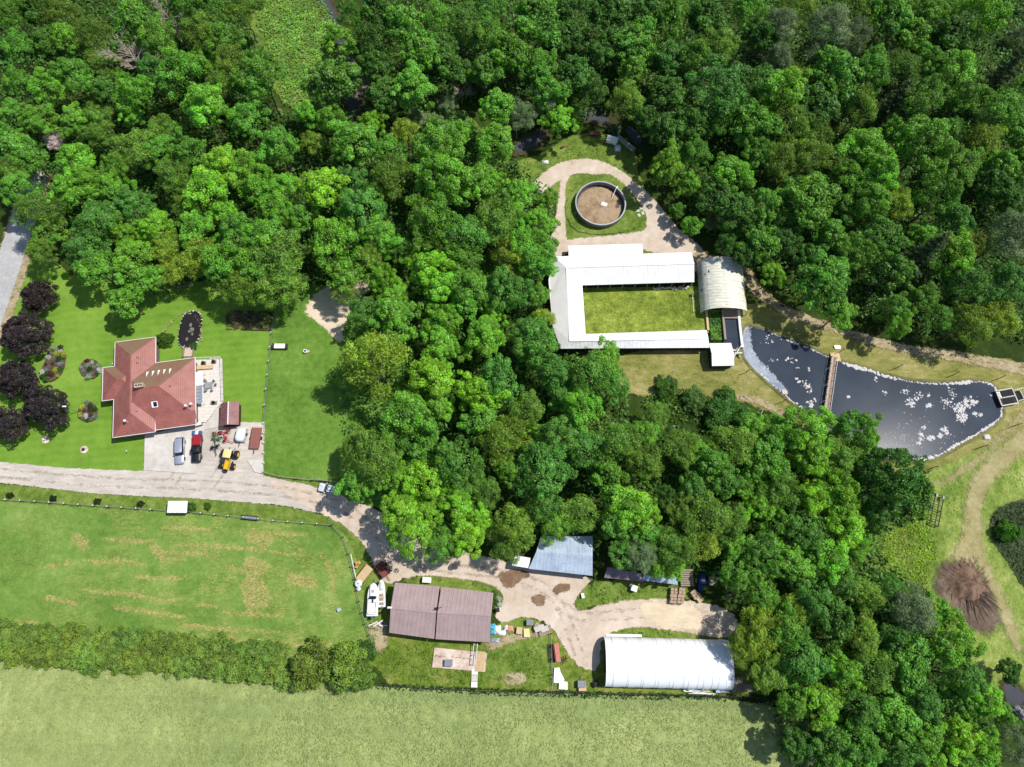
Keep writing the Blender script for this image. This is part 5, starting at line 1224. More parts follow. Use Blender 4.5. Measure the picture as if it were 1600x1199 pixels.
for k, (px, py, d, m, lb) in enumerate([(769, 980, (1.3, 1.2, .8), M_teal, 'crumpled teal tarp bundle at the right wall of the mauve shed'), (769.5, 988, (1.1, .9, .6), M_teal, 'second teal tarp bundle just below the first'), (777, 984, (1.4, 1.5, .7), M_wrap, 'heap of white plastic wrap right of the teal tarps'), (784, 989, (1.5, .8, .4), M_plastic, 'flat white panel tipped on the grass right of the plastic wrap'), (797, 983, (1.3, 1.1, .5), simple('salmon_cloth', C(214, 150, 130), .8, 0, .3), 'salmon pink cloth heap in the junk row'), (791, 981, (.9, .8, .5), M_wrap, 'small white sack left of the salmon cloth'), (773, 1001, (2.0, 1.0, .3), M_steel, 'grey metal pallet rack at the lower right corner of the mauve shed')]):
    x, y = G(px, py, .4); b_ = MB(); rr = random.Random(k)
    for zz, q_ in ((0, 1), (d[2]*.6, 1.05), (d[2], .55)):
        pass
    rs = []
    for zz, q_ in ((0.15, 1), (d[2]*.6, 1.02), (d[2]+.1, .5)): rs.append([(px_+rr.uniform(-.12, .12), py_+rr.uniform(-.12, .12), pz_+rr.uniform(-.05, .1)) for px_, py_, pz_ in rrect(d[0]/2*q_, d[1]/2*q_, .2, zz, 3, x, y)])
    b_.rings(rs); nm = 'tarp_bundle' if 'tarp' in lb else ('panel' if 'panel' in lb else ('metal_rack' if 'rack' in lb else ('cloth_heap' if 'cloth heap' in lb else 'plastic_heap')))
    tag(b_.build(nm, m), lb, nm.replace('_', ' '))
# stone slabs heap
t = thing('slab_heap', 'loose heap of grey stone slabs at the right end of the junk row', 'slabs', (*G(846, 985, .3), .15))
for k in range(9): MB().box((random.uniform(-1.5, 1.5), random.uniform(-.7, .7), .1+.09*k), (1.5, 1.0, .1), random.uniform(-.6, .6)).build('slab', M_wood if k % 2 else M_conc, t)
t = thing('stone_pile', 'small pile of pale stones below the junk boxes', 'stones', (*G(813, 992), .15))
for k in range(7): MB().box((random.uniform(-.8, .8), random.uniform(-.4, .4), .15), (.4, .35, .3), k, .7).build('stone', M_conc, t)
# long red bench + dark rack
x, y = G(869, 1020, .8); t = thing('feed_bunk', 'long salmon-red feed bunk beside the yard fence', 'feeder', (x, y, .15), PI/2+.12)
M_salmon = simple('faded_red_panel', C(196, 120, 104), .7, 0, .1)
MB().box((0, -.25, .8), (3.4, .9, .08)).build('top_panel', M_salmon, t); MB().box((0, .35, .6), (3.4, .12, .5)).build('side_panel', M_rust, t)
for sx in (-1, 1): MB().box((sx*1.5, 0, .38), (.12, .9, .76)).build('leg', M_rust, t)
x, y = G(861, 1021, .4); t = thing('dark_rack', 'dark slatted rack lying left of the salmon-red feed bunk', 'rack', (x, y, .2), PI/2+.05)
for k in range(6): MB().box((0, -.5+k*.2, .2), (3.4, .1, .08)).build('slat', M_darkwall, t)
for sx in (-1, 1): MB().box((sx*1.6, 0, .1), (.12, 1.2, .1)).build('bearer', M_darkwall, t)
x, y = G(880.5, 1031); t = thing('old_plough', 'small dark plough at the edge of the dirt yard right of the feed bunk', 'plough', (x, y, .15), .4)
for k in range(3): MB().tube((-.5+k*.5, -.6, .5), (-.3+k*.5, .6, .1), .06).build('blade', M_darkwall, t)
MB().tube((-.7, 0, .5), (.9, 0, .5), .06).build('beam', M_darkwall, t)
for k, (pts, lb) in enumerate([([(866, 1044), (874, 1043), (876, 1050), (882, 1062), (879, 1068), (865, 1067)], 'long white sheet of roofing lying beside the yard fence'), ([(874, 1063), (887, 1066), (887, 1078), (873, 1077)], 'square white sheet lying below the long white sheet')]):
    tag(MB().poly([G3(a, b_, .5+.08*k) for a, b_ in pts][::-1], .05).build('white_sheet', M_plastic), lb, 'sheet')
# concrete pad
tag(MB().poly([G3(a, b_, .34) for a, b_ in ((679, 1012), (761, 1020.5), (758, 1050), (675, 1043))][::-1], .2).build('concrete_slab', M_concr_old), 'rust-stained rectangular concrete slab in the grass below the mauve-roofed shed', 'slab')
x, y = G(741.5, 1060); t = thing('stepping_slabs', 'row of white slabs below the right end of the rust-stained slab', 'slabs', (x, y, .2), -.03)
for k in range(3): MB().box((0, 1.2-k*1.15, .1), (1.2, 1.05, .14)).build('slab', M_plastic if k != 1 else M_conc, t)
x, y = G(750.5, 1034, .5); t = thing('timber_platform', 'tan timber platform covering the right end of the rust-stained slab', 'platform', (x, y, .38), -.06)
for k in range(9): MB().box((-.85+k*.2, 0, .08), (.17, 3.7, .07)).build('plank', M_tan, t)
x, y = G(741.5, 1024, 1); t = thing('pipe_rack', 'steel pipe rack beside the tan timber platform', 'rack', (x, y, .36), -.1)
for sx in (-.35, .35): MB().tube((sx, -1.8, .9), (sx, 2.2, .9), .07).build('rail', M_steel, t)
for sy in (-1.7, 0, 2): MB().tube((-.35, sy, .9), (.35, sy, .9), .05).build('rung', M_steel, t); MB().tube((-.35, sy, 0), (-.35, sy, .9), .05).build('leg', M_steel, t)
for k in range(10):
    px = 683+k*6.2; py = 1024+k*.55+(.8 if k % 2 else 0); x, y = G(px, py, .4)
    if k == 3: continue
    tag(MB().tube((x, y, .3), (x+.02, y, 1.15), .045).build('steel_stake', M_rust), 'thin steel stake standing in the row across the rust-stained slab', 'stake', 'steel stakes along the slab')
t = thing('scrap_pile', 'grey scrap timber pile left of the mauve-roofed shed', 'scrap pile', (*G(591, 978), .15))
for k in range(12): MB().box((random.uniform(-1.5, 1.5), random.uniform(-.5, .7), .15+.05*k), (random.uniform(1, 2.2), .2, .08), random.uniform(-.6, .6)).build('board', M_whiteold if k % 2 else M_wood, t)
# pallets of crates
def crates(px, py, rz, lb, m=M_pallet, h=1.0):
    x, y = G(px, py, h); t = thing('crate_stack', lb, 'crates', (x, y, .25), rz, 'pallets of weathered crates')
    for i in range(2):
        for j in range(3):
            MB().box((-.33+i*.66+random.uniform(-.05, .05), -.6+j*.6, h/2), (.6, .54, h*random.uniform(.85, 1.05)), random.uniform(-.08, .08)).build('crate', m, t)
    for j in range(3): MB().box((0, -.7+j*.7, -.06), (1.4, .12, .1)).build('pallet_board', M_wood, t)
crates(1053, 926, -.12, 'upper left crate pallet of the four beside the sand pad'); crates(1065.5, 926, -.12, 'upper right crate pallet of the four beside the sand pad')
crates(1052, 936, -.12, 'lower left crate pallet of the four beside the sand pad'); crates(1063.5, 936.5, -.12, 'lower right crate pallet of the four beside the sand pad')
crates(1086, 929, .6, 'lone crate pallet tilted in the shade right of the other four')
crates(1092, 934, .6, 'orange-tinted crate pallet at the end of the tilted pair', M_tan, .8)
x, y = G(1073, 903, .6); t = thing('pallet_stack', 'dark plank stack at the right end of the pale blue tin shelter', 'planks', (x, y, .2), 0)
for k in range(8): MB().box((0, -1.5+k*.43, .35), (2.7, .34, .5), random.uniform(-.02, .02)).build('plank', M_wood, t)
for px, py, m, d, lb in ((1098, 905, M_navy, (1.6, 2.0, .9), 'crumpled navy tarp heap in the shade right of the plank stack'), (1094, 918, M_navy, (1.0, 1.6, .7), 'second navy tarp heap nearer the crate pallets'), (1140, 928, M_darkwall, (1.5, 1.3, .5), 'dark square crate lying deep in the shade at the wood edge')):
    x, y = G(px, py, .5); rs = []
    for zz, q_ in ((0.15, 1), (d[2]*.6, 1.02), (d[2], .5)): rs.append([(a+random.uniform(-.15, .15), b_+random.uniform(-.15, .15), c) for a, b_, c in rrect(d[0]/2*q_, d[1]/2*q_, .2, zz, 3, x, y)])
    tag(MB().rings(rs).build('tarp_heap' if m is M_navy else 'old_crate', m), lb, 'tarp' if m is M_navy else 'crate')
t = thing('lumber_pile', 'long pile of white-painted lumber along the crop field side of the arched barn', 'lumber', (*G(1092, 1079), .3), -.04)
for k in range(26): MB().box((random.uniform(-1.6, 1.6), -.55+(k % 9)*.14, .1+.1*(k//9)), (random.uniform(2.2, 4.2), .1, .08), random.uniform(-.1, .1)).build('board', M_plastic if k % 3 else M_whiteold, t)
boxy('blue_box', 'pale blue box at the lower right corner of the arched barn', 'box', 1128, 1079, (2.4, .7, .6), M_bluegrey, 0)
for px, py, lb in ((1153, 1064, 'dark pallet rack nearest the right end of the arched barn'), (1152, 1075, 'lower dark plank box at the right of the arched barn'), (1168, 1075, 'open dark frame box farthest right of the arched barn')):
    x, y = G(px, py, .6); t = thing('wooden_pallet', lb, 'pallet', (x, y, .25))
    for k in range(6): MB().box((-.8+k*.32, 0, .5), (.24, 1.4, .08)).build('slat', M_wood, t)
    for sy in (-.6, .6): MB().box((0, sy, .23), (1.9, .1, .44)).build('bearer', M_wood, t)
x, y = G(930, 1068); # small dark machine in the barn shadow
t = thing('lawn_mower', 'dark ride-on mower in the shadow at the left end of the arched barn', 'mower', (x, y, .15), .5)
MB().box((0, 0, .4), (1.5, .8, .4), 0, .8).build('body', M_black, t); MB().box((-.3, 0, .75), (.4, .5, .3)).build('seat', M_dark, t)
for sx in (-.5, .5):
    for sy in (-.45, .45): wheel(t, sx, sy, .24, .18)
MB().tube((.2, 0, .6), (0, 0, .95), .03).build('steering_column', M_steel, t)

# ---- north clearing bits
x, y = G(956.5, 219, 1.3); t = thing('white_trailer', 'white box trailer in the clearing above the round tank', 'trailer', (x, y, .2), -.33)
b_ = MB(); b_.box((0, 0, .95), (2.7, 1.5, 1.1)); b_.build('box', M_plastic, t); MB().box((0, 0, 1.54), (2.8, 1.6, .06)).build('roof', M_white, t)
for s in (-1, 1): wheel(t, 0, s*.8, .3, .2)
x, y = G(965, 232, .5); rs = [[(a+random.uniform(-.2, .2), b_2+random.uniform(-.2, .2), c) for a, b_2, c in rrect(.75*q_, .85*q_, .4*q_, zz, 3, x, y)] for zz, q_ in ((.1, 1), (.6, 1), (1.0, .5))]
tag(MB().rings(rs).build('wrapped_bale', M_wrap, None, True), 'lumpy white wrapped bale just below the white box trailer', 'bale')
x, y = G(852, 254, .3); rs = [[(a+random.uniform(-.2, .2), b_2+random.uniform(-.2, .2), c) for a, b_2, c in rrect(.7*q_, .5*q_, .25*q_, zz, 3, x, y)] for zz, q_ in ((.1, 1), (.4, 1), (.7, .5))]
tag(MB().rings(rs).build('grey_bag', M_wrap), 'crumpled pale bag on the grass left of the curved dirt track', 'bag')
flatbed(929, 209, -.15, 2.6, 1.0, M_redwood, 'pinkish plank wagon at the top edge of the clearing', 4, True, 'plank_wagon', 'wagon')
t = thing('pipe_stack', 'pale bundle of long pipes lying along the creek edge right of the white trailer', 'pipes')
for k in range(7): MB().tube(G3(962+k, 216-k*.8, .3+.05*k), G3(988+k*.9, 238-k, .3), .06).build('pipe', M_plastic if k % 2 else M_wood, t)
def log(px0, px1, r, lb, m=None):
    return tag(MB().tube(G3(*px0, r+.15), G3(*px1, r+.15), r, r*.7, 9).build('log', m or M_dead, None, True), lb, 'log')
log((877, 231), (887, 226), .3, 'short cut log in the clearing left of the pinkish wagon', M_redwood)
log((835, 282), (850, 272), .1, 'thin grey fallen branch left of the curved dirt track'); log((268, 447), (301, 448), .1, 'long pale fallen branch in the shade between the maples above the garden pond')
log((277, 450), (283, 446), .12, 'short pale stub beside the long fallen branch')
log((812, 312), (822, 318), .35, 'pale stump pile half hidden in the bushes left of the tank track', M_wrap)
log((1160, 618), (1172, 626), .16, 'short bleached log below the left bank of the lagoon'); log((1192, 640), (1188, 650), .12, 'thin bleached stick beside the curved track below the lagoon')
log((1135, 672), (1158, 662), .14, 'bleached fallen trunk lying at the wood edge below the small white-roofed shed')
# paddock things
x, y = G(437, 541, .8); t = thing('feed_trough', 'white rectangular trough on dark ends at the paddock fence', 'trough', (x, y, .15), 0)
MB().box((0, 0, .6), (2.4, 1.1, .4)).build('basin', M_plastic, t)
for sx in (-1, 1): MB().box((sx*1.45, 0, .42), (.4, 1.2, .8)).build('end_frame', M_darkwall, t)
x, y = G(477, 549, .4); t = thing('salt_feeder', 'small white tub with blue lid on the paddock grass right of the trough', 'tub', (x, y, .15), .5)
MB().rings([circ(.4, 0, 12), circ(.45, .5, 12)]).build('tub', M_plastic, t); MB().rings([circ(.3, .5, 10), circ(.2, .62, 10)]).build('lid', M_blue, t); MB().box((.5, -.3, .2), (.8, .5, .1)).build('board', M_tan, t)
boxy('mineral_tub', 'tiny blue-white tub near the lower right of the striped pasture', 'tub', 530, 953, (.7, .5, .4), M_bluegrey, .5)
x, y = G(278, 792.5, 1.8); t = thing('field_shelter', 'small white-roofed shelter at the top fence of the striped pasture', 'shelter', (x, y, .12), 0)
roof_part('roof', [(-2.0, -1.2, 1.8), (2.0, -1.2, 1.8), (2.0, 1.2, 2.1), (-2.0, 1.2, 2.1)], M_whiteroof, t); MB().box((0, 0, .85), (3.6, 2.0, 1.7)).build('wall', M_darkwall, t)
x, y = G(390, 809, .6); t = thing('hay_feeder', 'long dark feeder against the pasture fence right of the white shelter', 'feeder', (x, y, .15), -.1)
for sy in (-.35, .35): MB().box((0, sy, .6), (3.4, .1, .35)).build('side_rail', M_darkwall, t)
MB().box((0, 0, .4), (3.3, .6, .1)).build('base', M_steel, t)
for sx in (-1.5, 1.5): MB().box((sx, 0, .25), (.1, .7, .5)).build('leg', M_darkwall, t)
# raised garden plot with ribbed cover
t = thing('garden_plot', 'dark ribbed vegetable plot in the shade above the right end of the lawn', 'garden plot')
pl = [(352, 484), (427, 487), (424, 517), (354, 515)]
MB().poly([G3(a, b_, .32) for a, b_ in pl][::-1], .25).build('bed', M_soil, t)
for k in range(9):
    f = (k+.5)/9; a = (352+2*f, 484+31*f); b_ = (427-3*f, 487+30*f); m_ = MB(); strip(m_, G3(*a, .38), G3(*b_, .38), .5, .14); m_.build('soil_ridge', M_soil, t)
# lawn ornaments
for px, py, lb in ((72, 687.5, 'round flat stone with a small white ornament on the lower lawn'), (132, 703, 'dark round stone feature on the lawn near the driveway')):
    x, y = G(px, py); t = thing('lawn_ornament', lb, 'ornament', (x, y, .1)); MB().rings([circ(.85, 0, 14), circ(.8, .12, 14)]).build('stone_ring', M_concr_old, t)
    b_ = MB(); b_.rings([circ(.25, .12, 10), circ(.32, .35, 10), circ(.12, .6, 10), circ(.22, .7, 10)]); b_.build('figure', M_plastic if py < 700 else M_darkwall, t)
for px, py in ((200, 706), (178, 570)):
    x, y = G(px, py); t = thing('lawn_stake', 'small pale stake light standing on the lawn left of the house' if py < 600 else 'small pale stake light on the lawn beside the parking pad', 'light', (x, y, .05)); MB().tube((0, 0, 0), (0, 0, .5), .04).build('stake', M_steel, t); MB().tube((0, 0, .5), (0, 0, .62), .14).build('lamp_head', M_plastic, t)
x, y = G(121, 644); t = thing('lamp_post', 'tall thin lamp post with pale head leaning over the dark purple trees', 'lamp post', (x, y, 0))
MB().tube((0, 0, 0), (0, 0, 4.3), .07, .05).build('pole', M_steel, t); MB().box((-.25, 0, 4.35), (.8, .3, .15)).build('lamp_head', M_plastic, t)
# lagoon footbridge + outlet box
x0, y0 = G(1303.5, 557, 1.0); x1, y1 = G(1291, 644, 1.0); L = math.hypot(x1-x0, y1-y0)
t = thing('lagoon_footbridge', 'narrow weathered plank footbridge crossing the grey lagoon', 'footbridge', ((x0+x1)/2, (y0+y1)/2, 0), math.atan2(y1-y0, x1-x0))
for k in range(int(L/.42)): MB().box((-L/2+.21+k*.42, 0, .98), (.36, 1.15, .06), random.uniform(-.03, .03)).build('plank', M_pallet, t)
for s in (-1, 1):
    MB().box((0, s*.5, .85), (L, .14, .18)).build('beam', M_wood, t); MB().box((0, s*.57, 1.75), (L, .06, .06)).build('handrail', M_whiteold, t)
    for k in range(8): MB().box((-L/2+.3+k*(L-.6)/7, s*.57, .9), (.09, .09, 1.7)).build('post', M_wood, t)
for k in range(3):
    m_ = MB(); m_.tube((-L/2+L*(k+.7)/3.4, -.57, 1.7), (-L/2+L*(k+.7)/3.4+.8, -1.2, .6), .04); m_.build('brace', M_plastic, t)
x, y = G(1306, 558, .8); tag(MB().poly([(x-1.0, y-1.1, .75), (x+1.1, y-.9, .75), (x+.9, y+1.2, .75), (x-1.1, y+1.0, .75)], .6).build('landing_slab', M_tan), 'square pale landing slab at the top end of the lagoon footbridge', 'slab')
x, y = G(1308, 543, .3); tag(MB().rings([[(a+random.uniform(-.1, .1), b_, c) for a, b_, c in rrect(.75*q_, .5*q_, .2, zz, 2, x, y)] for zz, q_ in ((.1, 1), (.5, .9))]).build('boulder', M_wrap), 'pale flat boulder on the bank just above the footbridge landing', 'boulder')
x, y = G(1225, 613, .3); tag(MB().rings([[(a+random.uniform(-.1, .1), b_, c) for a, b_, c in rrect(.8*q_, .7*q_, .25, zz, 2, x, y)] for zz, q_ in ((.1, 1), (.55, .7))]).build('boulder', M_conc), 'rounded boulder on the left bank of the lagoon halfway down', 'boulder')
x, y = G(1542, 683, .4); tag(MB().rings([[(a+random.uniform(-.1, .1), b_, c) for a, b_, c in rrect(.9*q_, .7*q_, .25, zz, 2, x, y)] for zz, q_ in ((.1, 1), (.6, .7))]).build('boulder', M_conc), 'grey boulder on the lower right bank of the lagoon', 'boulder')
x, y = G(1571, 621, 1.2); t = thing('intake_structure', 'concrete and timber intake box with dark wells at the right tip of the lagoon', 'intake', (x, y, 0), .18)
MB().box((.4, 0, .55), (4.0, 3.6, 1.1)).build('wall', M_darkwall, t)
for a, b_, w, d in ((0.4, 1.75, 4.0, .25), (.4, -1.75, 4.0, .25), (-1.55, 0, .25, 3.3), (2.35, 0, .25, 3.3), (.45, 0, 3.6, .2), (-.95, .8, .2, 1.6)): MB().box((a, b_, 1.18), (w, d, .16)).build('beam', M_conc, t)
for a, b_ in ((.7, .9), (.4, -.9)): MB().box((a, b_, 1.12), (2.6, 1.2, .02)).build('well_cover', M_dark, t)
for k in range(4): MB().box((-1.25+k*.02, 1.3-k*.35, 1.28), (.55, .08, .05)).build('grating', M_steel, t)
for p, q_ in (((2.5, 1.1), (4.6, 1.4)), ((2.5, -1.3), (4.9, -1.1)), ((3.7, 1.25), (3.9, -1.2)), ((4.6, 1.4), (5.2, .3)), ((5.2, .3), (4.9, -1.1))): MB().tube((*p, 1.4), (*q_, 1.4), .07).build('rail', M_plastic, t)
MB().box((3.7, 0, .1), (2.2, 2.2, .2)).build('pit_floor', M_dark, t)
for p in ((2.6, 1.1), (4.6, 1.4), (4.9, -1.1), (2.6, -1.3)): MB().tube((*p, 0), (*p, 1.4), .06).build('post', M_plastic, t)
# thin posts round the lagoon
PST = [(1243.5, 514, 'at the upper left shore under the trees'), (1320, 544.5, 'just above the footbridge landing'), (1411.5, 569, 'on the top bank, second right of the footbridge'), (1500.5, 580.5, 'on the top bank midway to the intake box'), (1572, 586.5, 'on the top bank nearest the intake box'), (1598, 661, 'on the bank farthest right below the intake box'), (1545, 695, 'on the lower right bank beside the grey boulder'), (1467, 728, 'on the lower bank nearest the big dark tree'), (1172.5, 576, 'on the left bank beside the small white-roofed shed'), (1230.5, 622.5, 'on the left bank beside the rounded boulder'), (1238, 478, 'in the wood edge above the lagoon track')]
P0 = None
for px, py, lb in PST:
    hgt = 3.0; x, y = G(px, py, hgt)
    if P0 is None:
        P0 = thing('net_post', 'x', 'post', (x, y, 0), 0, 'thin posts standing round the lagoon'); MB().tube((0, 0, 0), (0, 0, 3.0), .09, .07).build('pole', M_darkwall, P0); MB().tube((0, 0, 2.95), (0, 0, 3.12), .1).build('cap', M_tan, P0); o = P0
    else: o = copy_tree(P0); o.location = (x, y, 0)
    o['label'] = 'thin dark post '+lb
# long metal frame on the mown clearing
x, y = G(1463.5, 797, .8); t = thing('trailer_frame', 'rusty skeletal metal frame standing in the mown clearing below the lagoon', 'frame', (x, y, .15), 1.2)
for s in (-.9, .9): MB().box((0, s, .75), (7.0, .14, .16)).build('side_beam', M_darkwall, t)
for k in range(7): MB().box((-3.4+k*1.13, 0, .7), (.12, 1.9, .12)).build('cross_bar', M_darkwall, t)
for s in (-.9, .9):
    for xx in (-3.3, 0, 3.3): MB().box((xx, s, .33), (.12, .12, .68)).build('leg', M_darkwall, t)
for s in (-.7, .7): MB().box((3.0, s, .95), (.7, .35, .3)).build('bracket', M_grey, t)
# burn pile
x, y = G(1510, 910, 0)
pile = thing('burn_pile', 'reddish brown heap of half-burnt brush with charred sticks fanning out', 'brush pile', (x, y, .2))
m_ = MB()
gv_, gf_ = [], []; nn = 15
for i in range(nn):
    for j in range(nn):
        u = (i/(nn-1)-.5)*2; v = (j/(nn-1)-.5)*2; r = math.hypot(u, v); gv_.append((u*4.4, v*4.6, max(0, (1-r*r*(1.0+.9*float(vnoise(np.array([u*3.1+5]), np.array([v*3.1]), 7)[0]))))*1.3*(.4+1.2*float(vnoise(np.array([u*4+9]), np.array([v*4]), 2)[0]))-.05))
for i in range(nn-1):
    for j in range(nn-1): gf_.append((i*nn+j, (i+1)*nn+j, (i+1)*nn+j+1, i*nn+j+1))
M_burn = ground('burnt_brush', [(.36, C(58, 48, 42)), (.45, C(98, 80, 66)), (.53, C(136, 108, 88)), (.64, C(122, 114, 100))], s=(.35, 1.2, 5), bmp=1)
m_.add(gv_, gf_).build('ash_mound', M_burn, pile, True)
m_ = MB(); r_ = random.Random(3)
for k in range(290):
    a = r_.uniform(0, 2*PI); d = r_.uniform(.4, 4.6); L = r_.uniform(.5, 2.2); x_, y_ = d*math.cos(a), d*math.sin(a); b = a+r_.uniform(-.9, .9)
    m_.tube((x_, y_, .25+r_.uniform(0, .6)*(1-d/5)), (x_+L*math.cos(b), y_+L*math.sin(b), .15+r_.uniform(0, .5)*(1-d/5)), .045, .02, 4)
tag(m_.build('twigs', simple('scorched_twigs', C(132, 102, 86), .9, 0, .35, 3), pile), kind='stuff')
m_ = MB()
for k in range(18):
    a = -1.15+r_.uniform(-.75, .6); d0 = r_.uniform(1.5, 4); L = r_.uniform(2.5, 5); m_.tube((d0*math.cos(a), d0*math.sin(a), .4), ((d0+L)*math.cos(a+.05), (d0+L)*math.sin(a), .12), .06, .03, 4)
tag(m_.build('charred_sticks', simple('charred_wood', C(66, 56, 50), .9, 0, .3, 3), pile), kind='stuff')

# ================================================================== FENCES
def fence(lb, pts, sp=3.3, ph=1.25, rails=(.5, 1.0), mat=M_wood, top=None, rmat=None, pr=.09):
    t = thing('fence', lb, 'fence'); P = [G(*p) for p in pts]; pm = None
    for a, b_ in zip(P[:-1], P[1:]):
        for z in rails: MB().tube((*a, z), (*b_, z), .035 if rmat is None else .05, n=4).build('rail', rmat or M_grey, t)
        L = math.hypot(b_[0]-a[0], b_[1]-a[1]); k = max(1, round(L/sp))
        for i in range(k):
            x = a[0]+(b_[0]-a[0])*i/k; y = a[1]+(b_[1]-a[1])*i/k
            if pm is None:
                o = MB().tube((0, 0, 0), (0, 0, ph), pr, n=6).build('post', mat, t); pm = o.data
                cm = MB().tube((0, 0, ph), (0, 0, ph+.05), pr*1.5, n=6).build('cap', top or mat, o).data
            else: o = child('post', pm, t); child('cap', cm, o)
            o.location = (x, y, .05)
fence('post and wire fence with pale post tops along the driveway side of the striped pasture', [(-8, 780.5), (60, 784.5), (150, 791), (262, 798.5)], 3.3, 1.3, top=M_whiteold, pr=.09)
fence('dark post fence running from the white shelter to the pasture corner', [(296, 800.5), (360, 807), (430, 814.5), (520, 821)], 3.3, 1.3, top=M_whiteold, pr=.09)
fence('thin curving wire fence down the right side of the striped pasture', [(520, 821), (537, 840), (546, 866), (556, 905), (562, 940), (572, 975), (584, 1010)], 2.6, 1.2, mat=M_darkwall)
fence('wire fence between the mown lawn and the darker paddock', [(428, 500), (424, 545), (418, 610), (413, 660)], 3, 1.2, top=M_whiteold)
fence('rail fence along the bottom edge of the paddock above the lane', [(413, 739), (440, 746), (490, 751), (560, 757)], 3.2, 1.2, rmat=M_wood)
fence('metal gate section of the paddock fence behind the white sedan', [(490, 749.5), (513, 752.5)], 1.6, 1.15, (.3, .6, .9, 1.1), M_steel, rmat=M_steel)
fence('dark fence between the sheds and the pale crop field', [(578, 1069), (650, 1074), (760, 1080), (860, 1081), (960, 1084), (1080, 1086), (1180, 1089), (1215, 1098)], 2.7, 1.2, mat=M_darkwall, rmat=M_darkwall)
fence('short fence beside the salmon-red feed bunk', [(861, 990), (862, 1030), (863, 1078)], 2.4, 1.2, mat=M_darkwall)
fence('low stone-grey curb fence left of the gravel parking area', [(413, 662), (413, 740)], 2.2, .6, (.3,), M_conc, pr=.16)
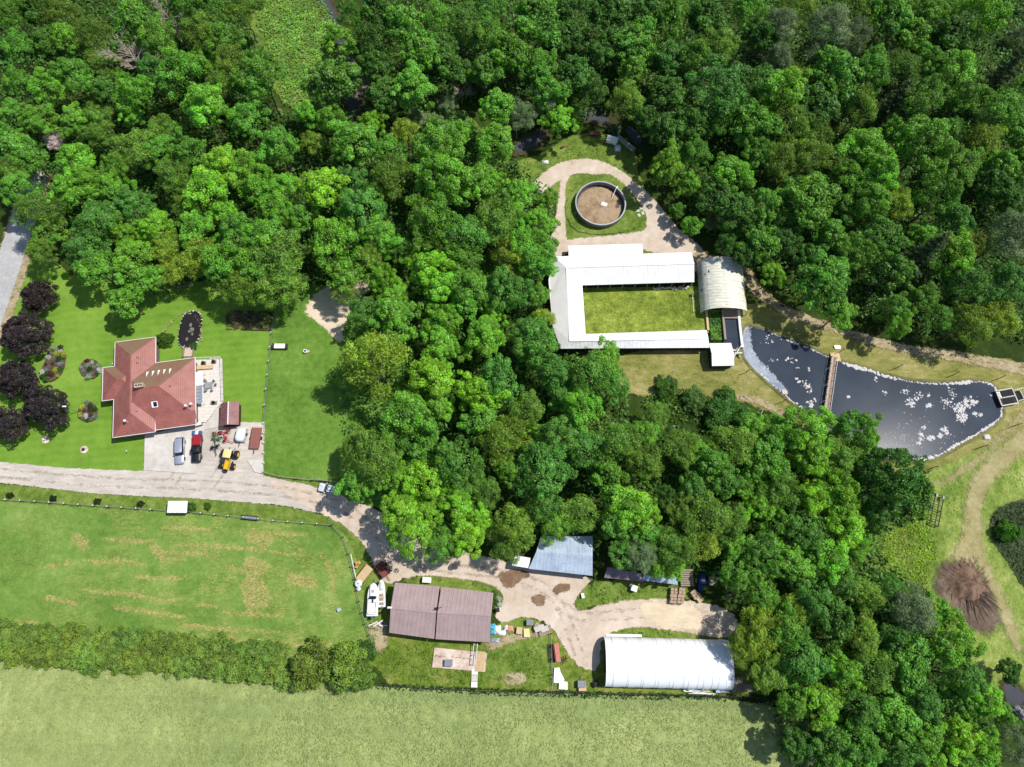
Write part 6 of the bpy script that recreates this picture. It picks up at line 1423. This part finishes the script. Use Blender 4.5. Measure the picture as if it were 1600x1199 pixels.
# ================================================================== TREES
TL = """20,25,24,G;60,20,22,D;100,25,25,O;30,78,24,G;75,70,24,G;110,62,24,B;150,55,26,O;30,132,26,G;75,135,26,B;120,120,26,G;160,100,24,O;165,142,20,D;22,185,24,G;60,190,22,G;120,190,24,G;155,185,24,O
215,38,28,G;245,60,28,G;262,26,20,X;290,12,22,G;315,50,30,O;345,62,26,G;330,18,26,G;380,15,26,O;212,90,26,X;255,82,26,G;283,118,36,G;240,112,24,T;312,95,20,L;360,92,24,O;215,150,28,B;207,180,20,B;255,205,26,O;322,168,34,B;385,190,28,G;380,130,22,G;345,130,20,O
20,235,28,G;52,252,24,G;25,272,24,O;88,222,14,F;125,252,30,B;158,212,24,O;212,237,30,O;185,265,24,G;250,238,24,G;270,208,20,G;300,240,24,G;350,255,28,L;388,262,26,B;325,300,38,L;275,280,26,O
412,122,34,G;534,70,28,B;550,28,24,G;525,132,34,D;582,66,28,D;590,105,26,D;592,20,26,D;632,45,34,G;660,80,30,G;645,140,30,G;690,35,30,G;726,38,28,D;762,58,28,G;762,15,24,G;790,85,28,G;602,150,24,D;705,108,22,D;690,75,24,D;760,112,24,D;562,128,18,X;722,140,10,X;750,125,9,L;735,120,10,L
519,192,26,B;480,178,22,B;437,232,34,G;556,225,36,G;610,240,26,G;584,193,20,L;490,222,18,Y;507,298,36,L;447,292,22,B;545,285,26,T;612,280,32,O;688,232,34,G;716,207,22,B;692,280,44,B;770,225,30,G;750,285,28,B;780,170,28,G;652,188,16,W;700,165,14,W;680,195,16,W;635,205,20,Y;590,300,20,G
840,35,34,G;875,60,24,D;808,95,24,G;842,110,26,G;860,145,26,G;808,184,24,W;850,160,20,W;873,190,22,L;897,180,14,G;895,28,28,D;930,90,26,D;960,70,24,D;992,62,30,G;1012,25,26,D;950,20,26,D;985,112,22,G;900,122,26,D;925,145,24,D;978,158,24,O;1045,95,26,D;1082,95,28,G;1052,30,28,G;1100,30,30,D;1120,70,26,O;1120,140,38,T;1125,188,24,G;1045,150,26,D;1040,205,28,D;1080,195,26,D;1040,262,30,L;1077,288,18,B;1085,242,28,G;1140,275,32,B;1180,195,30,G;1165,20,26,G;1190,62,24,D;1192,135,28,T;1182,240,26,G;1010,190,22,D;1060,330,10,G
1215,45,30,W;1218,95,24,W;1220,140,30,B;1250,20,28,O;1290,50,34,W;1330,62,28,W;1342,18,28,O;1385,30,30,G;1425,60,26,G;1525,32,36,L;1480,60,28,D;1450,20,24,G;1302,120,34,G;1360,112,30,G;1256,125,18,Y;1408,112,28,O;1450,102,28,G;1490,112,30,B;1560,20,22,D;1568,115,34,P;1592,60,16,W;1275,165,26,D;1345,165,26,O;1395,162,24,P;1440,152,30,G;1502,152,28,G;1560,172,30,G;1590,145,20,G;1588,205,26,G;1345,232,34,B;1372,272,30,B;1325,275,24,B;1232,192,30,O;1270,205,28,O;1220,250,28,O;1262,245,28,O;1440,232,42,G;1500,262,30,G;1530,222,28,Y;1555,262,28,G;1395,205,20,B;1480,205,24,D;1592,262,26,G
1262,318,40,G;1290,368,26,G;1235,342,28,D;1218,378,26,D;1350,318,34,B;1318,330,24,D;1400,320,26,Y;1465,310,36,G;1488,345,28,T;1560,300,28,D;1592,312,20,T;1375,372,34,T;1442,368,18,B;1435,405,36,P;1385,425,34,D;1482,400,34,B;1520,385,24,Y;1570,372,40,W;1502,442,28,T;1575,440,32,T;1540,460,24,T;1288,442,42,G;1310,490,26,B;1207,430,20,L;1395,482,24,G;1440,468,24,G;1402,502,22,B;1512,505,30,Y;1562,500,26,Y;1470,500,22,G;1340,400,28,G;1255,400,24,D
1080,351,15,B;1110,348,14,W;1137,357,13,G;1150,330,26,D;1190,382,26,G;1172,350,22,D;1120,312,24,D;1200,325,28,G;1135,385,18,D;1165,400,18,D
62,335,34,O;30,300,28,G;110,302,28,B;148,290,26,B;182,302,28,B;75,362,24,G;45,318,20,O;160,350,34,T;212,322,30,T;140,395,30,T;193,368,24,L;247,360,28,L;262,388,24,Y;152,422,30,G;207,402,32,B;215,435,26,G;198,468,26,G;240,435,22,B;307,362,32,G;310,405,26,Y;375,368,36,G;345,418,34,G;395,420,34,G;378,450,28,O;272,428,20,Y;350,335,26,B;290,325,22,O;410,300,28,B;65,395,20,O
432,330,34,B;415,375,36,G;437,412,42,O;442,446,32,O;412,454,27,O;520,380,42,B;540,425,26,G;562,330,34,T;592,372,32,G;580,405,26,O;750,292,26,B;675,350,42,G;730,372,36,T;722,410,28,G;777,350,36,O;672,425,38,L;597,437,26,L;617,465,22,B;692,450,32,B;567,488,28,T;620,500,34,G;735,450,30,G;692,505,30,B;725,480,24,G;785,452,32,T;770,488,22,L;757,527,32,B;470,340,24,G;630,395,24,G;540,455,18,O
806,306,26,B;842,345,22,B;858,312,14,B;800,340,22,B;845,382,22,G;812,385,30,B;800,400,26,Y;835,415,30,G;805,455,30,T;842,460,18,G;850,500,16,Y;838,535,34,T;868,585,30,T;840,500,14,O;866,350,10,B
587,568,54,Y;545,590,22,O;692,545,32,B;674,590,34,L;762,530,30,B;780,597,38,T;747,615,36,L;832,530,36,T;863,582,30,T;826,642,26,O;637,650,48,G;610,690,30,G;660,690,28,G;787,692,40,Y;752,660,26,G;715,725,38,T;872,682,34,T;835,675,13,L;582,722,46,O;552,700,20,O;560,755,30,G;660,748,34,L;850,738,44,T;800,740,26,G;762,768,26,O;712,783,26,L;625,795,30,L;620,745,26,B;690,640,24,B
925,588,42,T;948,560,24,B;960,600,24,T;905,640,34,B;880,620,22,T;1024,650,18,O;915,700,30,T;965,695,34,O;1010,722,30,O;1010,680,24,G;948,745,30,G;1060,700,30,O;1090,702,20,B;1105,725,28,G;1145,700,30,O;1128,752,28,T;1085,770,26,T;980,790,40,B;1012,800,18,L;960,815,30,T;1010,838,26,G;1040,775,20,D;1105,810,38,O;1070,800,24,O;1140,812,26,O;1050,855,28,O;1100,855,24,Y;905,800,30,O;800,825,34,O;850,792,30,T;865,822,26,G;730,838,30,L;668,800,26,L;640,835,38,L;690,850,26,G;748,815,26,L;790,855,26,O;1000,868,26,W;1022,888,18,B;1055,885,18,B;975,865,22,T;1160,760,20,G
1180,668,22,B;1210,680,28,B;1250,668,36,B;1292,665,22,B;1333,668,32,G;1350,690,22,B;1200,722,32,G;1160,690,22,B;1265,715,34,L;1312,712,30,O;1392,752,50,D;1420,775,34,D;1360,800,28,D;1355,735,28,D;1215,770,32,O;1180,745,24,B;1182,790,24,L;1270,780,34,L;1305,775,34,L;1315,820,34,L;1255,830,34,T;1210,820,26,G;1192,862,32,T;1232,880,34,G;1150,858,20,G;1152,900,24,G;1292,870,32,B;1335,855,24,B;1312,912,30,T;1270,940,34,T;1242,955,28,Y;1190,930,26,G;1350,930,26,O;1392,918,22,T;1422,958,34,W;1180,990,34,Y;1162,1015,24,Y;1222,982,34,G;1302,970,32,D;1342,1000,30,O;1390,1000,26,D;1250,1030,36,T;1312,1048,32,B;1362,1050,30,O;1422,1035,34,G;1480,1000,38,B;1462,960,24,B;1500,1055,36,T;1530,1092,34,B;1202,1052,28,O;1280,1100,34,L;1342,1108,32,T;1390,1118,34,G;1440,1098,32,T;1442,1150,30,G;1490,1150,34,L;1535,1165,30,L;1240,1100,26,G;1340,1165,34,G;1292,1155,28,D;1400,1175,30,T;1245,1160,24,D;1580,1165,32,W;1452,1190,26,B;1300,1190,26,G;1520,1200,26,B;1565,1120,20,G;1578,1050,16,D;1500,1095,26,G"""
cnt = 0
for ln in TL.split('\n'):
    for it in ln.split(';'):
        a = it.split(','); px, py, r, c = float(a[0]), float(a[1]), float(a[2]), a[3]
        hf = 1.0
        if py < 180: hf = 1.15
        if r < 18: hf = .8
        if c in 'W' and r < 20: hf = .55
        add_tree(px, py, r*(1.03 if py > 200 else 1.08), c, hf); cnt += 1
for px, py, r, sfx in ((62, 463, 33, 'small'), (40, 526, 43, 'large'), (26, 592, 40, 'wide'), (71, 636, 40, 'large'), (14, 664, 33, 'wide')):
    add_tree(px, py, r*.84, 'D', .6, 'purple_tree', 'purple', (50, 44, 52), 'dark purple')
# ---- hedgerow between pasture and crop, shrubs, cones, flower clumps ---------
SH = []
def shrub(px, py, r, col, label, group=None, kind='shrub', zf=1.0, name='shrub', cat='shrub'):
    rr = random.Random(int(px*31+py*17)); R = r*mpp(px, py, .6); s = R/R0; zc = R*.55*zf
    x, y = G(px, py, zc); t = thing(name, label, cat, (x, y, .1), rr.uniform(0, 6.28), group)
    c = child('foliage', rr.choice(CROWN[kind]), t, (0, 0, zc)); c.scale = (s, s, s*zf)
    cc = C(*col); v = rr.uniform(.85, 1.15); h_ = rr.uniform(-.1, .1); c.color = (cc[0]*v*(1+h_), cc[1]*v, cc[2]*v*(1-h_), 1)
    m_ = child('stem', TRUNK[0], t); m_.scale = (s*.7, s*.7, zc/13); return t
ORDS = ['first', 'second', 'third', 'fourth', 'fifth', 'sixth', 'seventh', 'eighth', 'ninth', 'tenth', 'eleventh', 'twelfth', 'thirteenth', 'fourteenth', 'fifteenth', 'sixteenth', 'seventeenth', 'eighteenth', 'nineteenth', 'twentieth', 'twenty-first', 'twenty-second', 'twenty-third']
hedge = 'shrubs of the hedgerow between pasture and crop field'
for k in range(23):
    px = -4+k*20+random.uniform(-3, 3); yb = 1003+px*.082
    for j, dy in enumerate((-14, 11)):
        shrub(px+j*9, yb+dy+random.uniform(-3, 3), random.uniform(17, 23), (138, 170, 66) if random.random() < .75 else (120, 154, 64), 'olive green hedgerow shrub, %s from the left in the %s row above the crop field' % (ORDS[k], 'lower' if j else 'upper'), hedge, zf=.8)
shrub(485, 1042, 34, (138, 168, 66), 'big rounded olive bush at the right end of the hedgerow, left one of the pair', zf=1.0)
shrub(540, 1038, 34, (130, 168, 66), 'big rounded green bush at the right end of the hedgerow, right one of the pair', zf=1.0)
shrub(560, 1052, 24, (110, 150, 56), 'smaller green bush leaning against the right bush of the hedgerow end pair', zf=.9)
shrub(535, 1060, 20, (70, 116, 84), 'dark bluish bush in front of the hedgerow end pair', zf=.9)
shrub(572, 1018, 18, (86, 124, 44), 'light green bush above the hedgerow end pair at the pasture corner', zf=.7)
for px, py, w in ((17, 775, 'nearest the left edge'), (84, 779, 'second from the left edge'), (154, 784, 'third from the left edge'), (221, 788, 'nearest the white shelter')):
    shrub(px, py, 4.5, (40, 62, 30), 'small dark conical evergreen on the driveway verge, '+w, 'dark cones on the driveway verge', 'cone', 1.2, 'evergreen_shrub')
shrub(257, 531, 13, (86, 132, 28), 'rounded yellow-green shrub between the house and the garden pond')
shrub(303, 542, 6, (70, 130, 30), 'small green shrub at the lower rim of the garden pond', zf=.7)
shrub(325, 792, 6, (90, 130, 40), 'small light green shrub just right of the white pasture shelter', zf=.8)
shrub(300, 793, 8, (78, 120, 36), 'low green shrub touching the right side of the white pasture shelter', zf=.8)
shrub(1574, 831, 17, (92, 160, 28), 'bright green round bush standing in the dark marsh at the right', zf=1.1)
shrub(960, 204, 10, (88, 120, 84), 'pale grey-green bush above the white box trailer', zf=1)
for px, py, r, c_, lb in ((1040, 605, 18, (88, 140, 44), 'bright rounded bush at the top of the scrub below the U-shaped barn'), (1120, 650, 24, (70, 120, 40), 'green bush with blossoms above the scrub left of the curved track'), (1160, 655, 20, (84, 140, 44), 'light green bush beside the bleached fallen trunk'), (1085, 625, 20, (104, 142, 60), 'pale green bush in the scrub between the meadow and the wood'), (1135, 620, 16, (90, 140, 50), 'small light bush at the lower edge of the shed meadow')):
    shrub(px, py, r, c_, lb, zf=.8)
for k in range(9): x_, y_ = (1113, 635) if k < 3 else (1133, 638); xx, yy = G(x_+random.uniform(-9, 9), y_+random.uniform(-8, 8), 3.2)
BEDS = [('elongated bed near the purple trees', [(78, 545), (98, 540), (106, 556), (102, 580), (88, 597), (68, 598), (64, 582), (74, 562)], 22), ('rounded bed left of the west wing of the house', [(126, 570), (136, 562), (155, 564), (161, 578), (152, 592), (138, 593), (126, 584)], 12), ('round bed below the west wing of the house', [(124, 638), (135, 627), (150, 630), (156, 645), (150, 658), (136, 661), (122, 652)], 18)]
FC = [((70, 120, 36), 'green'), ((214, 216, 205), 'white'), ((196, 204, 60), 'yellow green'), ((170, 190, 150), 'pale'), ((110, 60, 66), 'dark red'), ((60, 100, 40), 'dark green'), ((150, 160, 150), 'silvery')]
for nm, poly, k in BEDS:
    sheet('flower_bed', lvl(), M_soil, [poly], cell=.25, margin=.2)
    pw = np.array([G(*p) for p in poly]); placed = []; tries = 0
    while len(placed) < k and tries < 900:
        tries += 1; x = random.uniform(pw[:, 0].min(), pw[:, 0].max()); y = random.uniform(pw[:, 1].min(), pw[:, 1].max())
        if sd_poly(np.array([x]), np.array([y]), pw)[0] < .35 or any(math.hypot(x-a, y-b) < .95 for a, b in placed): continue
        placed.append((x, y)); fc, fn = random.choice(FC); s = random.uniform(.08, .13)
        t = thing('flower_clump', fn+' plant clump in the '+nm, 'plant', (x, y, .1), random.uniform(0, 6), fn+' clumps in the '+nm)
        c = child('foliage', random.choice(CROWN['shrub']), t, (0, 0, s*2.6)); c.scale = (s, s, s*.8); c.color = C(*fc)
for k in range(16):
    a = 2*PI*k/16
# white weeds heap right of machine shed
for px, py in ((772, 934), (776, 941), (774, 927), (779, 936), (770, 946), (781, 945)):
    shrub(px, py, 4.5, (196, 206, 190) if px % 2 else (90, 130, 50), 'pale blossoming weed clump at the right wall of the mauve-roofed shed', 'weed clumps at the mauve shed wall', zf=.7, name='weed_clump', cat='weed')
shrub(1594, 1112, 11, (196, 190, 190), 'white blossoming bush at the edge of the creek pool, lower right', zf=1)
for px, py in ((932, 882), (929, 893)): shrub(px, py, 5, (150, 170, 70), 'yellowish bush at the right corner of the galvanised barn', 'bushes at the galvanised barn corner', zf=1)

# ---- undergrowth, blades, marsh as uncountable ground cover -------------------
def scatter(name, label, px_polys, dens, size, col, cat, zr=(.1, .6), clump=.25, up=.5, seed=1, aspect=1.5, forbid=(), thr=None, var=1.0, fray=2.2):
    r = np.random.RandomState(seed); PP = [np.array([G(*p) for p in q]) for q in px_polys]
    x0 = min(p[:, 0].min() for p in PP); x1 = max(p[:, 0].max() for p in PP); y0 = min(p[:, 1].min() for p in PP); y1 = max(p[:, 1].max() for p in PP)
    n = int((x1-x0)*(y1-y0)*dens); X = r.uniform(x0, x1, n); Y = r.uniform(y0, y1, n)
    ok = np.zeros(n, bool)
    fr = fray*fbm(X*.35, Y*.35, seed+40)**1.5+fray*.6*r.uniform(0, 1, n)**2-.3
    for p in PP: ok |= sd_poly(X, Y, p) > fr
    for q in forbid: ok &= sd_poly(X, Y, [G(*p) for p in q]) < 0
    X, Y = X[ok], Y[ok]; f = fbm(X*clump, Y*clump, seed)
    if thr is not None: k = f > thr; X, Y, f = X[k], Y[k], f[k]
    n = len(X); Z = zr[0]+(zr[1]-zr[0])*f*r.uniform(.3, 1, n)
    nor = r.normal(size=(n, 3)); nor[:, 2] = np.abs(nor[:, 2])*1.0+(1-up)*1.5
    tint = np.stack([np.clip(fbm(X*.2, Y*.2, seed+3)*1.6-.3+r.normal(size=n)*.15, 0, 1), np.clip(f*1.3-.15+r.normal(size=n)*.2, 0, 1), r.uniform(0, 1, n)], 1)
    tint = .5+(tint-.5)*var
    me = leaf_mesh(name, np.stack([X, Y, Z], 1), nor, size*r.uniform(.6, 1.4, n), tint, aspect, None, seed)
    o = link(bpy.data.objects.new(name, me)); o.color = C(*col); return tag(o, label, cat, kind='stuff')
W1 = [(-140, -60), (500, -60), (520, 60), (545, 170), (640, 160), (700, 165), (760, 210), (815, 250), (865, 300), (868, 380), (850, 440), (860, 500), (880, 545), (960, 560), (985, 640), (1060, 665), (1150, 672), (1230, 662), (1290, 665), (1360, 715), (1440, 735), (1445, 790), (1400, 830), (1380, 860), (1440, 930), (1490, 1000), (1540, 1080), (1580, 1240), (1240, 1240), (1180, 1060), (1170, 980), (1120, 930), (1080, 890), (930, 870), (840, 845), (700, 870), (640, 840), (590, 790), (560, 740), (530, 640), (540, 500), (580, 440), (540, 445), (440, 470), (340, 455), (250, 450), (200, 460), (110, 420), (50, 350), (60, 290), (-10, 300), (-140, 300)]
W2 = [(560, -60), (1700, -60), (1700, 560), (1560, 535), (1450, 530), (1300, 500), (1200, 450), (1160, 400), (1090, 370), (1050, 320), (1020, 280), (1010, 210), (960, 185), (880, 190), (800, 225), (760, 180), (640, 150), (580, 140)]
scatter('undergrowth', 'leafy undergrowth covering the woodland floor between the trees', [W1, W2], 3.6, .62, (84, 132, 48), 'undergrowth', (.2, 3.4), .35, .4, 21, 1.3, forbid=[[(345, 478), (432, 478), (430, 522), (345, 522)], [(402, -60), (500, -60), (530, 40), (520, 115), (475, 180), (435, 175), (420, 90), (392, 40)]])
scatter('shrub_thicket', 'light green thicket filling the forest clearing at the top of the scene', [[(405, -20), (500, -25), (528, 40), (515, 110), (470, 175), (440, 170), (425, 90), (395, 40)], [(640, 165), (700, 165), (760, 200), (740, 225), (660, 215)], [(800, 290), (822, 275), (850, 300), (866, 310), (862, 370), (840, 330), (800, 320)]], 12, .42, (138, 186, 74), 'thicket', (.2, 1.6), .3, .1, 22, 1.4)
scatter('glade_weeds', 'bright yellow-green weeds covering the glade beside the big dark tree', [[(1350, 850), (1400, 815), (1440, 790), (1458, 800), (1470, 860), (1450, 905), (1470, 960), (1430, 920), (1390, 895)]], 20, .3, (156, 192, 48), 'weeds', (.1, .9), .4, .6, 23, 1.6)
scatter('scrub', 'green scrub between the shed meadow and the wood', [[(985, 622), (1050, 600), (1100, 620), (1150, 630), (1190, 645), (1240, 655), (1180, 670), (1100, 670), (1020, 660)]], 10, .45, (96, 140, 46), 'scrub', (.15, 1.3), .4, .6, 24, 1.5)
scatter('reeds', 'grey-green reeds filling the marsh hollow at the right edge', [[(1548, 806), (1572, 788), (1645, 778), (1645, 925), (1603, 920), (1578, 878), (1552, 848)]], 14, .4, (92, 112, 74), 'reeds', (.2, 1.3), .6, .9, 25, 2.6, fray=.6)
scatter('tall_grass', 'ragged tall grass round the yards, tracks and tank', [[(590, 1005), (660, 1004), (755, 1020), (860, 1000), (866, 1075), (690, 1072), (590, 1066)], [(895, 930), (930, 905), (1060, 922), (1000, 938), (905, 955)], [(945, 993), (1000, 982), (1140, 990), (1140, 1002), (945, 999)], [(880, 350), (884, 300), (905, 278), (960, 272), (1010, 340), (1000, 366), (905, 372)], [(820, 285), (850, 245), (900, 212), (985, 220), (1000, 290), (960, 268), (900, 255), (850, 275)], [(610, 905), (680, 898), (790, 915), (795, 945), (772, 950), (768, 925)], [(786, 975), (840, 966), (868, 1010), (855, 985), (800, 975)], [(895, 1050), (942, 1052), (945, 1078), (895, 1082)], [(1030, 310), (1060, 340), (1050, 360)]], 9, .32, (104, 138, 44), 'grass', (.03, .4), .5, .8, 26, 2.2, forbid=[[(679, 1012), (761, 1020), (758, 1050), (675, 1043)], [(899, 317), (905, 295), (925, 283), (950, 283), (970, 295), (978, 317), (970, 340), (950, 353), (925, 353), (905, 340)]], thr=.38)
scatter('crop', 'pale green standing crop across the bottom of the scene', [[(-20, 1022), (250, 1046), (450, 1064), (600, 1078), (900, 1090), (1200, 1098), (1300, 1150), (1310, 1215), (-40, 1215)]], 15, .22, (170, 182, 114), 'crop', (.4, .55), .7, .2, 27, 2.4, var=.3, fray=.3)
scatter('meadow_tufts', 'scattered green tufts in the mown clearing at the lower right', [[(1440, 745), (1560, 700), (1640, 690), (1640, 780), (1560, 790), (1548, 840), (1600, 930), (1640, 1060), (1540, 1085), (1480, 1000), (1450, 910), (1400, 850)]], 5, .3, (112, 146, 50), 'grass', (.03, .3), .4, .5, 31, 2, thr=.5, forbid=[[(1458, 895), (1475, 872), (1512, 874), (1535, 898), (1556, 930), (1565, 970), (1545, 1000), (1500, 975)]])
scatter('fence_weeds', 'dark green tall weeds along the fence at the edge of the crop field', [[(560, 1066), (700, 1074), (880, 1080), (1080, 1085), (1190, 1090), (1190, 1095), (1000, 1092), (800, 1086), (560, 1074)]], 16, .35, (52, 88, 40), 'weeds', (.2, 1.1), .8, .8, 28, 2, fray=.4)
scatter('bank_tufts', 'coarse straw-green tufts on the lagoon banks and shed meadow', [[(965, 555), (1105, 552), (1160, 575), (1200, 610), (1230, 640), (1150, 620), (1050, 608), (985, 612)], [(1200, 505), (1310, 535), (1400, 560), (1540, 580), (1560, 575), (1500, 558), (1400, 545), (1300, 515)], [(1440, 745), (1545, 700), (1590, 650), (1640, 640), (1640, 700), (1560, 710), (1500, 760), (1440, 760)], [(912, 455), (1082, 452), (1098, 515), (918, 520)]], 6, .26, (134, 150, 58), 'grass', (.03, .25), .45, .9, 29, 2.2, thr=.42)
scatter('vine_cover', 'dark creeping plants filling the run beside the channel', [[(1107, 487), (1126, 487), (1129, 533), (1109, 534)]], 45, .3, (58, 112, 46), 'plants', (.2, .8), .8, .7, 30, 1.4, fray=.1)

# ================================================================== TREE LABELS
LM = [('the red-roofed house', 235, 600), ('the garden pond', 298, 515), ('the left-hand road', 20, 400), ('the paddock trough', 437, 541), ('the white sedan', 514, 765), ('the round slurry tank', 938, 317), ('the U-shaped white barn', 960, 480), ('the greenhouse', 1128, 447), ('the lagoon footbridge', 1297, 600), ('the lagoon intake box', 1573, 621), ('the burnt brush pile', 1505, 925), ('the white arched barn', 1044, 1034), ('the mauve-roofed shed', 690, 958), ('the galvanised barn', 875, 870), ('the forest clearing', 470, 80), ('the rusty metal frame', 1463, 797), ('the marsh hollow', 1590, 850), ('the white box trailer', 956, 219)]
EDGE = [('the top left corner', 0, 0), ('the top right corner', 1600, 0), ('the bottom right corner', 1600, 1199)]
def dirw(dx, dy):
    a = math.degrees(math.atan2(-dy, dx)) % 360
    return ['right of', 'up and right of', 'above', 'up and left of', 'left of', 'down and left of', 'below', 'down and right of'][int(((a+22.5) % 360)//45)]
def sizew(r): return 'small' if r < 19 else ('medium' if r < 28 else ('broad' if r < 36 else 'very broad'))
KW = {'maple': 'dense lobed crown', 'clumpy': 'coarse clumpy crown', 'round': 'tight rounded crown', 'loose': 'loose feathery crown', 'willow': 'wispy crown', 'pine': 'layered pine crown', 'purple': 'dense dark crown'}
buck = {}
for T in TREES:
    nm, lx, ly = min(LM+EDGE, key=lambda q: math.hypot(q[1]-T['px'], q[2]-T['py']))
    d = math.hypot(lx-T['px'], ly-T['py']); T['lm'] = nm; T['d'] = d; T['dir'] = dirw(T['px']-lx, T['py']-ly)
    buck.setdefault((T['hue'], nm, T['dir']), []).append(T)
ORD = ['first', 'second', 'third', 'fourth', 'fifth', 'sixth', 'seventh', 'eighth', 'ninth', 'tenth', 'eleventh', 'twelfth']
for key, L_ in buck.items():
    L_.sort(key=lambda T: T['d'])
    for i, T in enumerate(L_):
        kw = 'tree'
        base = '%s %s %s' % (sizew(T['r']), T['hue'], kw)
        T['o']['label'] = base+(' ' if len(L_) == 1 else ', %s such tree ' % ORD[min(i, 11)])+T['dir']+' '+T['lm']
        T['o']['group'] = {'purple': 'dark purple trees on the lawn', 'pine': 'pines in the right-hand wood'}.get(T['kind'], 'dead trees' if T['code'] == 'X' else 'trees of the wood')
for k, T in enumerate([T for T in TREES if T['kind'] == 'purple']):
    T['o']['label'] = ['smallest dark purple tree, topmost of the five on the lawn by the road', 'dark purple tree second from the top of the five on the lawn', 'dark purple tree at the left edge, third from the top', 'dark purple tree with the lamp post leaning over it, left of the round bed', 'dark purple tree lowest of the five at the left edge'][k]
